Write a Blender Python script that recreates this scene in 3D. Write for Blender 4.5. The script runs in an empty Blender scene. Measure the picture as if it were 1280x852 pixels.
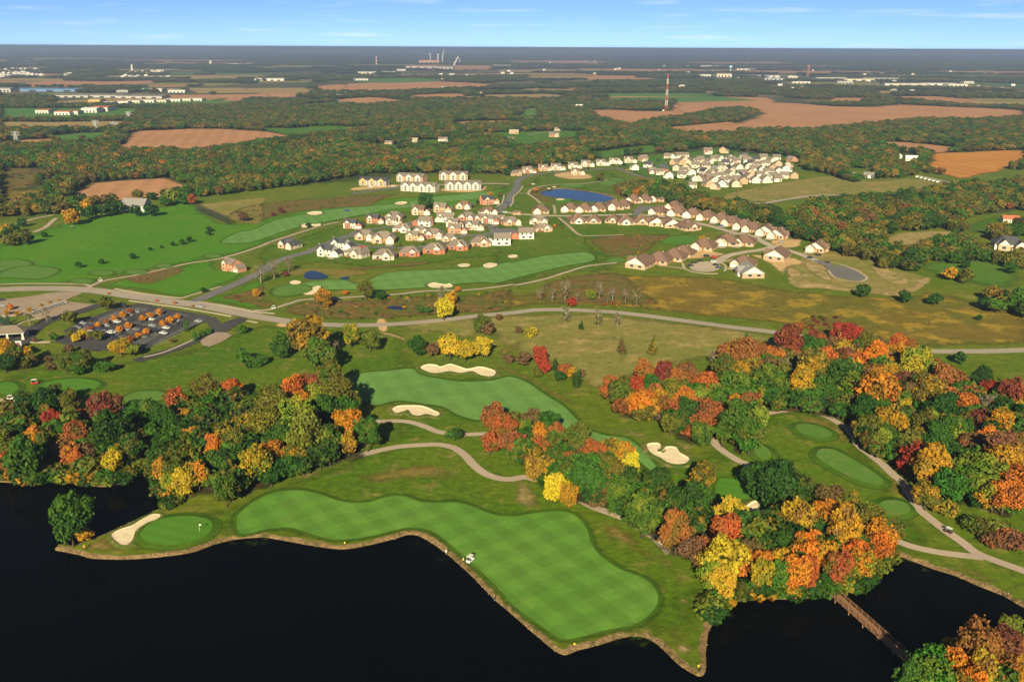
import bpy, bmesh, math, random
import numpy as np
from mathutils import Vector, Matrix
from mathutils.geometry import tessellate_polygon, delaunay_2d_cdt
random.seed(7); rng = np.random.default_rng(7)
scene = bpy.context.scene
COL = scene.collection
# ------------------------------------------------------------------ camera
CAM_H = 150.0; FPX = 1108.0; CX, CY = 640.0, 426.0
PITCH = math.atan((CY - 59.2) / FPX); ROLL = 0.0046
_f = np.array([0, math.cos(PITCH), -math.sin(PITCH)])
_r0 = np.array([1.0, 0, 0]); _u0 = np.array([0, math.sin(PITCH), math.cos(PITCH)])
_r = _r0 * math.cos(ROLL) + _u0 * math.sin(ROLL)
_u = -_r0 * math.sin(ROLL) + _u0 * math.cos(ROLL)
cam_d = bpy.data.cameras.new('camera'); cam = bpy.data.objects.new('camera', cam_d); COL.objects.link(cam)
cam.matrix_world = Matrix(((_r[0], _u[0], -_f[0], 0), (_r[1], _u[1], -_f[1], 0), (_r[2], _u[2], -_f[2], CAM_H), (0, 0, 0, 1)))
cam_d.sensor_width = 36.0; cam_d.lens = 36.0 * FPX / 1280.0
cam_d.clip_start = 1.0; cam_d.clip_end = 200000.0
scene.camera = cam
# ------------------------------------------------------------------ sky, sun, exposure
SUN_EL, SUN_AZ = 27.0, 186.5          # the sun stands behind the camera
world = bpy.data.worlds.new('World'); scene.world = world; world.use_nodes = True
wn, wl = world.node_tree.nodes, world.node_tree.links
wn.clear()
sky = wn.new('ShaderNodeTexSky'); sky.sky_type = 'NISHITA'; sky.sun_disc = False
sky.sun_elevation = math.radians(SUN_EL); sky.sun_rotation = math.radians(SUN_AZ)
sky.altitude = 300; sky.air_density = 0.36; sky.dust_density = 0.02; sky.ozone_density = 5.0
bgn = wn.new('ShaderNodeBackground'); bgn.inputs['Strength'].default_value = 0.05
wo = wn.new('ShaderNodeOutputWorld')
tc = wn.new('ShaderNodeTexCoord'); mp = wn.new('ShaderNodeMapping'); mp.inputs['Scale'].default_value = (5, 5, 75)
ns = wn.new('ShaderNodeTexNoise'); ns.inputs['Scale'].default_value = 1.6; ns.inputs['Detail'].default_value = 6
rp = wn.new('ShaderNodeValToRGB'); rp.color_ramp.elements[0].position = 0.56; rp.color_ramp.elements[1].position = 0.74
rp.color_ramp.elements[1].color = (0.3, 0.3, 0.3, 1)
mx = wn.new('ShaderNodeMix'); mx.data_type = 'RGBA'; mx.inputs[7].default_value = (11, 11, 11.5, 1)
wl.new(tc.outputs['Generated'], mp.inputs['Vector']); wl.new(mp.outputs[0], ns.inputs['Vector'])
wl.new(ns.outputs['Fac'], rp.inputs['Fac']); wl.new(rp.outputs['Color'], mx.inputs[0])
wl.new(sky.outputs['Color'], mx.inputs[6]); wl.new(mx.outputs[2], bgn.inputs['Color']); wl.new(bgn.outputs[0], wo.inputs['Surface'])
sun_d = bpy.data.lights.new('sun', 'SUN'); sun_d.energy = 5.0; sun_d.angle = math.radians(0.5); sun_d.color = (1.0, 0.88, 0.58)
sun = bpy.data.objects.new('sun', sun_d); COL.objects.link(sun)
_az = math.radians(SUN_AZ); _el = math.radians(SUN_EL)
SUNV = Vector((math.sin(_az) * math.cos(_el), math.cos(_az) * math.cos(_el), math.sin(_el)))
sun.rotation_euler = SUNV.to_track_quat('Z', 'Y').to_euler(); sun.location = (0, 0, 400)
vs = scene.view_settings; vs.view_transform = 'Standard'; vs.look = 'None'; vs.exposure = 1.05; vs.gamma = 1.0
vs.use_curve_mapping = False
scene.cycles.max_bounces = 6; scene.cycles.transparent_max_bounces = 12; scene.cycles.volume_bounces = 1

# ------------------------------------------------------------------ ground survey: picture point -> place on the ground
def un(p, z=0.0):
    d = _f + _r * ((p[0] - CX) / FPX) - _u * ((p[1] - CY) / FPX)
    t = (z - CAM_H) / d[2]
    return np.array([d[0] * t, d[1] * t, z])
def unv(pts, z=0.0): return np.array([un(p, z) for p in pts])
def proj(X, Y, Z=0.0):
    v = np.stack([X, Y, np.zeros_like(X) + Z - CAM_H], -1)
    a, b, c = v @ _r, v @ _u, v @ _f
    return CX + FPX * a / c, CY - FPX * b / c
def slant(p, z=0.0):
    q = un(p, z); return math.sqrt(q[0]**2 + q[1]**2 + (CAM_H - z)**2)
def mpp(p, z=0.0): return slant(p, z) / FPX      # metres across one picture unit at that place
REG = {'R4': (0,200,3.552), 'R5': (320,190,3.872), 'R6': (620,170,3.703), 'R7': (900,170,2.937),
       'B1': (0,340,3.872), 'B2': (300,380,3.55), 'B3': (600,370,3.5556), 'B4': (920,400,3.55), 'B5': (0,520,3.765),
       'B6': (300,560,2.9175), 'B7': (640,560,2.919), 'B8': (900,560,2.918),
       'X1': (400,240,8), 'X2': (550,235,8), 'X3': (440,205,6.4), 'X4': (640,190,8), 'X5': (760,240,7.744), 'X6': (880,250,7.111),
       'X7': (770,180,5.333), 'X8': (0,370,8.52), 'V1': (70,360,6.4), 'M2': (0,100,4.735), 'M3': (420,110,4.923),
       'M4': (660,90,4.923), 'M5': (1060,150,4.732), 'M6': (440,50,6.4), 'M7': (0,60,4.923), 'M8': (840,70,2.909),
       'A1': (0,0,2.977), 'A2': (420,0,2.977), 'A3': (850,0,2.977), 'F': (0,0,1)}
def P(reg, s):
    ox, oy, k = REG[reg]
    return [(ox + float(a.split(',')[0]) / k, oy + float(a.split(',')[1]) / k) for a in s.split()]
def p1(reg, x, y): ox, oy, k = REG[reg]; return (ox + x / k, oy + y / k)
def smooth(pts, n=5, closed=True):
    pts = [np.array(p, float) for p in pts]; m = len(pts); out = []
    for i in range(m if closed else m - 1):
        if closed: a, b, c, d = pts[i-1], pts[i], pts[(i+1) % m], pts[(i+2) % m]
        else: a, b, c, d = pts[max(i-1, 0)], pts[i], pts[i+1], pts[min(i+2, m-1)]
        for j in range(n):
            t = j / n
            out.append(0.5 * ((2*b) + (c-a)*t + (2*a-5*b+4*c-d)*t*t + (3*b-a-3*c+d)*t**3))
    if not closed: out.append(pts[-1])
    return out
def inpoly(X, Y, poly):
    r = np.zeros(X.shape, bool); n = len(poly); j = n - 1
    for i in range(n):
        xi, yi = poly[i][0], poly[i][1]; xj, yj = poly[j][0], poly[j][1]
        if yi != yj:
            r ^= ((yi > Y) != (yj > Y)) & (X < (xj - xi) * (Y - yi) / (yj - yi) + xi)
        j = i
    return r
def area2(p): return sum(p[i-1][0]*p[i][1] - p[i][0]*p[i-1][1] for i in range(len(p)))
def offset(poly, d):                                # outward for +d, closed
    p = np.array(poly)[:, :2]; s = 1 if area2(p) > 0 else -1
    t = np.roll(p, -1, 0) - np.roll(p, 1, 0); t /= np.linalg.norm(t, axis=1)[:, None] + 1e-9
    return p + s * d * np.stack([t[:, 1], -t[:, 0]], 1)
ORD = ['', 'first', 'second', 'third', 'fourth', 'fifth', 'sixth', 'seventh', 'eighth', 'ninth', 'tenth', 'eleventh', 'twelfth',
       'thirteenth', 'fourteenth', 'fifteenth', 'sixteenth', 'seventeenth', 'eighteenth', 'nineteenth', 'twentieth']
for _t, _o in (('twenty', 'twentieth'), ('thirty', 'thirtieth'), ('forty', 'fortieth'), ('fifty', 'fiftieth'), ('sixty', 'sixtieth')):
    if _t != 'twenty': ORD.append(_o)
    for _k in range(1, 10): ORD.append(_t + '-' + ORD[_k])
# ------------------------------------------------------------------ objects
def tag(o, label=None, cat=None, group=None, kind=None):
    if label: o['label'] = label
    if cat: o['category'] = cat
    if group: o['group'] = group
    if kind: o['kind'] = kind
    return o
def link(name, me, m=None, parent=None, loc=None, rz=None):
    o = bpy.data.objects.new(name, me); COL.objects.link(o)
    if m is not None and me is not None and len(me.materials) == 0: me.materials.append(m)
    if parent is not None: o.parent = parent
    if loc is not None: o.location = loc
    if rz is not None: o.rotation_euler = (0, 0, rz)
    return o
def empty(name, loc=(0,0,0), rz=0.0, s=1.0):
    o = bpy.data.objects.new(name, None); COL.objects.link(o); o.location = loc; o.rotation_euler = (0, 0, rz)
    o.scale = (s, s, s); o.empty_display_size = 1.0
    return o
class MB:
    def __init__(s): s.v = []; s.f = []; s.mi = []; s.cur = 0
    def add(s, vs, fs):
        n = len(s.v); s.v += [tuple(map(float, v)) for v in vs]
        for f in fs: s.f.append(tuple(n + i for i in f)); s.mi.append(s.cur)
        return s
    def box(s, x0, x1, y0, y1, z0, z1):
        return s.add([(x0,y0,z0),(x1,y0,z0),(x1,y1,z0),(x0,y1,z0),(x0,y0,z1),(x1,y0,z1),(x1,y1,z1),(x0,y1,z1)],
                     [(0,3,2,1),(4,5,6,7),(0,1,5,4),(1,2,6,5),(2,3,7,6),(3,0,4,7)])
    def bar(s, a, b, w, h=None, up=(0,0,1)):
        h = h or w; a, b = Vector(a), Vector(b); d = (b - a).normalized(); u = Vector(up)
        if abs(d.dot(u)) > 0.98: u = Vector((1,0,0))
        x = d.cross(u).normalized() * w / 2; y = x.cross(d).normalized() * h / 2
        vs = [p + q for p in (a, b) for q in (-x-y, x-y, x+y, -x+y)]
        return s.add(vs, [(3,2,1,0),(4,5,6,7),(0,1,5,4),(1,2,6,5),(2,3,7,6),(3,0,4,7)])
    def cyl(s, a, b, r0, r1=None, n=8, cap=True):
        r1 = r0 if r1 is None else r1; a, b = Vector(a), Vector(b); d = (b - a).normalized()
        u = Vector((1,0,0)) if abs(d.x) < 0.9 else Vector((0,1,0)); x = d.cross(u).normalized(); y = d.cross(x)
        vs = []
        for p, r in ((a, r0), (b, r1)):
            for k in range(n):
                t = 2 * math.pi * k / n; vs.append(p + x * (r * math.cos(t)) + y * (r * math.sin(t)))
        fs = [(k, (k+1) % n, n + (k+1) % n, n + k) for k in range(n)]
        if cap: fs += [tuple(range(n-1, -1, -1)), tuple(range(n, 2*n))]
        return s.add(vs, fs)
    def mesh(s, name, mats=(), shade=False):
        me = bpy.data.meshes.new(name); me.from_pydata(s.v, [], s.f)
        for m in mats: me.materials.append(m)
        if any(s.mi): me.polygons.foreach_set('material_index', s.mi)
        if shade: me.polygons.foreach_set('use_smooth', [True] * len(me.polygons))
        me.update(); return me
# ------------------------------------------------------------------ materials
class NT:
    def __init__(s, name):
        s.m = bpy.data.materials.new(name); s.m.use_nodes = True; s.t = s.m.node_tree; s.t.nodes.clear()
        s.out = s.n('ShaderNodeOutputMaterial')
    def n(s, typ, **kw):
        o = s.t.nodes.new(typ)
        for k, v in kw.items(): setattr(o, k, v)
        return o
    def l(s, a, b): s.t.links.new(a, b)
    def noise(s, vec, scale, detail=3, rough=0.55):
        o = s.n('ShaderNodeTexNoise'); o.inputs['Scale'].default_value = scale; o.inputs['Detail'].default_value = detail
        o.inputs['Roughness'].default_value = rough
        s.l(vec, o.inputs['Vector']); return o.outputs['Fac']
    def ramp(s, fac, a, b):
        o = s.n('ShaderNodeMapRange'); o.inputs['From Min'].default_value = a; o.inputs['From Max'].default_value = b
        o.interpolation_type = 'SMOOTHSTEP'; s.l(fac, o.inputs['Value']); return o.outputs['Result']
    def mix(s, fac, a, b, mode='MIX'):
        o = s.n('ShaderNodeMix', data_type='RGBA', blend_type=mode)
        for sock, v in ((o.inputs[0], fac), (o.inputs[6], a), (o.inputs[7], b)):
            if isinstance(v, (int, float)): sock.default_value = v
            elif isinstance(v, tuple): sock.default_value = (*v[:3], 1)
            else: s.l(v, sock)
        return o.outputs[2]
    def math(s, op, a, b=0.0):
        o = s.n('ShaderNodeMath', operation=op)
        for i, v in enumerate((a, b)):
            if isinstance(v, (int, float)): o.inputs[i].default_value = v
            else: s.l(v, o.inputs[i])
        return o.outputs[0]
    def bsdf(s, col, rough=0.9, spec=0.2, bump=None, bstr=0.3, bdist=1.0, metal=0.0):
        b = s.n('ShaderNodeBsdfPrincipled')
        b.inputs['Roughness'].default_value = rough; b.inputs['Specular IOR Level'].default_value = spec; b.inputs['Metallic'].default_value = metal
        if isinstance(col, tuple): b.inputs['Base Color'].default_value = (*col[:3], 1)
        else: s.l(col, b.inputs['Base Color'])
        if bump is not None:
            bn = s.n('ShaderNodeBump'); bn.inputs['Strength'].default_value = bstr; bn.inputs['Distance'].default_value = bdist
            s.l(bump, bn.inputs['Height']); s.l(bn.outputs[0], b.inputs['Normal'])
        return b.outputs[0]
    def done(s, sh): s.l(sh, s.out.inputs['Surface']); return s.m
    def pos(s): return s.n('ShaderNodeNewGeometry').outputs['Position']
def ground_mat(name, c1, c2, c3=None, s1=0.03, s2=0.12, t3=(0.55, 0.7), fine=0.42, stripes=None, feather=False, bump=0.35, rings=None, furrow=None, f_amt=0.35):
    """mottled ground: c1/c2 by broad noise, c3 in patches, fine grain; stripes = (angle, period, amount) for mowing"""
    t = NT(name); p = t.pos()
    n1 = t.noise(p, s1, 4); n2 = t.noise(p, s2, 7, 0.68); n3 = t.noise(p, fine, 6, 0.68); n4 = t.noise(p, s2 * 2.7, 4, 0.6)
    c = t.mix(t.ramp(n1, 0.35, 0.65), c1, c2)
    if c3: c = t.mix(t.ramp(n2, *t3), c, c3)
    g = t.math('ADD', t.math('MULTIPLY', t.math('ADD', t.math('MULTIPLY', n3, .6), t.math('MULTIPLY', n4, .4)), f_amt * 3.4), 1 - f_amt * 1.7)
    if stripes:
        sx = t.n('ShaderNodeSeparateXYZ'); t.l(p, sx.inputs[0])
        for ang, per, amt in stripes:
            q = t.math('ADD', t.math('MULTIPLY', sx.outputs[0], math.cos(ang) * 2 * math.pi / per), t.math('MULTIPLY', sx.outputs[1], math.sin(ang) * 2 * math.pi / per))
            q = t.math('ADD', q, t.math('MULTIPLY', n2, 2.0))
            w = t.ramp(t.math('SINE', q), -0.35, 0.35)
            g = t.math('MULTIPLY', g, t.math('ADD', t.math('MULTIPLY', w, amt), 1 - amt / 2))
    vm = t.n('ShaderNodeVectorMath', operation='SCALE'); t.l(c, vm.inputs[0]); t.l(g, vm.inputs['Scale'])
    hb = t.math('ADD', t.math('MULTIPLY', n2, 3.0), t.math('MULTIPLY', n3, 0.4))
    sh = t.bsdf(vm.outputs[0], 0.95, 0.08, hb, bump, 1.0)
    if feather:
        at = t.n('ShaderNodeAttribute', attribute_name='edge')
        nz = t.math('ADD', t.math('MULTIPLY', t.math('ADD', t.math('MULTIPLY', t.noise(p, s2 * 1.1, 4, 0.6), .55), t.math('MULTIPLY', t.noise(p, .3, 6, 0.75), .6)), 2.0), -1.15)
        fac = t.ramp(t.math('ADD', at.outputs['Fac'], t.math('MULTIPLY', nz, 0.85)), 0.15, 0.85)
        tr = t.n('ShaderNodeBsdfTransparent'); ms = t.n('ShaderNodeMixShader')
        t.l(fac, ms.inputs[0]); t.l(tr.outputs[0], ms.inputs[1]); t.l(sh, ms.inputs[2]); sh = ms.outputs[0]
    return t.done(sh)
def solid(name, col, rough=0.8, spec=0.3, var=0.12, scale=0.8, metal=0.0, emit=None):
    t = NT(name); p = t.n('ShaderNodeTexCoord').outputs['Object']
    n = t.noise(p, scale, 4); c = t.mix(n, tuple(x * (1 - var) for x in col), tuple(min(1, x * (1 + var)) for x in col))
    return t.done(t.bsdf(c, rough, spec, None, metal=metal))
def tinted(name, rough=0.85, spec=0.2, var=0.25, scale=1.0, rows=None):
    """takes each object's own colour (walls, roofs, car paint)"""
    t = NT(name); oi = t.n('ShaderNodeObjectInfo'); p = t.n('ShaderNodeTexCoord').outputs['Object']
    n = t.noise(p, scale, 5, 0.65)
    g = t.math('ADD', t.math('MULTIPLY', n, var * 2), 1 - var)
    bump = None
    if rows:
        sx = t.n('ShaderNodeSeparateXYZ'); t.l(p, sx.inputs[0])
        w = t.math('SINE', t.math('MULTIPLY', sx.outputs[2], 2 * math.pi / rows))
        g = t.math('MULTIPLY', g, t.math('ADD', t.math('MULTIPLY', w, 0.05), 1.0))
    vm = t.n('ShaderNodeVectorMath', operation='SCALE'); t.l(oi.outputs['Color'], vm.inputs[0]); t.l(g, vm.inputs['Scale'])
    return t.done(t.bsdf(vm.outputs[0], rough, spec))
def leaf_mat(name, mode):
    """foliage: colour comes from the tree itself (OBJECT colour or the instance's tint)"""
    t = NT(name); oi = t.n('ShaderNodeObjectInfo'); p = t.n('ShaderNodeTexCoord').outputs['Object']
    if mode == 'obj':
        base = oi.outputs['Color']; a2 = t.n('ShaderNodeAttribute', attribute_type='OBJECT', attribute_name='second_tint').outputs['Color']
    else:
        base = t.n('ShaderNodeAttribute', attribute_type='INSTANCER', attribute_name='tint').outputs['Color']
        a2 = t.n('ShaderNodeAttribute', attribute_type='INSTANCER', attribute_name='tint2').outputs['Color']
    off = t.n('ShaderNodeVectorMath', operation='ADD'); t.l(p, off.inputs[0])
    rs = t.math('MULTIPLY', oi.outputs['Random'], 57.0); cb = t.n('ShaderNodeCombineXYZ'); t.l(rs, cb.inputs[0]); t.l(rs, cb.inputs[2])
    t.l(cb.outputs[0], off.inputs[1])
    n1 = t.noise(off.outputs[0], 0.22, 2); n2 = t.noise(off.outputs[0], 2.2, 3, .7)
    c = t.mix(t.ramp(n1, 0.44, 0.62), base, a2)
    g = t.math('ADD', t.math('MULTIPLY', n2, 1.9), 0.12)
    vm = t.n('ShaderNodeVectorMath', operation='SCALE'); t.l(c, vm.inputs[0]); t.l(g, vm.inputs['Scale'])
    d = t.bsdf(vm.outputs[0], 0.7, 0.15); tl = t.n('ShaderNodeBsdfTranslucent'); t.l(vm.outputs[0], tl.inputs['Color'])
    ms = t.n('ShaderNodeMixShader'); ms.inputs[0].default_value = 0.22; t.l(d, ms.inputs[1]); t.l(tl.outputs[0], ms.inputs[2])
    return t.done(ms.outputs[0])
M = {}
M['ground'] = ground_mat('rough_turf', (0.078,0.124,0.007), (0.106,0.134,0.009), (0.20,0.160,0.04), 0.014, 0.07, (0.52, 0.72), f_amt=.62)
M['rough'] = ground_mat('mown_rough', (0.058,0.120,0.005), (0.086,0.132,0.007), (0.19,0.155,0.045), 0.022, 0.12, (0.53, 0.70), feather=True, f_amt=.66)
M['range'] = ground_mat('range_grass', (0.056,0.165,0.006), (0.072,0.176,0.008), (0.120,0.165,0.015), 0.015, 0.05, (0.52, 0.78), feather=True, f_amt=0.28)
M['rough_dark'] = ground_mat('first_cut', (0.042,0.094,0.006), (0.056,0.106,0.007), (0.075,0.10,0.018), 0.03, 0.1, (0.55, 0.8), feather=True)
M['fairway'] = ground_mat('fairway_turf', (0.080,0.190,0.024), (0.098,0.206,0.029), (0.120,0.208,0.034), 0.02, 0.10, (0.5, 0.75), fine=0.3, stripes=[(0.62, 10, 0.15), (2.2, 10, 0.12)], bump=0.12, f_amt=0.16)
M['fairway_pale'] = ground_mat('fairway_pale_turf', (0.100,0.212,0.048), (0.115,0.225,0.052), (0.115,0.20,0.044), 0.02, 0.10, (0.5, 0.8), fine=0.3, stripes=[(0.4, 11, 0.10), (2.0, 15, .07)], bump=0.12, f_amt=0.18)
M['green'] = ground_mat('putting_green', (0.060,0.165,0.015), (0.070,0.175,0.018), None, 0.05, 0.2, fine=0.6, stripes=[(1.2, 5, 0.10)], bump=0.05, f_amt=0.12)
M['tee'] = ground_mat('tee_turf', (0.075,0.165,0.024), (0.088,0.175,0.030), (0.15,0.165,0.05), 0.05, 0.2, (0.52, 0.72), fine=0.6, bump=0.1, f_amt=0.22)
M['sand'] = ground_mat('bunker_sand', (0.62,0.50,0.33), (0.68,0.56,0.38), (0.52,0.41,0.26), 0.08, 0.35, (0.5, 0.8), fine=0.8, bump=0.25, f_amt=0.14)
M['lip'] = ground_mat('bunker_lip', (0.06,0.11,0.013), (0.10,0.12,0.022), (0.26,0.18,0.075), 0.05, 0.2, (0.5, 0.7))
M['meadow'] = ground_mat('dry_meadow', (0.155,0.108,0.017), (0.112,0.108,0.013), (0.270,0.180,0.022), 0.014, 0.05, (0.50, 0.60), feather=True, bump=0.6, f_amt=0.52)
M['meadow_red'] = ground_mat('russet_meadow', (0.135,0.095,0.026), (0.100,0.108,0.018), (0.190,0.095,0.034), 0.03, 0.11, (0.48, 0.64), feather=True, bump=0.7, f_amt=0.6)
M['meadow_pale'] = ground_mat('pale_meadow', (0.200,0.168,0.045), (0.158,0.160,0.034), (0.30,0.22,0.080), 0.02, 0.07, (0.48, 0.68), feather=True, f_amt=0.55)
M['dry'] = ground_mat('dry_turf', (0.33,0.235,0.10), (0.20,0.165,0.048), (0.42,0.31,0.16), 0.05, 0.14, (0.48, 0.68), feather=True, bump=0.5, f_amt=0.45)
M['brownturf'] = ground_mat('worn_turf', (0.135,0.132,0.022), (0.185,0.140,0.032), (0.27,0.185,0.065), 0.04, 0.10, (0.5, 0.7), feather=True, bump=0.5, f_amt=0.45)
M['dirt'] = ground_mat('bare_earth', (0.50,0.33,0.155), (0.43,0.28,0.13), (0.56,0.39,0.21), 0.05, 0.15, (0.5, 0.7), feather=True, f_amt=0.3)
M['field_brown'] = ground_mat('brown_field', (0.36,0.178,0.088), (0.40,0.205,0.10), (0.31,0.17,0.07), 0.006, 0.02, (0.5, 0.7), fine=0.12, stripes=[(0.25, 24, 0.10)], feather=True, bump=0.2, f_amt=0.24)
M['field_orange'] = ground_mat('orange_field', (0.40,0.165,0.034), (0.44,0.20,0.040), (0.35,0.17,0.03), 0.008, 0.03, (0.5, 0.7), fine=0.12, stripes=[(0.15, 24, 0.12)], feather=True, bump=0.2, f_amt=0.24)
M['field_tan'] = ground_mat('tan_field', (0.30,0.205,0.085), (0.26,0.195,0.07), None, 0.01, 0.03, fine=0.12, feather=True, f_amt=0.2)
M['field_green'] = ground_mat('green_field', (0.06,0.15,0.022), (0.075,0.165,0.025), (0.11,0.14,0.03), 0.01, 0.03, (0.55, 0.8), fine=0.15, feather=True, f_amt=0.2)
M['lawn'] = ground_mat('lawn', (0.052,0.135,0.013), (0.072,0.148,0.016), (0.13,0.14,0.03), 0.02, 0.08, (0.55, 0.75), feather=True, f_amt=0.5)
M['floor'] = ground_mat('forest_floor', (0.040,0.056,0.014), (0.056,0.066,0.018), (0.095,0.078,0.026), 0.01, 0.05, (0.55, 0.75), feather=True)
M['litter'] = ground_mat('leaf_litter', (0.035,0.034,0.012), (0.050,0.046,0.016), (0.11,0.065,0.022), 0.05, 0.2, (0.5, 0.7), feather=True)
M['far'] = ground_mat('far_country', (0.055,0.064,0.024), (0.085,0.082,0.034), (0.20,0.145,0.08), 0.0009, 0.0026, (0.53, 0.60), fine=0.01)
M['asphalt'] = ground_mat('asphalt', (0.050,0.049,0.052), (0.062,0.060,0.062), (0.08,0.076,0.076), 0.05, 0.2, (0.55, 0.75), fine=1.0, bump=0.05, f_amt=0.2)
M['road'] = ground_mat('worn_road', (0.29,0.245,0.20), (0.32,0.27,0.22), (0.25,0.21,0.175), 0.03, 0.15, (0.55, 0.75), fine=0.8, bump=0.05, f_amt=0.12)
M['concrete'] = ground_mat('concrete', (0.36,0.30,0.22), (0.40,0.33,0.25), (0.32,0.26,0.19), 0.05, 0.2, (0.55, 0.75), fine=0.8, bump=0.05, f_amt=0.1)
M['lot'] = ground_mat('gravel_lot', (0.27,0.205,0.15), (0.30,0.23,0.17), (0.24,0.185,0.14), 0.03, 0.1, (0.55, 0.75), fine=0.8, f_amt=0.12)
M['path'] = ground_mat('cart_path', (0.34,0.265,0.205), (0.38,0.30,0.23), (0.29,0.225,0.165), 0.05, 0.2, (0.55, 0.75), fine=1.0, bump=0.05, f_amt=0.12)
M['street'] = ground_mat('street_asphalt', (0.13,0.125,0.125), (0.155,0.15,0.145), (0.11,0.105,0.105), 0.05, 0.2, (0.55, 0.75), fine=0.8, bump=0.05, f_amt=0.12)
M['bank'] = ground_mat('lake_bank', (0.20,0.130,0.058), (0.26,0.175,0.085), (0.10,0.085,0.03), 0.05, 0.35, (0.5, 0.66), fine=1.6, bump=0.9, f_amt=0.6)
M['paint'] = solid('road_paint', (0.72,0.70,0.66), 0.7)
M['rock'] = solid('bank_stone', (0.30,0.205,0.115), 0.9, 0.2, 0.45, 0.35)
M['wall'] = tinted('house_wall', 0.9, 0.1, 0.12, 0.9, rows=0.36); M['roof'] = tinted('shingle_roof', 0.92, 0.1, 0.2, 2.2, rows=0.28)
M['white'] = solid('white_trim', (0.58,0.55,0.49), 0.7); M['glass'] = solid('window_glass', (0.035,0.042,0.055), 0.12, 0.6, 0.1)
M['carpaint'] = tinted('car_paint', 0.3, 0.5, 0.03); M['tyre'] = solid('tyre_rubber', (0.02,0.02,0.02), 0.8); M['chrome'] = solid('hub_metal', (0.5,0.5,0.52), 0.35, 0.5, metal=0.8)
M['bark'] = solid('bark', (0.085,0.062,0.042), 0.95, 0.1, 0.4, 1.5); M['palebark'] = solid('pale_bark', (0.26,0.22,0.17), 0.95, 0.1, 0.3, 1.5)
M['wood'] = solid('weathered_timber', (0.20,0.105,0.055), 0.9, 0.1, 0.35, 1.2); M['wood2'] = solid('pale_timber', (0.25,0.14,0.075), 0.9, 0.1, 0.3, 1.2)
M['steel'] = solid('galvanised_steel', (0.42,0.43,0.44), 0.5, 0.5, 0.1, metal=0.3)
M['red'] = solid('red_paint', (0.42,0.08,0.05), 0.7); M['navy'] = solid('navy_print', (0.06,0.03,0.16), 0.7); M['yellow'] = solid('yellow_paint', (0.8,0.55,0.03), 0.6)
M['black'] = solid('black_plastic', (0.018,0.018,0.02), 0.6); M['skin'] = solid('skin', (0.42,0.24,0.16), 0.7)
M['leaf'] = leaf_mat('autumn_foliage', 'obj'); M['leaf_i'] = leaf_mat('woodland_foliage', 'inst')
def water_mat(name, col, spec):
    t = NT(name); p = t.pos(); h = t.noise(p, 0.5, 3); h2 = t.noise(p, 0.06, 3)
    return t.done(t.bsdf(col, 0.06, spec, t.math('ADD', h, h2), 0.05, 0.3))
M['lake'] = water_mat('lake_water', (0.0006,0.0008,0.0011), 0.02); M['pond'] = water_mat('pond_water', (0.006,0.012,0.028), 0.5)
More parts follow.
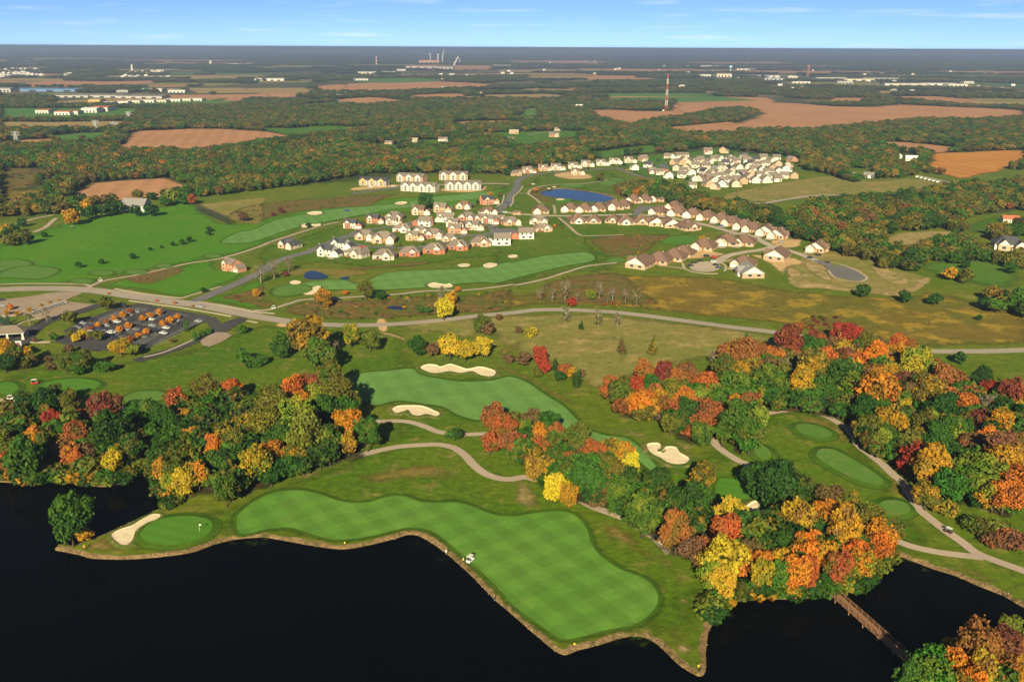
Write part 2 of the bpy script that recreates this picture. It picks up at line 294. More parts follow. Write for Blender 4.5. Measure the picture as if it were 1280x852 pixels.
# ------------------------------------------------------------------ sheets of ground
def flat_mesh(name, w, z):
    me = bpy.data.meshes.new(name)
    tri = tessellate_polygon([[Vector((p[0], p[1], 0)) for p in w]])
    fs = []
    for a, b, c in tri:
        s = (w[b][0]-w[a][0])*(w[c][1]-w[a][1]) - (w[b][1]-w[a][1])*(w[c][0]-w[a][0])
        fs.append((a, b, c) if s > 0 else (a, c, b))
    me.from_pydata([(p[0], p[1], z) for p in w], [], fs); me.update(); return me
LAY = [0]; WET = []
def sheet(name, pts, m, z, n=5, kind='structure'):
    LAY[0] += 1; z += (.1 + LAY[0] * .0005 - .06) if name != 'far_country' else 0
    w = [un(p)[:2] for p in (smooth(pts, n) if n else pts)]
    o = link(name, flat_mesh(name, w, z), M[m]); tag(o, kind=kind); return o
def fsheet(name, pts, m, z, feather, n=4, kind='structure'):
    """sheet whose rim thins out raggedly over `feather` metres"""
    feather *= 2.2 if z < .15 else 1.0; LAY[0] += 1; z = z * .5 + LAY[0] * .0013 if z < .15 else z + LAY[0] * .002
    w = np.array([un(p)[:2] for p in (smooth(pts, n) if n else pts)])
    lo, hi = w.min(0), w.max(0); g = max(feather * 0.45, (hi - lo).max() / 34)
    seg = []
    for i in range(len(w)):
        a, b = w[i-1], w[i]; k = max(1, int(np.linalg.norm(b - a) / (g * 1.5)))
        for j in range(k): seg.append(a + (b - a) * j / k)
    w = np.array(seg)
    gx, gy = np.meshgrid(np.arange(lo[0], hi[0], g), np.arange(lo[1], hi[1], g)); gx = gx.ravel(); gy = gy.ravel()
    gx = gx + rng.uniform(-.3, .3, gx.shape) * g; gy = gy + rng.uniform(-.3, .3, gy.shape) * g
    k = inpoly(gx, gy, w); q = np.stack([gx[k], gy[k]], 1)
    def dist(q):
        d = np.full(len(q), 1e9)
        for i in range(len(w)):
            a, b = w[i-1], w[i]; ab = b - a; L = ab @ ab + 1e-9
            t = np.clip(((q - a) @ ab) / L, 0, 1); d = np.minimum(d, np.linalg.norm(q - (a + t[:, None] * ab), axis=1))
        return d
    if len(q):
        dq = dist(q); q = q[dq > g * 0.35]
    c0 = w.mean(0); allp = [Vector((p[0]-c0[0], p[1]-c0[1])) for p in w] + [Vector((p[0]-c0[0], p[1]-c0[1])) for p in q]
    vv, ee, ff, *_ = delaunay_2d_cdt(allp, [], [list(range(len(w)))], 1, 1e-4)
    V = np.array([(v.x + c0[0], v.y + c0[1]) for v in vv])
    e = np.minimum(1, dist(V) / feather)
    for wp in WET:
        if wp[:, 0].max() < lo[0] or wp[:, 0].min() > hi[0] or wp[:, 1].max() < lo[1] or wp[:, 1].min() > hi[1]: continue
        dl = np.full(len(V), 1e9)
        for i in range(len(wp)):
            a, b = wp[i-1], wp[i]; ab = b - a; L = ab @ ab + 1e-9
            t = np.clip(((V - a) @ ab) / L, 0, 1); dl = np.minimum(dl, np.linalg.norm(V - (a + t[:, None] * ab), axis=1))
        inn = inpoly(V[:, 0], V[:, 1], wp); dl[inn] = 0
        e = np.minimum(e, np.minimum(1, dl / feather)); ff = [f for f in ff if not all(inn[i] for i in f)]
    me = bpy.data.meshes.new(name); me.from_pydata([(x, y, z) for x, y in V], [], [tuple(f) for f in ff])
    at = me.attributes.new('edge', 'FLOAT', 'POINT'); at.data.foreach_set('value', e.astype(np.float32))
    me.update()
    if len(me.polygons) and me.polygons[0].normal.z < 0: me.flip_normals()
    o = link(name, me, M[m]); tag(o, kind=kind); return o
def ribbon(name, pts, width, m, z, n=6, th=0.0, wide=None, kind='structure'):
    LAY[0] += 1; z += .1 + LAY[0] * .0005 - .06; keep = [pts[0]]
    for i, p in enumerate(pts[1:], 1):
        a = un(keep[-1])[:2]; b = un(p)[:2]; q = pts[i+1] if i + 1 < len(pts) else None
        if np.linalg.norm(b - a) < max(3.0, width * 0.5): continue
        if len(keep) > 1:
            d0 = a - un(keep[-2])[:2]; d1 = b - a
            if d0 @ d1 < -0.2 * np.linalg.norm(d0) * np.linalg.norm(d1): continue
        keep.append(p)
    c = np.array([un(p)[:2] for p in smooth(keep, n, closed=False)])
    t = np.gradient(c, axis=0); t /= np.linalg.norm(t, axis=1)[:, None] + 1e-9; nrm = np.stack([-t[:, 1], t[:, 0]], 1)
    w = np.full(len(c), width) if wide is None else np.interp(np.linspace(0, 1, len(c)), np.linspace(0, 1, len(wide)), wide)
    a, b = c + nrm * w[:, None] / 2, c - nrm * w[:, None] / 2
    mb = MB(); k = len(c)
    vs = [(*p, z) for p in a] + [(*p, z) for p in b]; fs = [(i, k + i, k + i + 1, i + 1) for i in range(k - 1)]
    if th:
        vs += [(*p, z - th) for p in a] + [(*p, z - th) for p in b]
        fs += [(i, i + 1, 2*k + i + 1, 2*k + i) for i in range(k - 1)] + [(k + i, 3*k + i, 3*k + i + 1, k + i + 1) for i in range(k - 1)]
    mb.add(vs, fs); o = link(name, mb.mesh(name), M[m]); tag(o, kind=kind); return o
def rim(w0, z0, w1, z1, name, m, mb=None):
    k = len(w0); vs = [(p[0], p[1], z0) for p in w0] + [(p[0], p[1], z1) for p in w1]
    fs = [(i, (i+1) % k, k + (i+1) % k, k + i) for i in range(k)]
    mb = MB(); mb.add(vs, fs); return mb.mesh(name, [M[m]], True)
def ell(reg, cx, cy, rx, ry, rot=0.0, n=14, wob=0.06):
    c, s = math.cos(rot), math.sin(rot); o = []
    for k in range(n):
        t = 2 * math.pi * k / n; r = 1 + random.uniform(-wob, wob); x, y = rx * r * math.cos(t), ry * r * math.sin(t)
        o.append(p1(reg, cx + x * c - y * s, cy + x * s + y * c))
    return o
# ---- shores of the lake (waterline, as surveyed at water level)
WL = -0.75
lake_px = ([(-500,610),(-260,612),(-60,606),(0,602),(40,605),(70,600),(100,604),(130,608),(160,601),(172,588),(184,582),(191,600),(203,618),(211,628)]
  + P('B5', '700,460 600,505 480,560 400,590 350,606 300,600 270,612 262,628 300,636 380,652 440,668 600,672 760,660 900,640 1000,605 1100,580 1200,570')
  + P('B6', '100,325 240,350 340,365 400,365 480,350 560,330 610,315 650,318 700,345 750,380 830,450 890,510 940,560 1000,610 1080,680')
  + P('B7', '180,750 240,735 320,715 400,690 460,685 510,700 560,740 600,780 650,815 690,830 705,800 705,740 715,670 727,648')
  + [(897,768),(920,752),(950,748),(1000,748),(1035,742),(1070,738),(1092,722),(1108,703)]
  + P('B8', '650,395 700,410 780,440 860,465 940,500 1040,540 1109,580') + [(1350,790),(1480,830),(1700,860),(1800,1150),(640,1250),(-600,1150)])
lake_w = np.array([un(p, WL)[:2] for p in smooth(lake_px, 5)])
isle_px = [(1100,900),(1118,862),(1138,836),(1168,822),(1205,812),(1245,806),(1300,806),(1380,830),(1480,870),(1500,1000),(1300,1080),(1120,1000)]
isle_w = np.array([un(p, WL)[:2] for p in smooth(isle_px, 5)])
def jag(w, a):
    n = len(w); r = rng.normal(0, 1, n); r = (r + np.roll(r, 1)) / 2
    return offset(w, 0) + (offset(w, 1) - offset(w, 0)) * (r * a)[:, None]
pond_px = P('X4', '275,405 330,385 420,372 500,367 600,375 720,390 820,405 900,420 960,440 1030,460 1000,475 950,490 900,505 840,502 760,500 700,490 620,480 540,470 460,460 380,448 310,432')
pond_w = np.array([un(p, -0.6)[:2] for p in smooth(pond_px, 4)])
lake_top = jag(offset(lake_w, 1.5), 0.55); pond_top = offset(pond_w, 2.0); isle_top = offset(isle_w, -1.8)
WET = [lake_top, pond_top]
G = 60000.0
outer = [Vector(p) for p in ((-G, 60, 0), (G, 60, 0), (G, 90000, 0), (-G, 90000, 0))]
lake_lim = lake_top.copy(); lake_lim[:, 1] = np.maximum(lake_lim[:, 1], 70.0)
loops = [outer, [Vector((x, y, 0)) for x, y in lake_lim], [Vector((x, y, 0)) for x, y in pond_top]]
flatv = [v for lp in loops for v in lp]
gme = bpy.data.meshes.new('ground'); fs = []
for a, b, c in tessellate_polygon(loops):
    s = (flatv[b].x-flatv[a].x)*(flatv[c].y-flatv[a].y) - (flatv[b].y-flatv[a].y)*(flatv[c].x-flatv[a].x)
    fs.append((a, b, c) if s > 0 else (a, c, b))
gme.from_pydata([tuple(v) for v in flatv], [], fs); gme.update()
tag(link('ground', gme, M['ground']), kind='structure')
def bank(name, top, wl, z0, zw):
    inn = offset(wl, -0.8 if area2(top) else 0)
    k = len(top); mb = MB(); mid = (top + wl) / 2
    rows = [(top, z0), (mid, z0 - 0.18), (wl, zw + 0.12), (inn, zw - 0.5)]
    vs = [(p[0], p[1], z) for w, z in rows for p in w]
    fs = [(r*k + i, r*k + (i+1) % k, (r+1)*k + (i+1) % k, (r+1)*k + i) for r in range(3) for i in range(k)]
    mb.add(vs, fs); o = link(name, mb.mesh(name, [M['bank']], True)); return tag(o, kind='structure')
bank('lake_bank', lake_top, lake_w, 0.0, WL); bank('pond_bank', pond_top, pond_w, 0.0, -0.6)
tag(link('islet_ground', flat_mesh('islet_ground', [tuple(p) for p in isle_top], 0.0), M['ground']), kind='structure')
mbk = MB(); k = len(isle_top)
mbk.add([(*p, 0.0) for p in isle_top] + [(*p, WL + .1) for p in isle_w] + [(*p, WL - .6) for p in offset(isle_w, 0.8)], [(r*k+i, r*k+(i+1) % k, (r+1)*k+(i+1) % k, (r+1)*k+i) for r in range(2) for i in range(k)])
tag(link('islet_bank', mbk.mesh('islet_bank', [M['bank']], True)), kind='structure')
tag(link('lake_water', flat_mesh('lake_water', [tuple(p) for p in offset(lake_w, 1.0)], WL), M['lake']), kind='structure')
tag(link('pond_water', flat_mesh('pond_water', [tuple(p) for p in offset(pond_w, 1.0)], -0.6), M['pond']), kind='structure')
# ---- far country and woodland floor
sheet('far_country', [(-2500,60.4-.0046*3140), (700,61.0), (3900,61.0+15), (3900,150), (1290,140), (900,125), (640,122), (300,128), (0,128), (-2500,128)], 'far', 0.25, n=0)
fsheet('forest_floor', [(-60,120),(640,116),(1340,112),(1340,190),(1280,196),(1200,206),(1075,222),(1040,212),(1000,203),(860,197),(760,203),(690,220),(640,222),(590,222),(470,228),(330,240),(200,248),(120,262),(60,275),(-60,290)], 'floor', 0.05, 25)
fsheet('forest_floor', P('R7', '260,300 330,240 450,230 560,222 690,212 800,190 900,170 1000,183 1130,145 1130,262 1010,288 920,303 890,342 760,338 620,352 588,390 720,412 760,382 880,360 950,385 985,440 830,440 650,472 560,440 400,400 300,360 180,300 0,262 0,240 80,255'), 'floor', 0.06, 4)
FAR = []          # open land, kept clear of trees (picture outlines)
def field(reg, s, m, z=0.5, name='field', feather=14, open_=True):
    q = P(reg, s)
    if open_: FAR.append(q)
    return fsheet(name, q, m, z, feather, n=3)
field('A1', '425,570 455,530 490,490 600,485 700,480 820,480 930,486 1000,490 1090,510 1060,530 1000,535 900,545 800,560 740,575 600,570', 'field_brown')
field('M2', '365,750 400,700 440,665 480,640 540,612 660,600 800,590 900,584 1010,580 1080,610 1180,630 1170,665 1050,690 900,710 700,722 560,735', 'field_brown')
field('M2', '0,250 300,250 760,245 740,280 600,305 300,302 0,300', 'field_tan')
field('M2', '0,330 300,330 480,315 650,312 620,360 500,368 380,375 300,345 0,345', 'field_green')
field('M2', '0,365 200,352 350,350 330,375 480,370 620,362 560,380 480,385 300,395 0,400', 'field_brown')
field('M2', '0,170 300,168 840,170 800,215 700,235 540,240 300,244 0,240', 'field_green')
field('M2', '0,530 150,522 280,530 300,560 240,610 200,640 100,655 0,662', 'meadow_red')
field('M2', '0,662 150,652 290,650 250,690 180,720 80,770 0,792', 'meadow')
field('M2', '200,640 330,560 420,555 380,585 300,640 200,660', 'field_brown', 0.52)
field('M2', '850,250 1000,240 1150,232 1180,240 1000,255 860,262', 'field_tan')
field('M4', '360,238 450,232 600,236 700,240 860,240 880,215 900,172 1000,172 1060,183 1280,188 1280,228 1150,245 1000,275 900,290 740,312 620,337 540,322 430,288', 'field_brown')
field('A3', '0,388 200,380 430,385 560,395 700,398 820,390 1000,398 1200,405 1290,415 1290,440 1100,455 900,450 700,470 500,490 300,490 100,503 0,492 0,472 120,466 230,452 290,418 200,405 0,428', 'field_brown', 0.55)
field('M4', '850,342 1000,328 1280,308 1280,392 1050,396 960,392 900,380', 'field_brown', 0.5)
field('M5', '350,290 440,262 480,240 480,200 700,190 1060,180 1060,262 960,290 900,310 800,330 720,350 640,350 500,310 420,290', 'field_orange')
field('M5', '120,135 300,130 480,145 650,165 640,190 480,200 380,188 250,178', 'field_brown')
field('M5', '0,382 80,365 200,352 330,345 450,350 560,380 480,408 340,425 240,445 0,445', 'meadow_pale', 0.3)
field('A2', '0,320 120,308 250,305 420,305 590,315 560,330 400,336 250,345 0,347', 'field_brown')
field('A2', '0,372 130,362 220,370 290,382 200,390 100,396 20,392', 'field_brown')
field('A2', '270,356 380,350 480,350 470,365 380,368 300,370', 'field_brown')
field('A2', '410,460 480,452 560,450 720,448 700,460 560,470 450,472', 'field_brown')
field('A2', '690,408 750,405 762,440 720,446 680,446 690,425', 'field_green')
field('A2', '0,475 100,470 175,470 140,484 100,490 0,500', 'field_green')
field('A2', '510,498 620,492 760,488 950,488 930,505 880,525 800,545 700,560 640,535 560,510', 'lawn', 0.3)
field('A2', '905,585 950,566 1000,560 1100,545 1190,540 1210,565 1120,575 1000,592', 'lawn', 0.3)
field('M3', '60,355 170,340 260,345 340,335 420,380 400,400 250,378', 'lawn', 0.3)
field('M3', '430,330 560,318 720,318 720,350 600,370 480,370', 'lawn', 0.3)
field('M3', '520,140 590,138 600,165 540,170', 'field_green')
field('M3', '1080,180 1160,160 1280,180 1280,200 1180,190 1090,195', 'field_green')
field('A1', '640,300 800,288 890,290 880,300 700,304', 'field_tan', 0.9, feather=30)
field('A1', '80,310 200,302 400,304 620,300 560,312 300,325 100,326', 'field_brown', 0.9, feather=30)
field('A1', '810,375 900,355 1050,340 1140,335 1160,355 1050,366 900,376', 'field_brown', 0.9, feather=20)
field('A1', '1165,325 1290,315 1290,345 1200,348', 'field_brown', 0.9, feather=20)
field('A1', '1060,395 1180,385 1290,378 1290,396 1120,402', 'field_green', 0.9, feather=20)
field('A1', '900,475 1080,478 1170,470 1290,470 1290,500 1180,505 1100,518 1000,488', 'lawn', 0.4)
field('A3', '560,366 690,366 690,380 560,380', 'field_brown', 0.9)
field('M6', '440,205 1100,205 1160,225 1100,240 600,240 440,235', 'field_brown', 1.2, feather=60)
field('M6', '150,310 500,305 760,318 700,335 300,345 0,335', 'field_green', 1.0, feather=40)
fr = random.Random(11); lay0 = LAY[0]
for k in range(74):
    d = math.exp(fr.uniform(math.log(2500), math.log(11000))); x = d * fr.uniform(-.62, .62); a = fr.choice([.12, .12, .3, -.2]); w_, l_ = d * fr.uniform(.03, .09), d * fr.uniform(.02, .06)
    q = []
    for u, v in ((-1,-1), (0,-1.08), (1,-1), (1.05,0), (1,1), (0,1.05), (-1,1), (-1.06,0)):
        X_, Y_ = x + u * w_ * math.cos(a) - v * l_ * math.sin(a), d + u * w_ * math.sin(a) + v * l_ * math.cos(a); px, py = proj(np.array([X_]), np.array([Y_])); q.append((px[0], py[0]))
    FAR.append(q); fsheet('field', q, fr.choice(['field_brown', 'field_brown', 'field_tan', 'field_green', 'field_tan', 'meadow_pale']), 0.8, 30, n=0)
LAY[0] = lay0
# open built-up land and suburb lawns
SUB = P('X7', '0,90 120,75 300,60 440,50 560,30 700,15 800,40 960,65 1100,75 1220,95 1240,150 1240,215 1130,245 1000,260 850,290 700,300 520,302 480,270 470,240 340,240 220,235 120,215 0,170')
FAR.append(SUB); fsheet('suburb_lawn', SUB, 'lawn', 0.12, 12)
for q in (P('X4', '0,160 300,150 620,120 830,80 1100,40 1290,70 1290,260 1000,300 860,440 700,420 300,300 100,300 0,400'), P('R7', '860,350 900,300 1000,285 1116,265 1116,330 1000,360'),
          P('R7', '620,365 700,350 860,350 880,365 760,400 640,420 590,400'), P('R7', '60,250 150,225 330,210 560,210 760,195 770,205 560,225 330,225 160,250'), P('R7', '730,130 880,165 900,190 850,190 710,150'),
          P('M2', '720,740 880,715 900,760 720,775'), P('M7', '0,245 470,245 470,300 0,300'), P('M7', '340,280 1260,270 1260,355 340,360'), P('M5', '0,290 60,290 160,290 170,360 0,360'), P('M5', '280,200 410,205 410,270 280,280')):
    FAR.append(q)
fsheet('hay_meadow', P('R7', '620,365 700,350 860,350 880,365 760,395 640,412 590,398'), 'dry', 0.2, 8)
fsheet('rear_lawn', P('R7', '700,470 850,440 980,395 1000,370 880,350 920,310 1010,290 1116,270 1116,300 1020,340 1010,400 1116,470 1116,560 980,560 900,540 800,520'), 'lawn', 0.12, 8)
# ---- golf land
fsheet('range_turf', [(-20,312),(40,290),(90,275),(150,265),(200,257),(245,254),(285,279),(330,272),(400,258),(480,248),(600,238),(640,232),(640,248),(560,262),(480,268),(400,282),(350,300),(300,318),(240,330),(130,350),(60,357),(-20,356)], 'range', 0.04, 6)
fsheet('range_turf', P('R4', '420,560 600,515 760,480 860,450 960,440 980,480 1090,500 1040,540 900,590 810,615 700,600 560,575'), 'range', 0.04, 4)
fsheet('range_turf', P('R4', '900,610 1000,590 1172,520 1172,670 1080,660 920,630'), 'range', 0.045, 4)
fsheet('rough_grass', P('R5', '0,480 160,430 330,370 520,330 700,290 900,290 1080,250 1160,230 1239,230 1239,480 1000,520 760,560 500,560 300,540 120,600 40,680 0,690'), 'rough', 0.04, 4)
fsheet('rough_grass', P('R6', '0,200 100,230 200,180 420,150 600,190 600,250 540,290 440,310 900,430 820,470 440,480 560,560 600,620 800,640 640,650 330,640 0,720'), 'rough', 0.042, 4)
fsheet('rough_grass', [(0,470),(60,455),(150,450),(250,430),(320,405),(400,410),(500,412),(520,440),(540,470),(620,470),(700,500),(780,560),(860,570),(980,500),(1060,520),(1110,590),(1180,680),(1290,760),(1290,700),(1300,830),(900,840),(700,830),(500,680),(300,690),(100,700),(80,690),(300,620),(480,540),(440,500),(200,500),(60,510),(0,530)], 'rough', 0.03, 5)
fsheet('meadow', [(612,372),(650,366),(690,360),(715,346),(755,341),(800,343),(860,344),(900,346),(968,357),(1000,363),(1070,369),(1140,367),(1165,359),(1206,372),(1290,393),(1290,430),(1200,434),(1130,434),(1090,428),(1050,422),(960,405),(870,396),(800,388),(740,383),(680,383),(620,388)], 'meadow', 0.06, 5)
fsheet('meadow', [(596,396),(660,391),(720,390),(830,399),(900,408),(985,420),(985,445),(890,450),(840,462),(780,480),(750,490),(728,486),(700,465),(655,448),(625,432),(600,412)], 'meadow_pale', 0.06, 5)
fsheet('meadow', [(500,405),(600,396),(610,410),(590,425),(545,418),(505,414)], 'meadow_pale', 0.062, 4)
fsheet('meadow', P('R5', '120,765 230,722 400,717 560,710 700,700 900,690 1050,690 1239,660 1239,765 1000,785 700,805 400,815 200,797'), 'meadow_red', 0.06, 3)
fsheet('meadow', P('R6', '200,690 330,650 500,630 600,640 700,720 780,770 700,790 500,780 300,780 180,760'), 'meadow_red', 0.066, 4)
fsheet('meadow', P('R6', '430,475 600,455 820,460 760,490 700,540 560,560 480,530'), 'meadow_red', 0.06, 3)
fsheet('meadow', P('R6', '540,230 600,215 700,240 660,275 560,280'), 'meadow_red', 0.06, 3)
fsheet('meadow', P('R6', '150,260 180,235 260,240 230,262 300,310 210,300'), 'meadow_red', 0.06, 2)
fsheet('meadow', P('R7', '0,218 150,182 280,162 400,148 560,167 700,157 790,187 740,202 600,215 400,227 200,242 50,247'), 'meadow_pale', 0.26, 6)
fsheet('meadow', P('R5', '0,255 200,232 400,217 640,202 720,204 640,222 560,262 400,272 200,292 100,312 0,345'), 'meadow_red', 0.06, 4)
fsheet('meadow', P('R5', '450,560 640,545 840,525 830,545 640,560 480,575'), 'meadow_red', 0.062, 2)
fsheet('meadow', P('R5', '100,580 300,560 560,580 480,600 340,600 120,600'), 'brownturf', 0.062, 2)
fsheet('meadow', P('R4', '560,525 740,480 820,490 700,545 620,550'), 'meadow_red', 0.066, 1.2)
fsheet('meadow', P('R4', '980,610 1090,580 1172,560 1172,650 1100,640 1030,625'), 'meadow_red', 0.066, 1.5)
fsheet('meadow', P('R5', '0,720 60,715 100,735 50,755 0,750'), 'meadow_red', 0.066, 1.5)
fsheet('meadow', P('R4', '1000,250 1080,210 1172,190 1172,280 1060,280'), 'brownturf', 0.066, 3)
fsheet('meadow', P('R4', '880,200 1172,165 1172,195 1080,215 1010,262 960,240'), 'meadow_pale', 0.07, 3)
fsheet('dry_turf', P('B3', '440,470 500,500 560,555 700,595 850,630 960,660 1000,730 960,745 900,690 820,650 700,640 560,592 490,550'), 'dry', 0.075, 4)
fsheet('dry_turf', P('B3', '60,300 180,335 300,400 430,470 420,490 320,450 200,375 80,330'), 'brownturf', 0.074, 2)
fsheet('dry_turf', P('B7', '0,120 60,125 115,180 150,205 60,218 0,195'), 'dry', 0.075, 2.5)
fsheet('dry_turf', P('B7', '290,250 420,285 520,370 600,400 650,470 720,560 715,640 660,560 600,500 540,440 430,375 330,325'), 'brownturf', 0.075, 3)
fsheet('dry_turf', P('B7', '560,640 640,630 690,760 650,790 600,720 560,690'), 'brownturf', 0.074, 3)
fsheet('dry_turf', P('B7', '590,540 640,545 650,570 610,570'), 'dry', 0.077, 1.2); fsheet('dry_turf', P('B7', '570,710 660,715 660,750 600,760'), 'dry', 0.078, 1.5)
fsheet('dry_turf', P('B6', '400,110 520,70 700,50 820,90 800,130 620,120 480,150'), 'brownturf', 0.074, 4)
fsheet('dry_turf', P('B2', '200,770 320,735 380,740 300,780'), 'dry', 0.076, 2)
fsheet('dry_turf', P('B5', '790,410 830,370 960,360 900,395 840,410'), 'brownturf', 0.076, 1.5)
fsheet('dry_turf', P('B5', '400,600 500,560 560,600 620,640 480,650 390,630'), 'brownturf', 0.076, 2)
fsheet('dry_turf', P('B4', '180,430 330,420 470,470 560,560 480,560 380,500 250,440'), 'brownturf', 0.07, 3)
fsheet('dry_turf', P('B4', '560,740 700,690 770,760 800,840 740,790 640,760 580,800'), 'brownturf', 0.07, 3)
fsheet('dry_turf', P('B8', '640,380 800,410 950,450 1109,540 1109,570 940,480 780,425 660,395'), 'brownturf', 0.072, 2)
fsheet('dry_turf', P('R7', '250,470 400,422 560,452 700,500 775,530 690,577 560,572 400,552 270,542'), 'meadow_pale', 0.068, 1.2)
fsheet('dry_turf', P('R7', '245,470 300,500 330,530 420,548 560,566 680,560 740,520 780,530 690,586 560,584 400,564 260,552'), 'dry', 0.07, .9)
fsheet('dry_turf', P('R7', '300,470 380,455 400,500 420,530 360,520'), 'dry', 0.07, 1.5); fsheet('dry_turf', P('R7', '540,470 620,490 700,520 680,550 600,530'), 'dry', 0.07, 1.6)
fsheet('bare_earth', P('R6', '260,180 350,165 440,180 440,198 330,200'), 'dirt', 0.12, 2)
fsheet('bare_earth', P('X5', '760,540 830,560 1000,570 1150,600 1100,620 950,640 800,650 700,620'), 'dirt', 0.07, 2)
fsheet('bare_earth', P('X6', '570,370 650,350 860,345 880,390 840,420 700,430 600,400'), 'dirt', 0.07, 2)
fsheet('bare_earth', P('X6', '400,490 520,490 640,530 780,510 900,550 860,580 760,600 720,700 820,740 780,750 700,690 560,560'), 'dirt', 0.068, 2)
fsheet('bare_earth', P('X3', '690,185 760,200 1050,180 1090,180 1060,215 900,232 700,215'), 'dirt', 0.12, 2); fsheet('bare_earth', P('X3', '0,190 340,165 390,180 200,200 0,215'), 'dirt', 0.12, 2)
fsheet('bare_earth', P('B2', '150,95 190,82 225,95 190,105'), 'dirt', 0.08, 1); fsheet('bare_earth', P('B2', '600,70 650,66 660,120 610,120'), 'dirt', 0.08, 1.2)
fsheet('dry_turf', P('B2', '610,122 700,135 755,165 740,172 680,150 615,132'), 'dry', 0.08, 1.2)
fsheet('dry_turf', P('B3', '60,250 150,262 300,150 640,185 640,200 300,160'), 'brownturf', 0.066, 3)
# ---- fairways with their darker first cut
TURF = []
def turf(pts, m, z, first_cut=3.5, name='fairway', n=5):
    z += .08 + len(TURF) * .002; TURF.append(1)
    w = np.array([un(p)[:2] for p in smooth(pts, n)])
    if first_cut:
        me_w = offset(w, first_cut); o = bpy.data.meshes.new('first_cut')
        ring = rim(w, z - 0.006, me_w, z - 0.012, 'first_cut', 'rough_dark')
        a = ring.attributes.new('edge', 'FLOAT', 'POINT'); a.data.foreach_set('value', np.array([1.0] * len(w) + [0.0] * len(w), np.float32))
        tag(link('first_cut', ring), kind='structure')
    o = link(name, flat_mesh(name, [tuple(p) for p in w], z), M[m]); return tag(o, kind='structure')
turf(P('B6', '-12,262 0,237 60,190 140,160 220,155 290,170 370,195 460,200 540,178 600,177 650,195 720,200 800,200 860,220 930,245 1000,250 1080,238') +
     P('B7', '190,232 240,255 275,300 290,350 330,400 400,445 470,470 520,510 532,560 500,610 440,645 340,665 250,690 190,697 150,680 0,570') +
     P('B6', '960,530 880,450 800,380 740,330 690,300 620,290 560,300 480,320 400,332 330,332 250,310 180,290 100,295 30,312 -5,305'), 'fairway', 0.11, 3)
turf(P('B2', '465,332 560,305 650,298 760,288 800,315 900,335 1000,345 1120,340') + P('B3', '130,360 210,385 290,440 370,490 420,540 470,590 560,620 640,630 700,665 780,755 760,775 650,690 500,640 300,565 100,530') +
     P('B2', '1100,500 1050,514 970,492 900,455 800,440 700,428 600,448 540,420 490,360'), 'fairway_pale', 0.11, 3)
turf(P('R5', '0,372 100,330 250,300 400,275 560,262 700,248 850,220 1000,205 1090,190 1130,200 1100,222 900,245 820,262 640,280 480,310 300,345 180,370 60,410 0,430 -60,440 -160,440 -140,415 -80,390'), 'fairway_pale', 0.11, 3)
turf(P('R5', '80,670 120,650 200,640 300,625 420,620 500,640 620,590 760,575 900,570 1080,560 1239,530') + P('R6', '60,590 200,560 330,545 420,540 455,560 440,580 330,600 200,630 100,655 0,680') + P('R5', '1100,630 960,640 830,655 640,665 480,665 300,670 180,695 110,692'), 'fairway_pale', 0.11, 3)
turf(P('B7', '752,118 800,112 835,118 868,178 840,187 752,185'), 'green', 0.11, 2)
for q, m in ((P('R6', '475,215 530,207 560,215 540,228 490,225'), 'tee'), (P('R6', '530,200 570,195 595,205 570,212'), 'tee'), (P('R6', '300,230 340,223 400,225 405,235 340,240 305,238'), 'tee'),
             (P('R6', '510,575 540,566 590,566 605,578 560,586 520,586'), 'tee'), (P('R6', '770,492 800,470 860,463 925,472 930,492 870,500 810,502'), 'green'), (P('R6', '275,297 320,292 350,300 320,310 280,307'), 'green')):
    turf(q, m, 0.115, 2.0)
def mound(pts, m, h, slope, name, n=5):
    w = np.array([un(p, h)[:2] for p in smooth(pts, n)]); o = offset(w, slope); c = offset(w, slope + 1.4)
    a = rim(w, h, o, 0.17, 'apron', 'rough_dark'); at = a.attributes.new('edge', 'FLOAT', 'POINT'); at.data.foreach_set('value', np.ones(2 * len(w), np.float32))
    b = rim(o, 0.172, c, 0.168, 'apron', 'rough_dark'); at = b.attributes.new('edge', 'FLOAT', 'POINT'); at.data.foreach_set('value', np.array([1.0] * len(w) + [0.0] * len(w), np.float32))
    g = link(name, flat_mesh(name, [tuple(p) for p in w], h), M[m]); tag(g, kind='structure')
    tag(link('apron', a), kind='structure'); tag(link('apron', b), kind='structure')
mound(ell('B5', 830, 536, 172, 66, -0.13, 18, 0.02), 'green', 0.5, 2.2, 'putting_green')
mound(ell('B1', 340, 547, 145, 33, -0.05, 18, 0.03), 'green', 0.5, 2.0, 'putting_green'); mound(ell('B1', 30, 560, 60, 28, 0, 14, 0.03), 'green', 0.4, 2.0, 'putting_green')
mound(ell('B1', 700, 605, 100, 30, -0.1, 14, 0.05), 'tee', 0.3, 1.5, 'teeing_ground')
for a in ((345, 490, 82, 26, 0.22), (118, 585, 40, 27, 0.5), (702, 830, 72, 34, 0.1)): mound(ell('B4', *a, 14, 0.03), 'tee', 0.6, 2.2, 'teeing_ground')
mound(P('B4', '358,588 380,570 430,572 490,600 560,640 620,680 655,710 640,728 580,722 520,700 450,665 390,630 362,608'), 'tee', 0.6, 2.2, 'teeing_ground')
for a in ((455, 500, 50, 10), (605, 495, 45, 11), (730, 470, 35, 9), (945, 425, 35, 8), (365, 537, 45, 11)): mound(ell('R4', *a, 0.0, 12, 0.03), 'tee', 0.4, 1.8, 'teeing_ground')
mound(P('R4', '0,505 60,480 150,470 260,488 180,525 60,520 0,520'), 'tee', 0.3, 1.5, 'teeing_ground'); mound(P('R4', '0,450 80,440 140,462 60,475 0,490'), 'tee', 0.3, 1.5, 'teeing_ground')
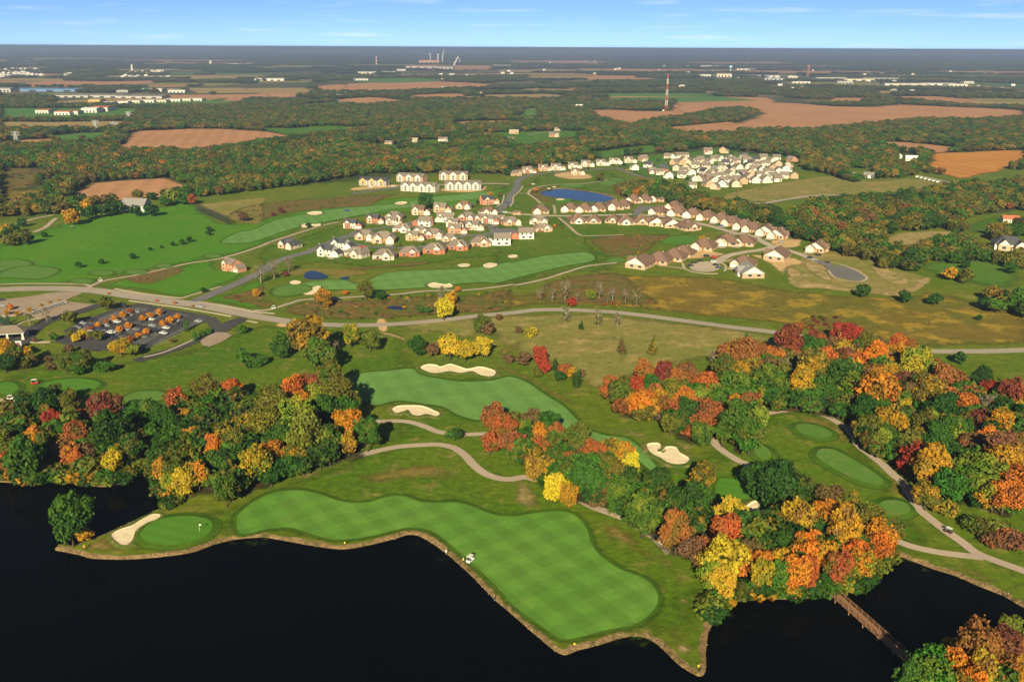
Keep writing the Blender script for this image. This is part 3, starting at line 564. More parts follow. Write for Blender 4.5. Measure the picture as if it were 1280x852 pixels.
mound(ell('R5', 175, 668, 92, 24, -0.12, 14, 0.04), 'tee', 0.4, 2.0, 'putting_green')
# ---- bunkers: sand dished below a raised grass lip
BUNK = [P('B5', '525,560 560,535 620,515 670,485 720,462 755,466 740,485 690,505 640,540 625,580 600,606 570,606 548,590'),
  P('B2', '800,285 830,270 870,272 890,280 930,268 970,278 1010,290 1060,280 1110,290 1135,305 1120,322 1070,318 1030,300 980,308 930,300 880,308 840,305'),
  P('B2', '675,470 700,455 760,452 810,455 850,470 885,488 870,500 830,490 790,497 760,490 745,472 720,480 690,485'),
  P('B3', '740,665 770,655 800,660 802,680 792,695 810,690 830,672 870,675 890,700 930,725 915,745 870,750 830,740 800,720 760,700'),
  P('B7', '745,225 790,207 830,225 880,196 902,205 890,240 830,250 780,242'),
  P('R5', '245,297 280,290 318,292 312,303 270,307'), P('R5', '670,250 700,242 732,245 722,254 690,257'), P('R5', '220,355 245,348 280,352 312,350 305,362 250,366 225,368'),
  P('R5', '975,547 1005,541 1036,545 1025,556 990,557'), P('R5', '1098,550 1125,538 1165,542 1160,555 1120,562'), P('R5', '830,645 860,635 910,643 940,640 950,655 900,660 850,658'),
  P('R5', '230,685 260,665 290,650 315,652 300,668 285,688 250,692'), P('R5', '163,630 190,622 218,630 205,640 175,641'), P('X4', '440,476 475,468 525,472 510,482 455,484'), P('X4', '400,350 420,344 442,350 425,358'), P('X4', '190,322 215,315 232,322 215,330'),
  P('X2', '680,680 730,668 775,675 760,695 700,700'), P('X4', '350,365 370,360 388,368 370,376')]
BUNK_LAB = ['pale sand bunker beside the green on the lakeside point', 'long wavy sand bunker across the top of the pale fairway', 'kidney-shaped sand bunker left of the lone dark round bush',
  'notched sand bunker below the dry bank beside the central grove', 'sand bunker half hidden behind the yellow trees right of centre', 'oval sand bunker left end of the upper fairway', 'small sand bunker beside the apartment-side upper fairway', 'low sand bunker by the path below the upper fairway',
  'left one of two small bunkers below the brick houses', 'right one of two small bunkers below the brick houses', 'sand bunker beside the gold tree on the middle fairway path', 'sand bunker beside the gold tree near the small dark pond', 'small sand bunker just above the leftmost middle green', 'sand bunker at the lower edge of the blue pond', 'tiny sand bunker at the upper left of the blue pond', 'tiny sand bunker on the grass by the bending boulevard',
  'bare sandy patch below the white house by the fairway', 'tiny sand bunker at the left bank of the blue pond']
for q, lb in zip(BUNK, BUNK_LAB):
    w = np.array([un(p, 0.15)[:2] for p in smooth(q, 4)]); big = np.ptp(w[:, 0]) > 12
    lip = 0.7 if big else 0.5; k = len(w)
    root = empty('sand_bunker', (*w.mean(0), 0.0)); tag(root, lb, 'bunker', 'sand bunkers on the golf course')
    c = w.mean(0)
    i1 = offset(w, -0.5)
    mb = MB(); mb.add([(*(p - c), 0.27) for p in i1] + [(*(p - c), lip - 0.12) for p in w], [(i, (i+1) % k, k + (i+1) % k, k + i) for i in range(k)])
    tri = tessellate_polygon([[Vector((*p, 0)) for p in i1]]); n0 = len(mb.v); mb.add([(*(p - c), 0.27) for p in i1], [t if ((i1[t[1]]-i1[t[0]])[0]*(i1[t[2]]-i1[t[0]])[1]-(i1[t[1]]-i1[t[0]])[1]*(i1[t[2]]-i1[t[0]])[0]) > 0 else (t[0], t[2], t[1]) for t in tri])
    link('sand', mb.mesh('sand', [M['sand']]), parent=root)
    o1, o2 = offset(w, 0.4), offset(w, 2.6 if big else 1.5)
    mb = MB(); mb.add([(*(p - c), lip - 0.12) for p in w] + [(*(p - c), lip) for p in o1] + [(*(p - c), 0.15) for p in o2], [(r*k+i, r*k+(i+1) % k, (r+1)*k+(i+1) % k, (r+1)*k+i) for r in range(2) for i in range(k)])
    link('grass_lip', mb.mesh('grass_lip', [M['lip']], True), parent=root)
# ---- small ponds
for q in (P('R5', '235,590 260,577 300,580 350,603 330,615 280,618 240,612'), P('R5', '405,612 425,605 452,606 445,616 415,618'), P('R5', '635,752 680,745 728,756 715,763 660,762'), P('R5', '425,283 440,279 458,283 440,288')):
    sheet('water', q, 'pond', 0.13, n=4)
# ---- roads and paths
main = P('R4', '-40,577 0,576 200,571 370,576 500,591 600,606 700,621 810,636 900,647 1000,667 1100,687 1172,701') + P('B2', '100,60 200,76 300,88 400,93 520,95 640,92 760,85 900,72 1050,54 1207,40') + P('B3', '120,70 250,63 370,62 480,66 600,73 750,90 900,110 1050,130 1150,143 1280,158') + P('R7', '200,722 300,737 420,755 560,773 700,786 800,791 900,791 1000,790 1160,785')
ribbon('main_road', main, 8, 'road', 0.135, wide=[12, 12, 11.5, 11, 10, 9, 8, 7, 7, 7, 7, 7, 7, 7, 7, 7, 7])
ribbon('pavement', P('R4', '510,572 600,588 700,602 800,613 850,600 920,580 980,562'), 1.8, 'concrete', 0.2, th=0.2)
ribbon('pavement', P('R4', '575,625 700,642 800,655 900,672 1030,695'), 1.8, 'concrete', 0.2, th=0.2); ribbon('pavement', P('R4', '880,630 900,630 1000,648 1100,668 1172,680'), 1.8, 'concrete', 0.2, th=0.2)
ribbon('pavement', P('B2', '40,32 100,38 155,44'), 1.6, 'concrete', 0.2, th=0.2); ribbon('pavement', P('B2', '30,74 80,84'), 1.6, 'concrete', 0.2, th=0.2)
ribbon('side_street', P('R4', '860,632 920,605 1000,572 1100,527 1172,490') + P('R5', '60,555 100,532 170,506 250,486 330,452 400,421 460,404') , 8.5, 'street', 0.128)
ribbon('estate_street', P('X1', '280,455 360,402 440,382 560,372 640,357 720,348 900,312 960,292 1100,270') , 7, 'street', 0.13)
ribbon('estate_street', P('X1', '270,480 330,520 450,543 560,552 700,552 850,560 1030,548 1150,520 1280,500') + P('X2', '100,500 200,490 320,475 440,468 540,450'), 7, 'street', 0.132)
sheet('street_turnaround', ell('X2', 650, 440, 140, 36, 0, 16, 0.0), 'street', 0.134)
ribbon('boulevard', P('X2', '560,450 520,380 500,300 560,245 620,205 665,165 690,120 715,65 760,10') + P('X4', '55,330 52,292 120,252 200,232 300,217 420,207 560,197 700,187 850,177 1000,167 1060,168 1150,200 1300,250') + P('X7', '100,195 170,220 240,225'), 8, 'street', 0.13)
ribbon('pavement', P('X2', '560,195 610,165 632,120 640,70') , 1.6, 'concrete', 0.2, th=0.2); ribbon('pavement', P('X2', '700,190 730,140 735,90 790,40 830,-20'), 1.6, 'concrete', 0.2, th=0.2)
ribbon('villa_street', P('X2', '620,240 800,262 1000,275 1280,282') + P('X4', '700,637 1000,632 1240,622') + P('X5', '330,225 400,232 560,242 700,272 850,302 950,322 1100,362 1239,402') + P('X6', '300,292 420,322 500,362 560,392 620,417 720,442 850,482 950,522 1040,560'), 7, 'concrete', 0.136)
sheet('street_turnaround', P('X5', '235,222 280,145 350,135 440,140 425,168 340,190 300,225'), 'street', 0.139)
ribbon('villa_street', P('X6', '620,417 500,446 350,467 200,502 100,562 0,600') + P('X5', '1050,650 960,690'), 7, 'concrete', 0.138)
sheet('street_turnaround', ell('X5', 940, 725, 150, 52, 0, 16, 0), 'concrete', 0.141)
ribbon('dark_street', P('X6', '1000,540 1060,562 1130,600 1170,640'), 7, 'street', 0.36)
sheet('dark_turnaround', P('R7', '403,492 425,478 470,485 522,511 532,524 505,531 440,521 405,508'), 'street', 0.145)
ribbon('pavement', P('R7', '405,480 402,500 430,524 500,536 538,526 525,508 470,480 430,470'), 1.6, 'concrete', 0.16)
ribbon('suburb_street', P('X7', '100,170 250,150 340,130 480,95 620,80 760,70 860,60 960,45'), 7, 'street', 0.2); ribbon('suburb_street', P('X7', '480,95 560,150 660,150 800,130 960,150 1110,150'), 7, 'street', 0.21); ribbon('suburb_street', P('X7', '560,160 570,210 700,240 860,220 1000,195 1110,180'), 7, 'street', 0.22)
ribbon('country_road', P('R7', '-100,262 60,252 160,248 240,235 330,222 420,218 560,222 640,215 760,200'), 7, 'road', 0.35); ribbon('country_road', P('R7', '720,145 780,158 880,180'), 7, 'road', 0.35)
ribbon('construction_road', P('X3', '0,240 100,225 200,212 330,198 390,190'), 9, 'street', 0.14); ribbon('construction_road', P('X3', '390,190 700,170 1040,160 1130,160 1260,165'), 7, 'concrete', 0.36)
ribbon('farm_track', P('R4', '60,290 150,262 240,245') , 4, 'path', 0.12); ribbon('farm_track', P('R4', '150,322 200,300 235,270 250,258'), 4, 'path', 0.121)
ribbon('highway', P('M7', '-40,362 300,366 600,365 900,357'), 22, 'concrete', 1.3); ribbon('highway', P('A2', '-40,352 60,352 200,350 330,346 480,342'), 22, 'concrete', 1.3)
ribbon('lane', P('M3', '1060,125 1200,130 1280,140'), 8, 'concrete', 0.9); ribbon('lane', P('M4', '0,388 120,372 240,362 340,360 480,350'), 4, 'concrete', 0.6); ribbon('lane', P('M4', '0,262 60,258'), 5, 'concrete', 0.6)
cp = [('B2', '30,822 60,808 150,770 270,737 380,706 500,680 600,655 700,635 800,627 880,625 950,640 1000,675 1040,718 1090,755 1150,775 1207,778'), ]
ribbon('cart_path', P(*cp[0]) + P('B3', '100,808 200,806') + P('B7', '90,118 170,150 240,185 300,217 370,242 410,258 480,298 525,330 545,350 580,385'), 3.6, 'path', 0.15)
ribbon('cart_path', P('B2', '470,505 540,512 610,522 700,520 760,526 820,545 880,568 950,578 1010,580 1100,576'), 3.4, 'path', 0.15)
ribbon('cart_path', P('B4', '20,440 70,425 125,418 200,405 290,402 380,420 450,455 510,500 545,558 600,602 650,642 700,690 740,722 770,772 810,832') + P('B8', '700,195 750,245 820,300 880,342 940,386 1040,425 1109,450 1200,492'), 3.6, 'path', 0.15)
ribbon('cart_path', P('B8', '560,318 630,335 700,360 790,380 880,392 955,400'), 3.4, 'path', 0.153)
ribbon('cart_path', P('B3', '870,600 890,612 960,622 1020,620 1050,665 1110,710 1180,745 1280,770') , 3.4, 'path', 0.15); ribbon('cart_path', P('B4', '-10,615 20,625 70,655 130,672'), 3.4, 'path', 0.152)
ribbon('cart_path', P('B1', '-10,683 40,690 100,722 150,750'), 3.4, 'path', 0.15); ribbon('cart_path', P('B1', '-10,620 60,628 120,650'), 3.0, 'path', 0.15); ribbon('cart_path', P('B1', '560,665 660,662 780,658'), 2.8, 'path', 0.15)
ribbon('cart_path', P('R4', '400,562 460,538 560,520 640,505 740,482 850,458 960,442 1080,410 1172,378') + P('R5', '60,440 200,395 330,355 400,340'), 3.2, 'path', 0.15)
ribbon('cart_path', P('R5', '-10,768 60,765 160,735 230,716 350,712 470,703 560,697 680,690 800,676 900,672 1040,668 1160,655 1239,643') + P('R6', '100,690 230,662 330,630 430,602 560,588'), 3.0, 'path', 0.15)
ribbon('cart_path', P('R4', '0,553 150,550 370,553 400,570'), 3.0, 'path', 0.15); ribbon('cart_path', P('R6', '290,378 340,420 380,455 430,463 590,458'), 2.8, 'path', 0.15)
ribbon('cart_path', P('X4', '285,515 240,475 190,440 165,420 180,385 230,360 340,338 500,325 700,320 850,300 960,278'), 2.8, 'path', 0.15); ribbon('cart_path', P('X4', '75,415 165,420'), 2.4, 'path', 0.152); ribbon('cart_path', P('X4', '430,620 425,560 412,535'), 2.6, 'path', 0.15); ribbon('cart_path', P('X5', '490,715 620,728 740,745'), 2.8, 'path', 0.15)
ribbon('pavement', P('X5', '725,690 740,740 830,775 960,792 1060,790'), 1.8, 'concrete', 0.2, th=0.2); ribbon('pavement', P('X5', '1239,650 1100,680 1140,720 1130,770'), 1.8, 'concrete', 0.2, th=0.2)
# ---- clubhouse car parks
lotp = P('V1', '640,128 700,125 900,170 1100,200 1225,225 1230,245 1150,290 1060,330 900,400 760,470 690,505 600,520 440,510 300,460 180,400 60,350 130,310 300,230 480,165')
sheet('parking_lot', lotp, 'asphalt', 0.13, n=3)
ribbon('lot_drive', P('V1', '1225,240 1120,310 1230,330 1290,310')[0:1] + P('V1', '1290,330 1200,385 1100,430 950,490 780,540 640,585'), 7, 'asphalt', 0.127)
ribbon('lot_drive', P('R4', '1090,705 1040,720 1000,745 930,790'), 9, 'asphalt', 0.126)
ribbon('lot_drive', P('V1', '20,420 200,445 330,470 450,480'), 8, 'asphalt', 0.128); ribbon('lot_drive', P('X8', '1080,90 900,150 700,210 560,250 430,310 320,400 250,480 160,520'), 8, 'asphalt', 0.127); ribbon('lot_drive', P('X8', '640,430 700,480 860,520 1000,560 1100,570'), 7, 'asphalt', 0.126)
sheet('entrance_court', P('X8', '0,420 150,420 300,400 330,430 320,500 200,560 100,500 0,470'), 'asphalt', 0.122, n=3)
sheet('gravel_lot', P('X8', '-60,60 120,30 350,0 620,-40 880,-30 700,50 1000,95 860,140 660,200 520,230 420,250 300,210 100,225 -60,230'), 'lot', 0.124, n=3)
ribbon('pavement', P('X8', '140,330 260,275 430,235'), 2.2, 'concrete', 0.2, th=0.2); ribbon('pavement', P('V1', '1110,410 1000,460 850,520 700,555'), 1.4, 'concrete', 0.2, th=0.2); ribbon('pavement', P('X8', '330,490 430,492 540,492'), 2.5, 'concrete', 0.2, th=0.2)
ribbon('pavement', P('X8', '0,215 120,215 230,200 330,175 560,105 690,60'), 2.0, 'concrete', 0.2, th=0.2)
sheet('gravel_patch', P('R4', '890,805 960,765 1030,780 930,830'), 'lot', 0.13, n=2)
sheet('lot_island', P('V1', '640,160 680,150 760,165 740,178 660,172'), 'rough', 0.16, n=3) if False else None
# stall lines, row by row (surveyed row axes)
mb = MB()
def stalls(a, b, n, L=5.0):
    A, B = un(a), un(b); d = B - A; d /= np.linalg.norm(d); rowd = un(p1('V1', 1225, 225)) - un(p1('V1', 640, 128)); rowd /= np.linalg.norm(rowd)
    for i in range(n):
        c = A + (B - A) * i / (n - 1); e = c + rowd * L
        nr = np.array([-rowd[1], rowd[0], 0]) * 0.06
        mb.add([(*(c - nr)[:2], .36), (*(e - nr)[:2], .36), (*(e + nr)[:2], .36), (*(c + nr)[:2], .36)], [(0, 1, 2, 3)])
stalls(p1('V1', 575, 160), p1('V1', 130, 325), 34); stalls(p1('V1', 640, 160), p1('V1', 200, 345), 30); stalls(p1('V1', 690, 165), p1('V1', 330, 330), 28)
stalls(p1('V1', 800, 180), p1('V1', 420, 380), 30); stalls(p1('V1', 850, 190), p1('V1', 480, 400), 30); stalls(p1('V1', 960, 205), p1('V1', 600, 430), 28); stalls(p1('V1', 1010, 215), p1('V1', 660, 440), 28); stalls(p1('V1', 1140, 250), p1('V1', 760, 455), 26)
o = link('stall_line', mb.mesh('stall_line'), M['paint']); tag(o, kind='structure')
# ---- stones along the lake shore
mb = MB(); OCT = [(1,0,0),(-1,0,0),(0,1,0),(0,-1,0),(0,0,1),(0,0,-1)]; OF = [(0,2,4),(2,1,4),(1,3,4),(3,0,4),(2,0,5),(1,2,5),(3,1,5),(0,3,5)]
for i in range(len(lake_w)):
    a, b = lake_w[i-1], lake_w[i]; px, py = proj(np.array([a[0]]), np.array([a[1]]))
    if not (-20 < px[0] < 1300 and 590 < py[0] < 870): continue
    L = np.linalg.norm(b - a); nr = np.array([b[1]-a[1], -(b[0]-a[0])]) / (L + 1e-9)
    if np.dot(lake_top[i] - lake_w[i], nr) < 0: nr = -nr
    for k in range(int(L * 2.0)):
        u = random.random(); s = random.random() ** 1.3; c = a + (b - a) * random.random() + nr * (u * 1.5 - 0.35); r = 0.08 + 0.30 * s ** 1.5
        zz = WL + 0.1 + 0.6 * max(u - 0.2, 0); q = [random.uniform(.6, 1.2) for _ in range(6)]; an = random.random() * 6
        ca, sa = math.cos(an), math.sin(an)
        mb.add([(c[0] + r*q[j]*(v[0]*ca - v[1]*sa), c[1] + r*q[j]*(v[0]*sa + v[1]*ca), zz + r*.6*q[j]*v[2]) for j, v in enumerate(OCT)], OF)
tag(link('shore_stone', mb.mesh('shore_stone'), M['rock']), 'tan rubble stones lining the lake shore', 'stones', kind='stuff')
# ------------------------------------------------------------------ buildings
def r_gable(mb, x0, x1, y0, y1, z, rise, axis='x', oh=0.5, th=0.22):
    if axis == 'x': a0, a1, b0, b1 = x0 - oh * .6, x1 + oh * .6, y0, y1
    else: a0, a1, b0, b1 = y0 - oh * .6, y1 + oh * .6, x0, x1
    m = (b0 + b1) / 2; sl = rise / (m - b0); pr = [(b0 - oh, z - oh * sl), (m, z + rise), (b1 + oh, z - oh * sl), (b1 + oh, z - oh * sl + th), (m, z + rise + th), (b0 - oh, z - oh * sl + th)]
    V = [(a, b, c) if axis == 'x' else (b, a, c) for a in (a0, a1) for b, c in pr]
    F = [(0,1,7,6),(1,2,8,7),(2,3,9,8),(3,4,10,9),(4,5,11,10),(5,0,6,11),(0,5,4,1),(1,4,3,2),(6,7,10,11),(7,8,9,10)]
    return mb.add(V, F)
def r_hip(mb, x0, x1, y0, y1, z, rise, oh=0.5):
    x0 -= oh; x1 += oh; y0 -= oh; y1 += oh; w, d = x1 - x0, y1 - y0
    if w >= d: ra, rb = (x0 + d / 2, (y0 + y1) / 2), (x1 - d / 2, (y0 + y1) / 2)
    else: ra, rb = ((x0 + x1) / 2, y0 + w / 2), ((x0 + x1) / 2, y1 - w / 2)
    V = [(x0,y0,z-.12),(x1,y0,z-.12),(x1,y1,z-.12),(x0,y1,z-.12),(x0,y0,z+.1),(x1,y0,z+.1),(x1,y1,z+.1),(x0,y1,z+.1),(*ra, z+rise),(*rb, z+rise)]
    F = [(0,3,2,1),(0,1,5,4),(1,2,6,5),(2,3,7,6),(3,0,4,7)]
    F += [(4,5,9,8),(5,6,9),(6,7,8,9),(7,4,8)] if w >= d else [(4,5,8),(5,6,9,8),(6,7,9),(7,4,8,9)]
    return mb.add(V, F)
def gwall(mb, x0, x1, y0, y1, h, rise, axis):
    mb.box(x0, x1, y0, y1, -0.3, h)
    if axis == 'x':
        m = (y0 + y1) / 2; return mb.add([(x0,y0,h),(x0,y1,h),(x0,m,h+rise),(x1,y0,h),(x1,y1,h),(x1,m,h+rise)], [(1,0,2),(3,4,5),(0,3,5,2),(4,1,2,5)])
    m = (x0 + x1) / 2; return mb.add([(x0,y0,h),(x1,y0,h),(m,y0,h+rise),(x0,y1,h),(x1,y1,h),(m,y1,h+rise)], [(0,1,2),(4,3,5),(1,4,5,2),(3,0,2,5)])
def tri_panel(x0, x1, y, h, rise, out=-1, t=0.06):
    m = (x0 + x1) / 2; mb = MB(); i = .25
    mb.add([(x0+i,y,h),(x1-i,y,h),(m,y,h+rise-.2),(x0+i,y+out*t,h),(x1-i,y+out*t,h),(m,y+out*t,h+rise-.2)], [(0,2,1),(3,4,5),(0,1,4,3),(1,2,5,4),(2,0,3,5)]); return mb
def win_mesh(w, h):
    mb = MB(); mb.box(-w/2, w/2, -.08, 0, 0, h); mb.cur = 1; mb.box(-w/2 + .12, w/2 - .12, -.11, -.085, .12, h - .12); return mb.mesh('window', [M['white'], M['glass']])
WIN = {k: win_mesh(*k) for k in ((1.3, 1.6), (1.8, 1.6), (2.4, 1.7))}
def gdoor(w): 
    mb = MB(); mb.box(-w/2, w/2, -.07, 0, 0, 2.3)
    for k in range(3): mb.box(-w/2 + .1, w/2 - .1, -.1, -.075, .08 + .75 * k, .68 + .75 * k)
    return mb.mesh('garage_door', [M['white']])
GD = gdoor(4.8); DOORM = MB().box(-.55, .55, -.07, 0, 0, 2.15).box(-.4, .4, -.1, -.075, 1.2, 1.95).mesh('door', [M['wood']])
def W_(x, y, z, side, k=(1.3, 1.6)): return ('window', WIN[k], None, (x, y, z), {'f': 0, 'b': math.pi, 'l': -math.pi/2, 'r': math.pi/2}[side], None)
def house_kind(kind):
    L = []
    if kind == 'two':
        w = MB(); gwall(w, -6, 6, -4.5, 4.5, 5.4, 3.0, 'x'); g = MB(); gwall(g, -4.2, .8, -6, -4.4, 5.4, 2.5, 'y'); gw = MB(); gwall(gw, 6, 12, -4.2, 3.6, 3.0, 2.4, 'y')
        r = MB(); r_gable(r, -6, 6, -4.5, 4.5, 5.42, 3.0, 'x'); r_gable(r, -4.2, .8, -6, -1.5, 5.45, 2.5, 'y', .35); r_gable(r, 6.05, 12, -4.2, 3.6, 3.02, 2.4, 'y', .35)
        L += [('wall', w.mesh('wall', [M['wall']]), 'w1', 0, 0, None), ('front_bay', g.mesh('front_bay', [M['wall']]), 'w2', 0, 0, None), ('garage', gw.mesh('garage', [M['wall']]), 'w2', 0, 0, None), ('roof', r.mesh('roof', [M['roof']]), 'rf', 0, 0, None),
              ('chimney', MB().box(-6.6, -6.02, -.4, .4, 0, 8.7).mesh('chimney', [M['wall']]), 'w2', 0, 0, 'roof'), ('garage_door', GD, None, (9, -4.22, 0), 0, None), ('door', DOORM, None, (1.9, -4.52, 0), 0, None), ('gable_trim', tri_panel(-4.2, .8, -6.02, 5.5, 2.3).mesh('gable_trim', [M['white']]), None, 0, 0, None)]
        L += [W_(-1.7, -6.02, .8, 'f', (2.4, 1.7)), W_(-1.7, -6.02, 3.5, 'f', (1.8, 1.6)), W_(3.6, -4.52, 3.5, 'f'), W_(4.2, -4.52, .8, 'f', (1.8, 1.6)), W_(-6.02, -2.4, 3.4, 'l'), W_(-6.02, 2.4, 3.4, 'l'), W_(-3.5, 4.52, 3.4, 'b', (1.8, 1.6)), W_(0, 4.52, 3.4, 'b'), W_(3.5, 4.52, 3.4, 'b', (1.8, 1.6)), W_(-3, 4.52, .7, 'b', (2.4, 1.7)), W_(2.5, 4.52, .7, 'b', (2.4, 1.7))]
    elif kind == 'ranch':
        w = MB().box(-8, 8, -5, 5, -.3, 3.3); g = MB(); gwall(g, -6.4, -.6, -7, -4.9, 3.3, 2.8, 'y'); g2 = MB(); gwall(g2, 2, 7.6, -8.2, -4.9, 3.0, 2.6, 'y')
        g4 = MB(); gwall(g4, -5.5, .5, 4.9, 6.6, 3.3, 2.7, 'y'); r = MB(); r_gable(r, -5.5, .5, 1, 6.6, 3.37, 2.7, 'y', .4); r_hip(r, -8, 8, -5, 5, 3.32, 3.9); r_gable(r, -6.4, -.6, -7, -1, 3.36, 2.8, 'y', .4); r_gable(r, 2, 7.6, -8.2, -1, 3.06, 2.6, 'y', .4)
        L += [('wall', w.mesh('wall', [M['wall']]), 'w1', 0, 0, None), ('front_bay', g.mesh('front_bay', [M['wall']]), 'w2', 0, 0, None), ('garage', g2.mesh('garage', [M['wall']]), 'w2', 0, 0, None), ('roof', r.mesh('roof', [M['roof']]), 'rf', 0, 0, None),
              ('chimney', MB().box(-1.0, -.5, 2.7, 3.2, 3.4, 6.3).mesh('chimney', [M['wall']]), 'w2', 0, 0, 'roof'), ('garage_door', GD, None, (4.8, -8.22, 0), 0, None), ('door', DOORM, None, (.6, -5.02, 0), 0, None), ('gable_trim', tri_panel(-6.4, -.6, -7.02, 3.4, 2.6).mesh('gable_trim', [M['white']]), None, 0, 0, None), ('gable_trim', tri_panel(2, 7.6, -8.22, 3.1, 2.4).mesh('gable_trim', [M['white']]), None, 0, 0, None)]
        L += [W_(-3.5, -7.02, .8, 'f', (2.4, 1.7)), W_(-8.02, -2, .9, 'l'), W_(-8.02, 2, .9, 'l'), W_(8.02, 1, .9, 'r'), ('rear_bay', g4.mesh('rear_bay', [M['wall']]), 'w1', 0, 0, None), ('gable_trim', tri_panel(-5.5, .5, 6.62, 3.4, 2.5, 1).mesh('gable_trim', [M['white']]), None, 0, 0, None), ('deck', MB().box(.8, 6, 5.05, 8, .5, .7).box(.8, 6, 7.9, 8, .7, 1.6).mesh('deck', [M['wood']]), None, 0, 0, None), W_(-2.5, 6.62, .8, 'b', (2.4, 1.7)), W_(4, 5.02, .8, 'b', (2.4, 1.7))]
    elif kind == 'villa':
        w = MB(); gwall(w, -6.2, 6.2, -7, 7, 2.7, 3.9, 'y'); r = MB(); r_gable(r, -6.2, 6.2, -7, 7, 2.72, 3.9, 'y', .6); g = MB(); gwall(g, -5.6, .4, -9, -6.9, 2.8, 2.3, 'y'); r_gable(r, -5.6, .4, -9, -4, 2.86, 2.3, 'y', .4); r_gable(r, 1.2, 7.2, -2.5, 2.5, 3.1, 2.2, 'x', .4); g3 = MB(); gwall(g3, 6.0, 7.2, -2.5, 2.5, 3.0, 2.2, 'x')
        L += [('wall', w.mesh('wall', [M['wall']]), 'w1', 0, 0, None), ('garage', g.mesh('garage', [M['wall']]), 'w2', 0, 0, None), ('side_bay', g3.mesh('side_bay', [M['wall']]), 'w2', 0, 0, None), ('roof', r.mesh('roof', [M['roof']]), 'rf', 0, 0, None), ('gable_siding', tri_panel(-6.2, 6.2, -7.02, 2.75, 3.6).mesh('gable_siding', [M['white']]), None, 0, 0, None), ('gable_siding', tri_panel(-6.2, 6.2, 7.02, 2.75, 3.6, 1).mesh('gable_siding', [M['white']]), None, 0, 0, None), ('gable_siding', tri_panel(-5.6, .4, -9.02, 2.9, 2.1).mesh('gable_siding', [M['white']]), None, 0, 0, None),
              ('garage_door', GD, None, (-2.6, -9.02, 0), 0, None), ('door', DOORM, None, (2, -7.02, 0), 0, None), ('vent_pipe', MB().cyl((2, 2, 4.5), (2, 2, 6.3), .16, .16, 6).mesh('vent_pipe', [M['white']]), None, 0, 0, 'roof')]
        L += [W_(4.2, -7.02, .8, 'f', (1.8, 1.6)), W_(-6.22, -2, .9, 'l', (1.8, 1.6)), W_(-6.22, 3, .9, 'l'), W_(7.22, 0, .8, 'r', (2.4, 1.7)), W_(-3, 7.02, .7, 'b', (2.4, 1.7)), W_(2, 7.02, .7, 'b', (2.4, 1.7))]
    elif kind == 'hvilla':
        w = MB().box(-6.8, 6.8, -6.4, 6.4, -.3, 2.5); r = MB(); r_hip(r, -6.8, 6.8, -6.4, 6.4, 2.52, 4.3, .7); g = MB(); gwall(g, -5.8, -.2, -8.4, -6.3, 2.8, 2.2, 'y'); r_gable(r, -5.8, -.2, -8.4, -2.6, 2.96, 2.2, 'y', .4); g3 = MB(); gwall(g3, -2.6, 2.6, 6.3, 7.4, 2.8, 2.1, 'y'); r_gable(r, -2.6, 2.6, 2.6, 7.4, 2.97, 2.1, 'y', .4)
        L += [('wall', w.mesh('wall', [M['wall']]), 'w1', 0, 0, None), ('garage', g.mesh('garage', [M['wall']]), 'w2', 0, 0, None), ('rear_bay', g3.mesh('rear_bay', [M['wall']]), 'w2', 0, 0, None), ('roof', r.mesh('roof', [M['roof']]), 'rf', 0, 0, None), ('gable_siding', tri_panel(-5.8, -.2, -8.42, 2.9, 2.0).mesh('gable_siding', [M['white']]), None, 0, 0, None), ('gable_siding', tri_panel(-2.6, 2.6, 7.42, 2.9, 1.9, 1).mesh('gable_siding', [M['white']]), None, 0, 0, None), ('garage_door', GD, None, (-3, -8.42, 0), 0, None), ('door', DOORM, None, (1.2, -6.42, 0), 0, None), ('vent_pipe', MB().cyl((2, 2, 4.5), (2, 2, 6.6), .16, .16, 6).mesh('vent_pipe', [M['white']]), None, 0, 0, 'roof')]
        L += [W_(4.2, -6.42, .8, 'f', (1.8, 1.6)), W_(-6.82, -2, .7, 'l', (1.8, 1.6)), W_(-6.82, 3, .7, 'l'), W_(6.82, 0, .7, 'r', (2.4, 1.7)), W_(0, 7.42, .7, 'b', (2.4, 1.7)), W_(4.6, 6.42, .7, 'b', (1.8, 1.6)), W_(-4.6, 6.42, .7, 'b', (1.8, 1.6))]
    elif kind == 'suburb':
        w = MB(); gwall(w, -5.2, 5.2, -4.2, 4.2, 5.0, 3.4, 'x'); g = MB(); gwall(g, -5, .8, -7, -4.1, 2.8, 2.2, 'y'); r = MB(); r_gable(r, -5.2, 5.2, -4.2, 4.2, 5.02, 3.4, 'x'); r_gable(r, -5, .8, -7, -2.5, 2.84, 2.2, 'y', .35)
        L += [('wall', w.mesh('wall', [M['wall']]), 'w1', 0, 0, None), ('garage', g.mesh('garage', [M['wall']]), 'w2', 0, 0, None), ('roof', r.mesh('roof', [M['roof']]), 'rf', 0, 0, None), ('garage_door', GD, None, (-2.1, -7.02, 0), 0, None), W_(3, -4.22, .8, 'f', (1.8, 1.6)), W_(3, -4.22, 3.3, 'f', (1.8, 1.6)), W_(-2.5, -4.22, 3.5, 'f', (1.3, 1.6)), W_(-2.8, 4.22, 3.3, 'b', (1.8, 1.6)), W_(2.8, 4.22, 3.3, 'b', (1.8, 1.6)), W_(0, 4.22, .7, 'b', (2.4, 1.7)), W_(-5.22, 0, 3.2, 'l')]
    elif kind in ('apartment', 'terrace'):
        hw = 20 if kind == 'apartment' else 17; fl = 3; w = MB(); gwall(w, -hw, hw, -7, 7, 8.6, 3.2, 'x'); r = MB(); r_gable(r, -hw, hw, -7, 7, 8.62, 3.2, 'x', .7); L = []
        xs = [-14, -5, 5, 14] if kind == 'apartment' else [-11.5, 0, 11.5]
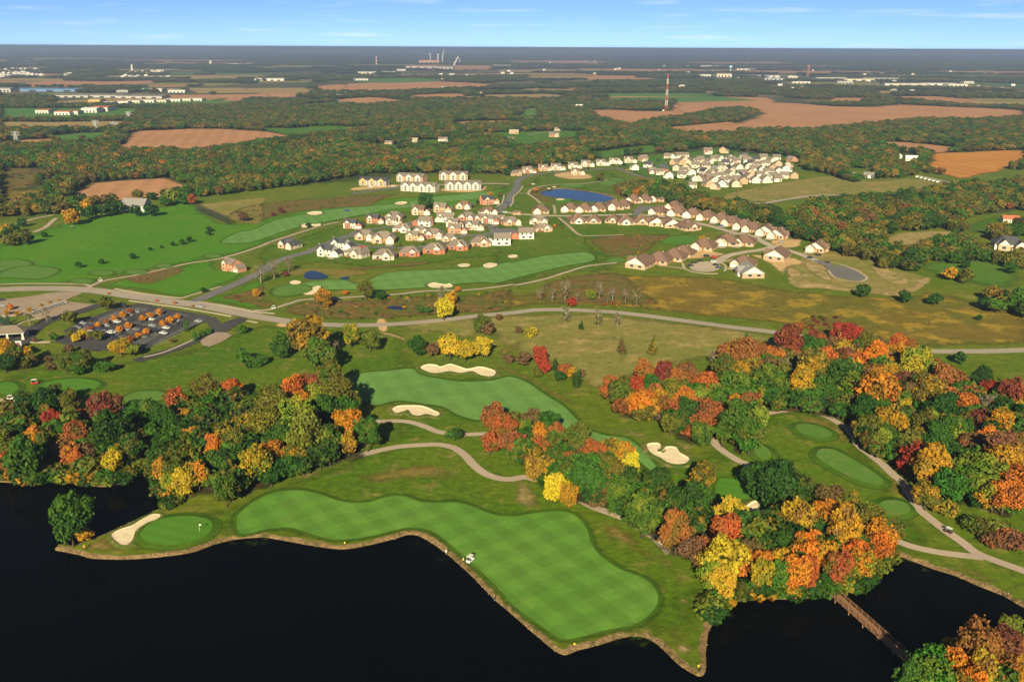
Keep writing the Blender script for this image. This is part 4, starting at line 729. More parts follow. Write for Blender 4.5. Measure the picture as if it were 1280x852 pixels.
        for x in xs:
            g = MB(); gwall(g, x - 3, x + 3, -8.4, -6.9, 8.6, 2.6, 'y'); L.append(('stair_bay', g.mesh('stair_bay', [M['wall']]), 'w2', 0, 0, None)); r_gable(r, x - 3, x + 3, -8.4, -3.5, 8.7, 2.6, 'y', .4)
            for f in range(fl):
                z = .25 + f * 2.85
                L.append(('balcony', MB().box(x - 2.2, x + 2.2, -10, -8.42, z - .15, z).box(x - 2.2, x + 2.2, -10, -9.9, z + .95, z + 1.05).box(x - 2.2, x - 2.1, -10, -8.42, z, z + 1.05).box(x + 2.1, x + 2.2, -10, -8.42, z, z + 1.05).mesh('balcony', [M['white']]), None, 0, 0, None)); L.append(W_(x, -8.42, z + .25, 'f', (2.4, 1.7)))
        for f in range(fl):
            z = .9 + f * 2.85
            for x in ([-18.5, -9.5, 0, 9.5, 18.5] if kind == 'apartment' else [-15.5, -5.8, 5.8, 15.5]): L.append(W_(x, -7.02, z, 'f', (1.8, 1.6)))
            for y in (-3, 3): L.append(W_(-hw - .02, y, z, 'l'))
        L = [('wall', w.mesh('wall', [M['wall']]), 'w1', 0, 0, None), ('roof', r.mesh('roof', [M['roof']]), 'rf', 0, 0, None)] + L
    elif kind == 'barn':
        w = MB(); gwall(w, -7, 7, -5, 5, 4, 3, 'x'); r = MB(); r_gable(r, -7, 7, -5, 5, 4.02, 3, 'x', .6); L = [('wall', w.mesh('wall', [M['wall']]), 'w1', 0, 0, None), ('roof', r.mesh('roof', [M['roof']]), 'rf', 0, 0, None), ('barn_door', MB().box(-2, 2, -5.1, -5.02, 0, 3.4).mesh('barn_door', [M['white']]), None, 0, 0, None), W_(4.5, -5.02, 1, 'f'), W_(-4.5, -5.02, 1, 'f')]
    elif kind == 'plain':
        w = MB(); gwall(w, -7, 7, -4.5, 4.5, 3.4, 2.6, 'x'); r = MB(); r_gable(r, -7, 7, -4.5, 4.5, 3.42, 2.6, 'x', .5); g = MB(); gwall(g, 1, 6, -6.5, -4.4, 3.2, 2, 'y'); r_gable(r, 1, 6, -6.5, -2.5, 3.24, 2, 'y', .35); L = [('wall', w.mesh('wall', [M['wall']]), 'w1', 0, 0, None), ('front_bay', g.mesh('front_bay', [M['wall']]), 'w2', 0, 0, None), ('roof', r.mesh('roof', [M['roof']]), 'rf', 0, 0, None), W_(3.5, -6.52, .8, 'f', (2.4, 1.7)), W_(-4, -4.52, .8, 'f', (1.8, 1.6)), ('door', DOORM, None, (-1, -4.52, 0), 0, None)]
    elif kind == 'shed':       # long low works building
        w = MB().box(-20, 20, -9, 9, -.3, 7); r = MB(); r_gable(r, -20, 20, -9, 9, 7.02, 1.3, 'x', .4); L = [('wall', w.mesh('wall', [M['wall']]), 'w1', 0, 0, None), ('roof', r.mesh('roof', [M['roof']]), 'rf', 0, 0, None)] + [('loading_door', MB().box(x - 1.8, x + 1.8, -9.1, -9.02, 0, 4).mesh('loading_door', [M['glass']]), None, 0, 0, None) for x in (-14, -5, 4, 13)]
    return L
KINDS = {k: house_kind(k) for k in ('two', 'ranch', 'villa', 'hvilla', 'suburb', 'apartment', 'terrace', 'barn', 'plain', 'shed')}
WC = {'W': ('white', (.57,.54,.48)), 'B': ('beige', (.46,.39,.30)), 'T': ('tan brick', (.44,.28,.17)), 'K': ('red brick', (.36,.125,.075)), 'O': ('orange brick', (.46,.22,.13)), 'C': ('cream', (.56,.50,.38)), 'G': ('grey', (.36,.35,.34)), 'D': ('dark brown', (.05,.035,.03)), 'P': ('pale tan brick', (.42,.28,.18)), 'U': ('blue-grey', (.12,.20,.34)), 'Y': ('golden timber', (.60,.38,.13))}
RC = {'d': ('charcoal', (.06,.06,.07)), 't': ('taupe', (.175,.142,.115)), 'b': ('brown', (.155,.096,.070)), 'g': ('grey', (.20,.19,.18)), 'r': ('red tile', (.42,.12,.06)), 'w': ('white', (.6,.58,.55)), 's': ('slate blue', (.10,.19,.34)), 'l': ('tan', (.40,.32,.22))}
HOUSES = []
def H(zone, reg, s, kind, group):
    hr = random.Random(len(HOUSES))
    for a in s.split():
        q = a.split(','); HOUSES.append((zone, p1(reg, float(q[0]), float(q[1])), q[5] if len(q) > 5 else kind, q[2][0], q[2][1], q[2][2], float(q[3]) + (hr.uniform(-20, 20) + hr.choice([0, 0, 75, -75]) if kind == 'suburb' else hr.uniform(-5, 5)), float(q[4]) * {'suburb': 1.1, 'hvilla': 1.24}.get(kind, 1.08 if kind == 'two' and reg in ('X1', 'X2') else 1.0), group))
E = 'in the golf estate'; EG = 'houses of the golf estate'
H(E, 'X1', '70,600,WWd,-25,.92,two 205,530,WWd,-25,.9,two 370,610,BWt,150,.95,ranch 650,630,BTt,175,.95,ranch 900,600,KKt,180,.9,ranch 1150,570,KWt,175,.98,ranch 310,330,WKd,-12,.85,two 535,280,KPd,-10,.85,two 750,245,PPt,-8,.95,ranch 990,195,TBb,-12,.92,two 1210,170,PPt,-20,.92,two 830,365,WWt,170,.9,ranch 1060,310,WKt,165,.9,two 460,435,TPt,-8,.95,ranch 640,460,TPt,0,1.1,ranch 925,450,TTt,0,.78,two 1140,420,WKt,-5,.95,ranch 1010,380,BTt,-5,.75,ranch 720,300,WPt,-8,.75,two 1230,260,WBt,-10,.8,two', 'two', EG)
H(E, 'X2', '245,175,TBb,-15,.9,ranch 465,135,OOd,25,.95,two 475,235,CCb,15,.9,ranch 75,310,WCt,175,.85,two 285,290,WKt,-15,.95,ranch 490,325,WKt,-20,.85,two 705,335,TPt,15,.9,ranch 150,420,OOt,-8,.85,two 330,385,WPt,-15,.85,two 185,575,KWt,175,.98,ranch 405,540,TTt,185,.95,ranch 620,530,WWt,180,1.0,two 860,470,WKt,190,.95,two 990,325,WPt,0,.95,ranch 1030,400,PBt,185,.85,ranch 130,360,WTt,-10,.8,two 590,300,TBt,10,.7,plain 420,300,BPt,-10,.8,ranch 100,500,TPt,-5,.75,ranch 770,250,TTb,0,.5,plain', 'two', EG)
H('beside the side street', 'R4', '1030,472,OOt,-35,.95,two', 'two', EG); H('beside the side street', 'R5', '165,445,BTd,-25,1.0,ranch', 'two', EG)
V = 'in the villa rows'; VG = 'brown-roofed villas'
H(V, 'X4', '285,575,PPb,0,0.94 580,555,PWb,-8,0.94 720,560,PPb,-8,0.94 865,552,PWb,-8,0.94 1020,530,PPb,0,1.04 1110,520,PWb,-20,0.99 650,672,PWb,185,0.90 815,675,PPb,180,.82', 'hvilla', VG)
H(V, 'X5', '245,70,PPb,-15,0.94 355,65,PPb,-15,0.94 475,55,PPb,-15,0.94 40,262,PPb,180,.82 165,275,PWb,182,0.90 315,272,PPb,180,0.90 460,285,PWb,185,0.94,villa 600,300,PWb,190,0.94,villa 775,325,PPb,205,0.99 495,180,PWb,-30,0.94 640,130,PPb,-25,.9 675,190,PWb,-30,0.99 815,205,PWb,-25,0.99 955,228,PPb,-25,0.99 930,510,PPb,-25,1.05 1150,465,PPb,-25,1.04 310,680,PWb,150,1.0,villa 490,640,PPb,-25,1.0 640,610,PPb,-28,1.0 730,575,PPb,-30,.95', 'hvilla', VG)
H(V, 'X6', '150,160,PPb,-30,0.99 250,190,PPb,-30,0.99 355,220,PPb,-30,0.99 440,245,PPb,-30,0.99 550,270,PPb,-30,1.01,villa 660,300,PPb,-30,.95,villa 230,360,PPb,-25,0.99 360,360,PPb,-25,0.99 1010,415,PPb,-35,.95,villa 650,485,PPb,150,1.01,villa 350,550,TPb,-30,.95 405,630,PWg,185,1.0,villa', 'hvilla', VG)
S_ = 'in the white suburb'; SG = 'houses of the white suburb'
H(S_, 'X7', '10,115,WWt,0,.9 80,108,BWt,-5,1 180,100,TTt,0,1 130,158,WWt,175,.95 215,143,WKd,170,.95 240,182,KWt,10,.85 322,172,KWd,0,.95 345,85,BTt,0,.9 375,85,WWt,0,.8 420,80,WPt,-10,.9 462,78,WPt,5,.8 610,52,WKt,-15,1.1 710,45,TGt,10,1.1 390,125,PBt,170,.95 430,125,PPt,175,.9 490,125,BBt,170,.95 400,162,BPt,0,.95 470,158,BBt,10,.9 530,145,CBt,180,.95 600,150,BTt,175,1 360,212,WWt,165,1 440,210,CBt,180,.95 510,192,WWt,175,.95 590,188,WBd,170,1 665,175,CCg,175,1 520,232,WWt,5,.85 510,278,BWt,0,.8 625,228,KBt,180,1 610,268,TTt,175,1 690,215,WBt,170,.95 705,268,WBt,170,.95 755,203,WWt,5,.95 740,165,BPd,170,.95 790,268,BTt,185,.95 685,100,WBt,0,1 730,130,WPd,170,.95 810,158,WBt,175,1 800,115,WKt,10,.9 870,110,WWt,-10,.95 885,150,CBd,175,1 840,198,BBt,180,.95 895,192,TWt,170,.95 850,248,TBt,185,1 930,242,WCt,175,1 980,92,WPt,-8,1 1070,95,WWt,0,.95 1170,108,OPg,180,1 930,108,BGd,175,.95 1000,133,CBt,175,.95 1085,133,PBd,170,.95 970,172,WWt,10,.95 1040,162,TBt,0,.95 1130,168,WWt,170,1 990,240,WWt,185,1 1045,218,WWt,180,1 1120,213,CCt,175,.95 1190,213,TTt,170,.95 770,105,CWt,5,.9 650,100,BBt,0,.9 560,105,TBt,175,.9 565,180,WBt,0,.8 650,245,WWt,10,.85 740,240,CBt,170,.9 880,220,BBt,175,.9 800,235,BBt,0,.85 940,140,BBt,0,.9 700,150,BCt,0,.8 560,232,BWt,0,.9 450,180,CBt,0,.85 630,200,BBt,0,.85 720,245,WBt,0,.85 660,285,BTt,0,.85 770,180,BBt,0,.85 920,165,WBt,0,.85 960,205,BWt,0,.85 1010,185,CBt,0,.85 1080,180,WWt,0,.85 1075,235,BWt,0,.85 1150,140,BTt,0,.85 1030,110,WBt,0,.85 900,130,BWd,0,.85 850,90,WBt,0,.85 760,90,BBt,0,.85 620,120,WTt,0,.85 540,115,CBt,0,.85 450,105,BBt,0,.85 290,190,WTt,0,.85 820,215,WBd,0,.85 760,240,TBt,0,.85 680,195,WWt,0,.85 780,140,CBt,0,.85', 'suburb', SG)
RB = 'along the curving boulevard'; H(RB, 'X4', '35,212,PPt,20,1,plain 150,190,WKt,15,.95,two 310,168,PPt,10,.95,two 440,160,WPt,5,1,two 610,145,WBt,0,.95,two 740,125,PWt,-5,.95,two 890,115,WBt,0,.95,two 1020,100,WWt,-5,.95,two 1165,88,BBt,0,.95,two 640,205,TBb,0,.9,two', 'two', 'houses along the boulevard')
AP = 'beside the belt of woodland'
H(AP, 'X3', '545,195,WWt,-12,1.0,apartment 890,182,GWt,-2,1.0,apartment 480,122,TWt,-15,1.0,terrace 815,104,TWt,0,1.0,terrace 180,152,GYd,-10,.95,terrace', 'terrace', 'apartment blocks')
FH = 'among the trees beyond the apartments'
H(FH, 'M3', '120,347,BBt,10,1 375,378,WWd,0,1 475,322,BBl,0,1.1 545,374,PPb,0,1.2 660,317,WBt,0,1.1 705,344,PPt,0,.9 325,337,TTt,0,.9 925,288,TTt,10,1.1 1095,272,PPl,0,1.2 1065,318,PPt,0,1.1 10,360,OOr,0,.8', 'plain', 'scattered country houses'); H(FH, 'M4', '185,352,BBt,0,1 160,388,OBt,0,1.3 360,318,OBl,10,1 510,353,OOt,-5,1.2 435,330,KKr,0,.7 315,222,WWw,0,1.4,two 260,275,WWg,20,1,two 135,220,WWg,0,1.2,barn 140,272,OWg,0,1 730,390,WWg,0,1,two 655,415,GGg,0,.9,barn', 'plain', 'scattered country houses')
RH = 'on the right-hand farmland'; H(RH, 'M5', '375,232,WWw,-20,1.1,barn 290,218,WWw,10,.8,barn 125,330,DDg,-20,.95,barn 15,325,DWg,-20,.7,barn 960,588,WOr,-10,1,plain 950,735,WPd,-12,1.4,ranch 75,605,WWw,10,.6,plain 230,205,OOr,0,.6,plain', 'plain', 'farm buildings'); H(RH, 'A3', '195,512,WWw,0,1,plain', 'plain', 'farm buildings')
H('by the driving range', 'R4', '605,205,GGg,-5,1.6,barn 352,240,WWg,-10,.5,barn', 'barn', 'range sheds')
def copy_house(px, kind, w1, w2, rf, yaw, sc, name):
    b = un(px, 2.5 * sc); e = empty(name, (b[0], b[1], 0.12), math.radians(yaw), sc); byname = {}
    cs = {'w1': WC[w1][1], 'w2': WC[w2][1], 'rf': RC[rf][1]}
    for nm, me, slot, loc, rz, par in KINDS[kind]:
        o = link(nm, me, parent=byname.get(par, e))
        if loc: o.location = loc
        if rz: o.rotation_euler = (0, 0, rz)
        if slot: j = random.uniform(.9, 1.1); o.color = (*[min(1, c * j) for c in cs[slot]], 1)
        byname.setdefault(nm, o)
    return e
KN = {'two': 'two-storey house', 'ranch': 'low house', 'villa': 'villa', 'hvilla': 'villa', 'suburb': 'house', 'apartment': 'apartment block', 'terrace': 'apartment block', 'barn': 'barn', 'plain': 'house'}
HOUSES.sort(key=lambda h: h[1][0]); tot = {}; cnt = {}
for h in HOUSES: k = (h[0], KN[h[2]], h[3], h[5]); tot[k] = tot.get(k, 0) + 1
HPX = []
for zone, px, kind, w1, w2, rf, yaw, sc, grp in HOUSES:
    k = (zone, KN[kind], w1, rf); cnt[k] = cnt.get(k, 0) + 1
    d = f"{WC[w1][0]} {KN[kind]} with {RC[rf][0]} roof"; lab = f"{d} {zone}" if tot[k] == 1 else f"{d}, {ORD[cnt[k]]} from left {zone}"
    e = copy_house(px, kind, w1, w2, rf, yaw, sc, {'apartment': 'apartment_building', 'terrace': 'apartment_building', 'barn': 'barn'}.get(kind, 'house')); tag(e, lab, 'barn' if kind == 'barn' else ('apartments' if kind in ('apartment', 'terrace') else 'house'), grp); HPX.append((e, kind))
    if kind in ('apartment', 'terrace'): e.scale.z *= .8
    if kind == 'suburb': e.scale.z *= .9
    if kind in ('two', 'ranch', 'villa', 'hvilla') and zone in (E, V):          # drive from the garage to the street
        gx, gy = {'two': (9, -4.3), 'ranch': (4.8, -8.3), 'villa': (-2.6, -9.1), 'hvilla': (-3, -8.5)}[kind]; ca, sa = math.cos(math.radians(yaw)), math.sin(math.radians(yaw))
        pts = [(gx - 2.5, gy), (gx + 2.5, gy), (gx + 2.5, gy - 7), (gx - 2.5, gy - 7)]
        wv = [(e.location.x + sc * (x * ca - y * sa), e.location.y + sc * (x * sa + y * ca)) for x, y in pts]
        tag(link('driveway', flat_mesh('driveway', wv, 0.37 + len(HPX) * .0006), M['concrete']), kind='structure')
# ---- works, warehouses and shops far off:  px x, px y, width (px), depth m, height m, wall, roof
FARB = [('M7', '260,262,400,60,9,U,s,a long blue-roofed works 20,262,80,50,12,G,g,- 430,300,180,60,7,G,g,- 600,300,260,70,7,G,g,- 860,305,250,60,7,G,g,- 930,262,110,50,8,W,w,- 1085,270,90,40,7,W,w,- 260,395,70,40,7,W,r,- 380,405,80,35,7,W,r,- 450,402,50,30,7,W,r,- 545,388,80,40,9,W,w,- 610,380,90,50,9,W,r,- 580,328,60,40,6,Y,l,- 660,345,60,30,6,W,w,- 750,340,60,30,6,W,w,- 820,335,70,30,6,C,w,- 900,332,80,30,6,W,w,- 980,330,70,30,6,C,l,- 1060,326,80,30,6,W,w,- 1130,324,70,30,6,C,w,- 1200,322,80,30,6,W,w,- 100,350,60,24,6,C,w,- 30,350,50,24,6,W,w,- 330,352,70,24,6,W,w,- 410,350,40,24,6,W,w,- 480,352,40,24,6,C,w,- 935,390,80,24,5,G,g,- 750,270,60,30,6,G,w,-'),
  ('M6', '115,265,130,60,9,C,w,- 260,262,160,60,9,G,w,- 390,243,70,40,9,W,w,- 495,287,260,70,9,Y,l,- 165,300,55,40,8,C,w,- 290,300,100,40,7,W,w,- 70,320,110,40,7,W,w,- 400,298,80,40,7,W,w,- 710,278,26,30,9,W,w,- 800,278,40,30,7,W,w,- 1205,268,28,26,10,C,w,- 950,285,80,40,7,W,w,- 1130,290,150,50,7,G,w,- 1270,288,60,40,7,W,w,- 1200,207,140,90,10,G,g,- 560,220,240,80,14,G,r,- 740,225,130,80,14,G,g,- 615,180,140,60,28,T,r,- 970,325,60,30,7,W,w,- 1060,322,50,30,7,W,w,- 760,318,90,30,6,G,w,-'),
  ('M8', '190,72,48,60,16,C,l,- 330,76,110,60,9,W,w,- 370,85,60,40,9,G,s,- 440,78,30,40,9,W,w,- 470,98,60,30,7,W,w,- 580,84,100,60,9,G,w,- 680,88,130,60,9,C,l,- 760,86,110,60,9,W,w,- 850,106,130,60,8,C,w,- 975,105,110,60,8,W,w,- 1040,108,60,50,8,W,w,- 150,38,80,80,9,W,w,- 270,50,60,60,9,W,w,- 120,72,40,40,9,W,w,- 55,62,16,40,10,W,w,- 1080,98,30,40,8,W,w,- 630,98,50,40,8,G,w,-'),
  ('A2', '15,352,20,24,7,U,s,- 60,352,60,24,7,G,w,- 95,348,22,22,7,W,w,- 405,328,22,18,6,C,w,- 440,330,20,14,6,Y,l,- 535,350,14,16,7,W,w,- 680,323,14,16,7,W,w,- 1010,303,50,22,7,W,w,- 645,200,60,60,12,G,w,-'), ('A1', '1000,298,100,60,9,W,w,- 885,240,90,80,10,C,w,- 1240,290,40,40,8,W,w,- 1270,350,30,30,7,W,w,- 1240,360,60,30,7,G,w,-')]
FB = []
for reg, s in FARB:
    for a in s.replace('a long blue-roofed works', '-').split():
        q = a.split(','); FB.append((p1(reg, float(q[0]), float(q[1])), float(q[2]) / REG[reg][2], float(q[3]), float(q[4]), q[5], q[6]))
FB.sort(key=lambda b: b[0][0]); cnt = {}; tot = {}
def side(px): return 'left' if px[0] < 330 else ('middle' if px[0] < 800 else 'right')
for b in FB: k = (b[4], b[5], side(b[0])); tot[k] = tot.get(k, 0) + 1
SHEDK = KINDS['shed']
for px, wpx, dep, hh, w1, rf in FB:
    k = (w1, rf, side(px)); cnt[k] = cnt.get(k, 0) + 1; q = un(px, hh * .5); W = wpx * mpp(px)
    d = f"{WC[w1][0]} works building with {RC[rf][0]} roof"; lab = f"{d} on the far {side(px)} plain" if tot[k] == 1 else f"{d}, {ORD[cnt[k]]} from left on the far {side(px)} plain"
    e = empty('works_building', (q[0], q[1] + dep * .5, 0.9), math.radians(random.uniform(-4, 4))); e.scale = (W / 40, dep / 18, hh / 7); tag(e, lab, 'building', 'far works buildings')
    for nm, me, slot, loc, rz, par in SHEDK:
        o = link(nm, me, parent=e)
        if slot: o.color = (*({'w1': WC[w1][1], 'rf': RC[rf][1]}[slot]), 1)
# far housing estates: rows of pale roofs
cnt = 0; FE = []
for row, (x0, x1, y0, y1) in enumerate(((735,800,195,150),(780,835,195,150),(830,880,192,145),(880,935,192,140),(930,1000,155,140),(910,1040,190,178))):
    for k in range(6): f = k / 5; FE.append(p1('M7', x0 + (x1 - x0) * f + random.uniform(-4, 4), y0 + (y1 - y0) * f + random.uniform(-3, 3)))
for k in range(60): FE.append(p1('M7', random.uniform(0, 260), random.uniform(125, 180)))
for k in range(14): FE.append(p1('M7', random.uniform(370, 560), random.uniform(160, 175)))
for k in range(30): FE.append(p1('A2', random.uniform(600, 1280), random.uniform(225, 275)))
for k in range(50): FE.append(p1('M8', random.uniform(20, 1250), random.uniform(28, 130)))
FE.sort(key=lambda p: p[0]); HS = KINDS['barn']
for i, px in enumerate(FE):
    q = un(px, 3); e = empty('far_house', (q[0], q[1], .9), random.uniform(-.6, .6), random.uniform(1.0, 1.5)); tag(e, 'small pale house in the hazy far housing', 'house', 'tiny far houses')
    for nm, me, slot, *_ in HS[:2]:
        o = link(nm, me, parent=e); o.color = (*random.choice([(.72,.68,.6), (.6,.52,.42), (.75,.73,.7)]), 1) if slot == 'w1' else (*random.choice([(.5,.47,.43), (.35,.32,.3), (.55,.5,.45)]), 1)
# ---- lattice mast, water tower, chimney stacks, pylons
def lattice(mb, H, w0, w1, n, r, z0=0.0, z1=None):
    z1 = H if z1 is None else z1
    def corner(k, z): w = (w0 + (w1 - w0) * z / H) / 2; return Vector((w if k in (0, 3) else -w, w if k < 2 else -w, z))
    for i in range(n):
        a, b = z0 + (z1 - z0) * i / n, z0 + (z1 - z0) * (i + 1) / n
        for k in range(4): mb.bar(corner(k, a), corner(k, b), r * 1.4); mb.bar(corner(k, a), corner((k+1) % 4, b), r); mb.bar(corner((k+1) % 4, a), corner(k, b), r); mb.bar(corner(k, b), corner((k+1) % 4, b), r)
    return mb
b = un(p1('M4', 849, 240)); HT = 42 * mpp(p1('M4', 849, 240)) * 1.02; e = empty('radio_mast', tuple(b)); tag(e, 'tall red and white lattice radio mast standing in the brown field', 'mast')
for k in range(7): link('mast_section', lattice(MB(), HT, 6, 1.8, 2, .22, HT * k / 7, HT * (k + 1) / 7).mesh('mast_section', [M['red'] if k % 2 == 0 else M['white']]), parent=e)
link('equipment_hut', MB().box(-9, -5, -2, 2, 0, 3).mesh('equipment_hut', [M['white']]), parent=e)
b = un(p1('M8', 212, 62)); e = empty('water_tower', tuple(b)); tag(e, 'pale blue water tower above the far right trees', 'water tower'); sc = mpp(p1('M8', 212, 62)) / 5.4
M['wt'] = solid('tower_paint', (.45,.62,.68), .5); mb = MB(); pr = [(0, 30), (7, 30), (11, 33.5), (12, 37), (11, 41), (7, 44), (0, 45.5)]; n = 14
mb.add([(r * math.cos(6.2832 * k / n), r * math.sin(6.2832 * k / n), z) for r, z in pr for k in range(n)], [(i * n + k, i * n + (k+1) % n, (i+1) * n + (k+1) % n, (i+1) * n + k) for i in range(len(pr) - 1) for k in range(n)])
link('tank', mb.mesh('tank', [M['wt']], True), parent=e); link('stem', MB().cyl((0,0,0), (0,0,30.5), 3.6, 2.4, 12).mesh('stem', [M['wt']]), parent=e)
def stack(reg, x, y, hpx, r, bands, lab, col='white'):
    b = un(p1(reg, x, y)); Hh = hpx / REG[reg][2] * mpp(p1(reg, x, y)); e = empty('chimney_stack', tuple(b)); tag(e, lab, 'chimney')
    for k in range(bands): z0, z1 = Hh * k / bands, Hh * (k + 1) / bands; link('stack_band', MB().cyl((0,0,z0), (0,0,z1), r * (1 - .35 * k / bands), r * (1 - .35 * (k+1) / bands), 12).mesh('stack_band', [M['red' if bands > 1 and k % 2 else col]]), parent=e)
stack('M6', 196, 198, 70, 6, 6, 'banded red and white chimney stack on the far left of the works'); stack('M6', 628, 190, 62, 7, 1, 'pale chimney leftmost above the rust-red mill', 'steel'); stack('M6', 690, 185, 56, 7, 1, 'pale chimney in the middle above the rust-red mill', 'steel'); stack('M6', 725, 185, 66, 7, 1, 'tallest pale chimney above the rust-red mill', 'steel'); stack('M6', 862, 185, 30, 8, 1, 'short pale chimney right of the slanting steam plume', 'steel')
stack('M7', 815, 148, 40, 7, 1, 'white tower rising over the far left housing estate', 'white'); stack('A1', 785, 243, 16, 12, 1, 'white tank tower on the far left skyline', 'white')
M['rust'] = solid('rust_paint', (.30,.15,.11), .8); b = un(p1('M8', 493, 75)); e = empty('rust_tower', tuple(b)); tag(e, 'thin rust-coloured tower over the far right shops', 'tower'); link('frame', lattice(MB(), 52, 10, 7, 4, 1.1).mesh('frame', [M['rust']]), parent=e); link('tank', MB().cyl((0,0,52), (0,0,62), 8, 8, 10).mesh('tank', [M['rust']]), parent=e)
# steam over the works: puffs of cloud
stm = NT('steam'); pv = stm.n('ShaderNodeVolumePrincipled'); pv.inputs['Density'].default_value = .02; pv.inputs['Color'].default_value = (.95,.95,.97,1); stm.l(pv.outputs[0], stm.out.inputs['Volume'])
def plume(reg, pts, r0, r1, lab):
    bm = bmesh.new(); k = mpp(p1(reg, *pts[0])); y0 = un(p1(reg, *pts[0]))[1]; N = 9
    for i in range(N):
        f = i / (N - 1); x = pts[0][0] + (pts[1][0] - pts[0][0]) * f; y = pts[0][1] + (pts[1][1] - pts[0][1]) * f; px = p1(reg, x, y)
        d = _f + _r * ((px[0] - CX) / FPX) - _u * ((px[1] - CY) / FPX); t = y0 / d[1]; c = Vector((d[0] * t, y0, CAM_H + d[2] * t)); r = (r0 + (r1 - r0) * f) / REG[reg][2] * k
        bmesh.ops.create_icosphere(bm, subdivisions=2, radius=r * random.uniform(.75, 1.15), matrix=Matrix.Translation(c + Vector((random.uniform(-.5, .5) * r, 0, random.uniform(-.3, .3) * r))))
    me = bpy.data.meshes.new('steam_plume'); bm.to_mesh(me); bm.free(); me.polygons.foreach_set('use_smooth', [True] * len(me.polygons)); tag(link('steam_plume', me, M['steam']), lab, 'steam')
t = NT('steam_white'); M['steam'] = t.done(t.bsdf(t.mix(t.noise(t.pos(), .02, 4), (.40,.41,.43), (.58,.58,.60)), 1.0, 0.0))
plume('M6', ((628, 126), (622, 114)), 6, 9, 'small round steam puff over the leftmost mill chimney'); plume('M6', ((692, 170), (684, 118)), 6, 8, 'middle steam column over the rust-red mill'); plume('M6', ((722, 165), (736, 80)), 6, 5, 'tallest steam column over the rust-red mill'); plume('M6', ((815, 205), (846, 142)), 9, 6, 'slanting steam plume right of the mill')
for i, (x, y, hp) in enumerate(((680, 300, 45), (765, 243, 48), (570, 305, 58), (102, 385, 66))):
    px = p1('M2', x, y); b = un(px); Hh = hp / 4.735 * mpp(px); e = empty('power_pylon', tuple(b)); tag(e, f"steel lattice power pylon, {['third', 'fourth', 'second', 'first'][i]} from the left on the left-hand farmland", 'pylon', 'power pylons'); mb = lattice(MB(), Hh, 7, 2.0, 5, .28)
    link('tower', mb.mesh('tower', [M['steel']]), parent=e)
    for f in (.78, .97): link('crossarm', MB().bar((-7, 0, Hh * f), (7, 0, Hh * f), .4).bar((-7, 0, Hh * f), (0, 0, Hh * f - 3), .25).bar((7, 0, Hh * f), (0, 0, Hh * f - 3), .25).mesh('crossarm', [M['steel']]), parent=e)
# ---- clubhouse with its columned entrance, and the banner sign
b = un(p1('X8', 120, 470)); e = empty('clubhouse', (b[0] - 3, b[1] + 3, 0), math.radians(14)); tag(e, 'clubhouse with taupe hipped roof and white columned entrance porch', 'clubhouse')
rf = MB(); r_hip(rf, -7, 9, -4.5, 4.5, 4.4, 3.0, .8); o = link('porch_roof', rf.mesh('porch_roof', [M['roof']]), parent=e); o.color = (.17,.135,.10,1); rf = MB(); r_hip(rf, -40, -6.5, -6, 14, 4.2, 5.0, .8); o = link('roof', rf.mesh('roof', [M['roof']]), parent=e); o.color = (.17,.135,.10,1)
o = link('wall', MB().box(-40, -6.8, -6, 14, -.3, 4.2).mesh('wall', [M['wall']]), parent=e); o.color = (.55,.46,.34,1); link('fascia', MB().box(-7.2, 9.2, -4.7, 4.7, 3.7, 4.25).mesh('fascia', [M['white']]), parent=e)
for x in (-6.2, .8, 8.2):
    for y in (-4, 4): o = link('column', MB().box(x - .45, x + .45, y - .45, y + .45, -.2, 3.7).box(x - .7, x + .7, y - .7, y + .7, -.2, 1.1).mesh('column', [M['wall']]), parent=e); o.color = (.62,.52,.40,1)
for x in (-36, -30, -24, -18, -12): o = link('window', WIN[(2.4, 1.7)], parent=e, loc=(x, -6.02, 1))
b = un(p1('X8', 205, 560)); e = empty('banner_sign', tuple(b), .1); tag(e, 'white banner sign with a dark oval emblem by the clubhouse drive', 'sign'); hs = 75 / 8.52 * mpp(p1('X8', 205, 560)); ws = 50 / 8.52 * mpp(p1('X8', 205, 560))
link('panel', MB().box(-ws/2, ws/2, -.06, .06, .25, hs).mesh('panel', [M['white']]), parent=e)
mb = MB(); mb.add([(ws * .33 * math.cos(k * .449), -.075, hs * .55 + hs * .33 * math.sin(k * .449)) for k in range(14)], [tuple(range(14))]); link('emblem', mb.mesh('emblem', [M['navy']]), parent=e); mb = MB(); mb.add([(ws * .17 * math.cos(k * .628), -.09, hs * .62 + hs * .14 * math.sin(k * .628)) for k in range(10)], [tuple(range(10))]); link('emblem_centre', mb.mesh('emblem_centre', [M['red']]), parent=e)
for x in (-ws/2, ws/2): link('post', MB().box(x - .08, x + .08, .065, .2, 0, hs + .1).mesh('post', [M['steel']]), parent=e)
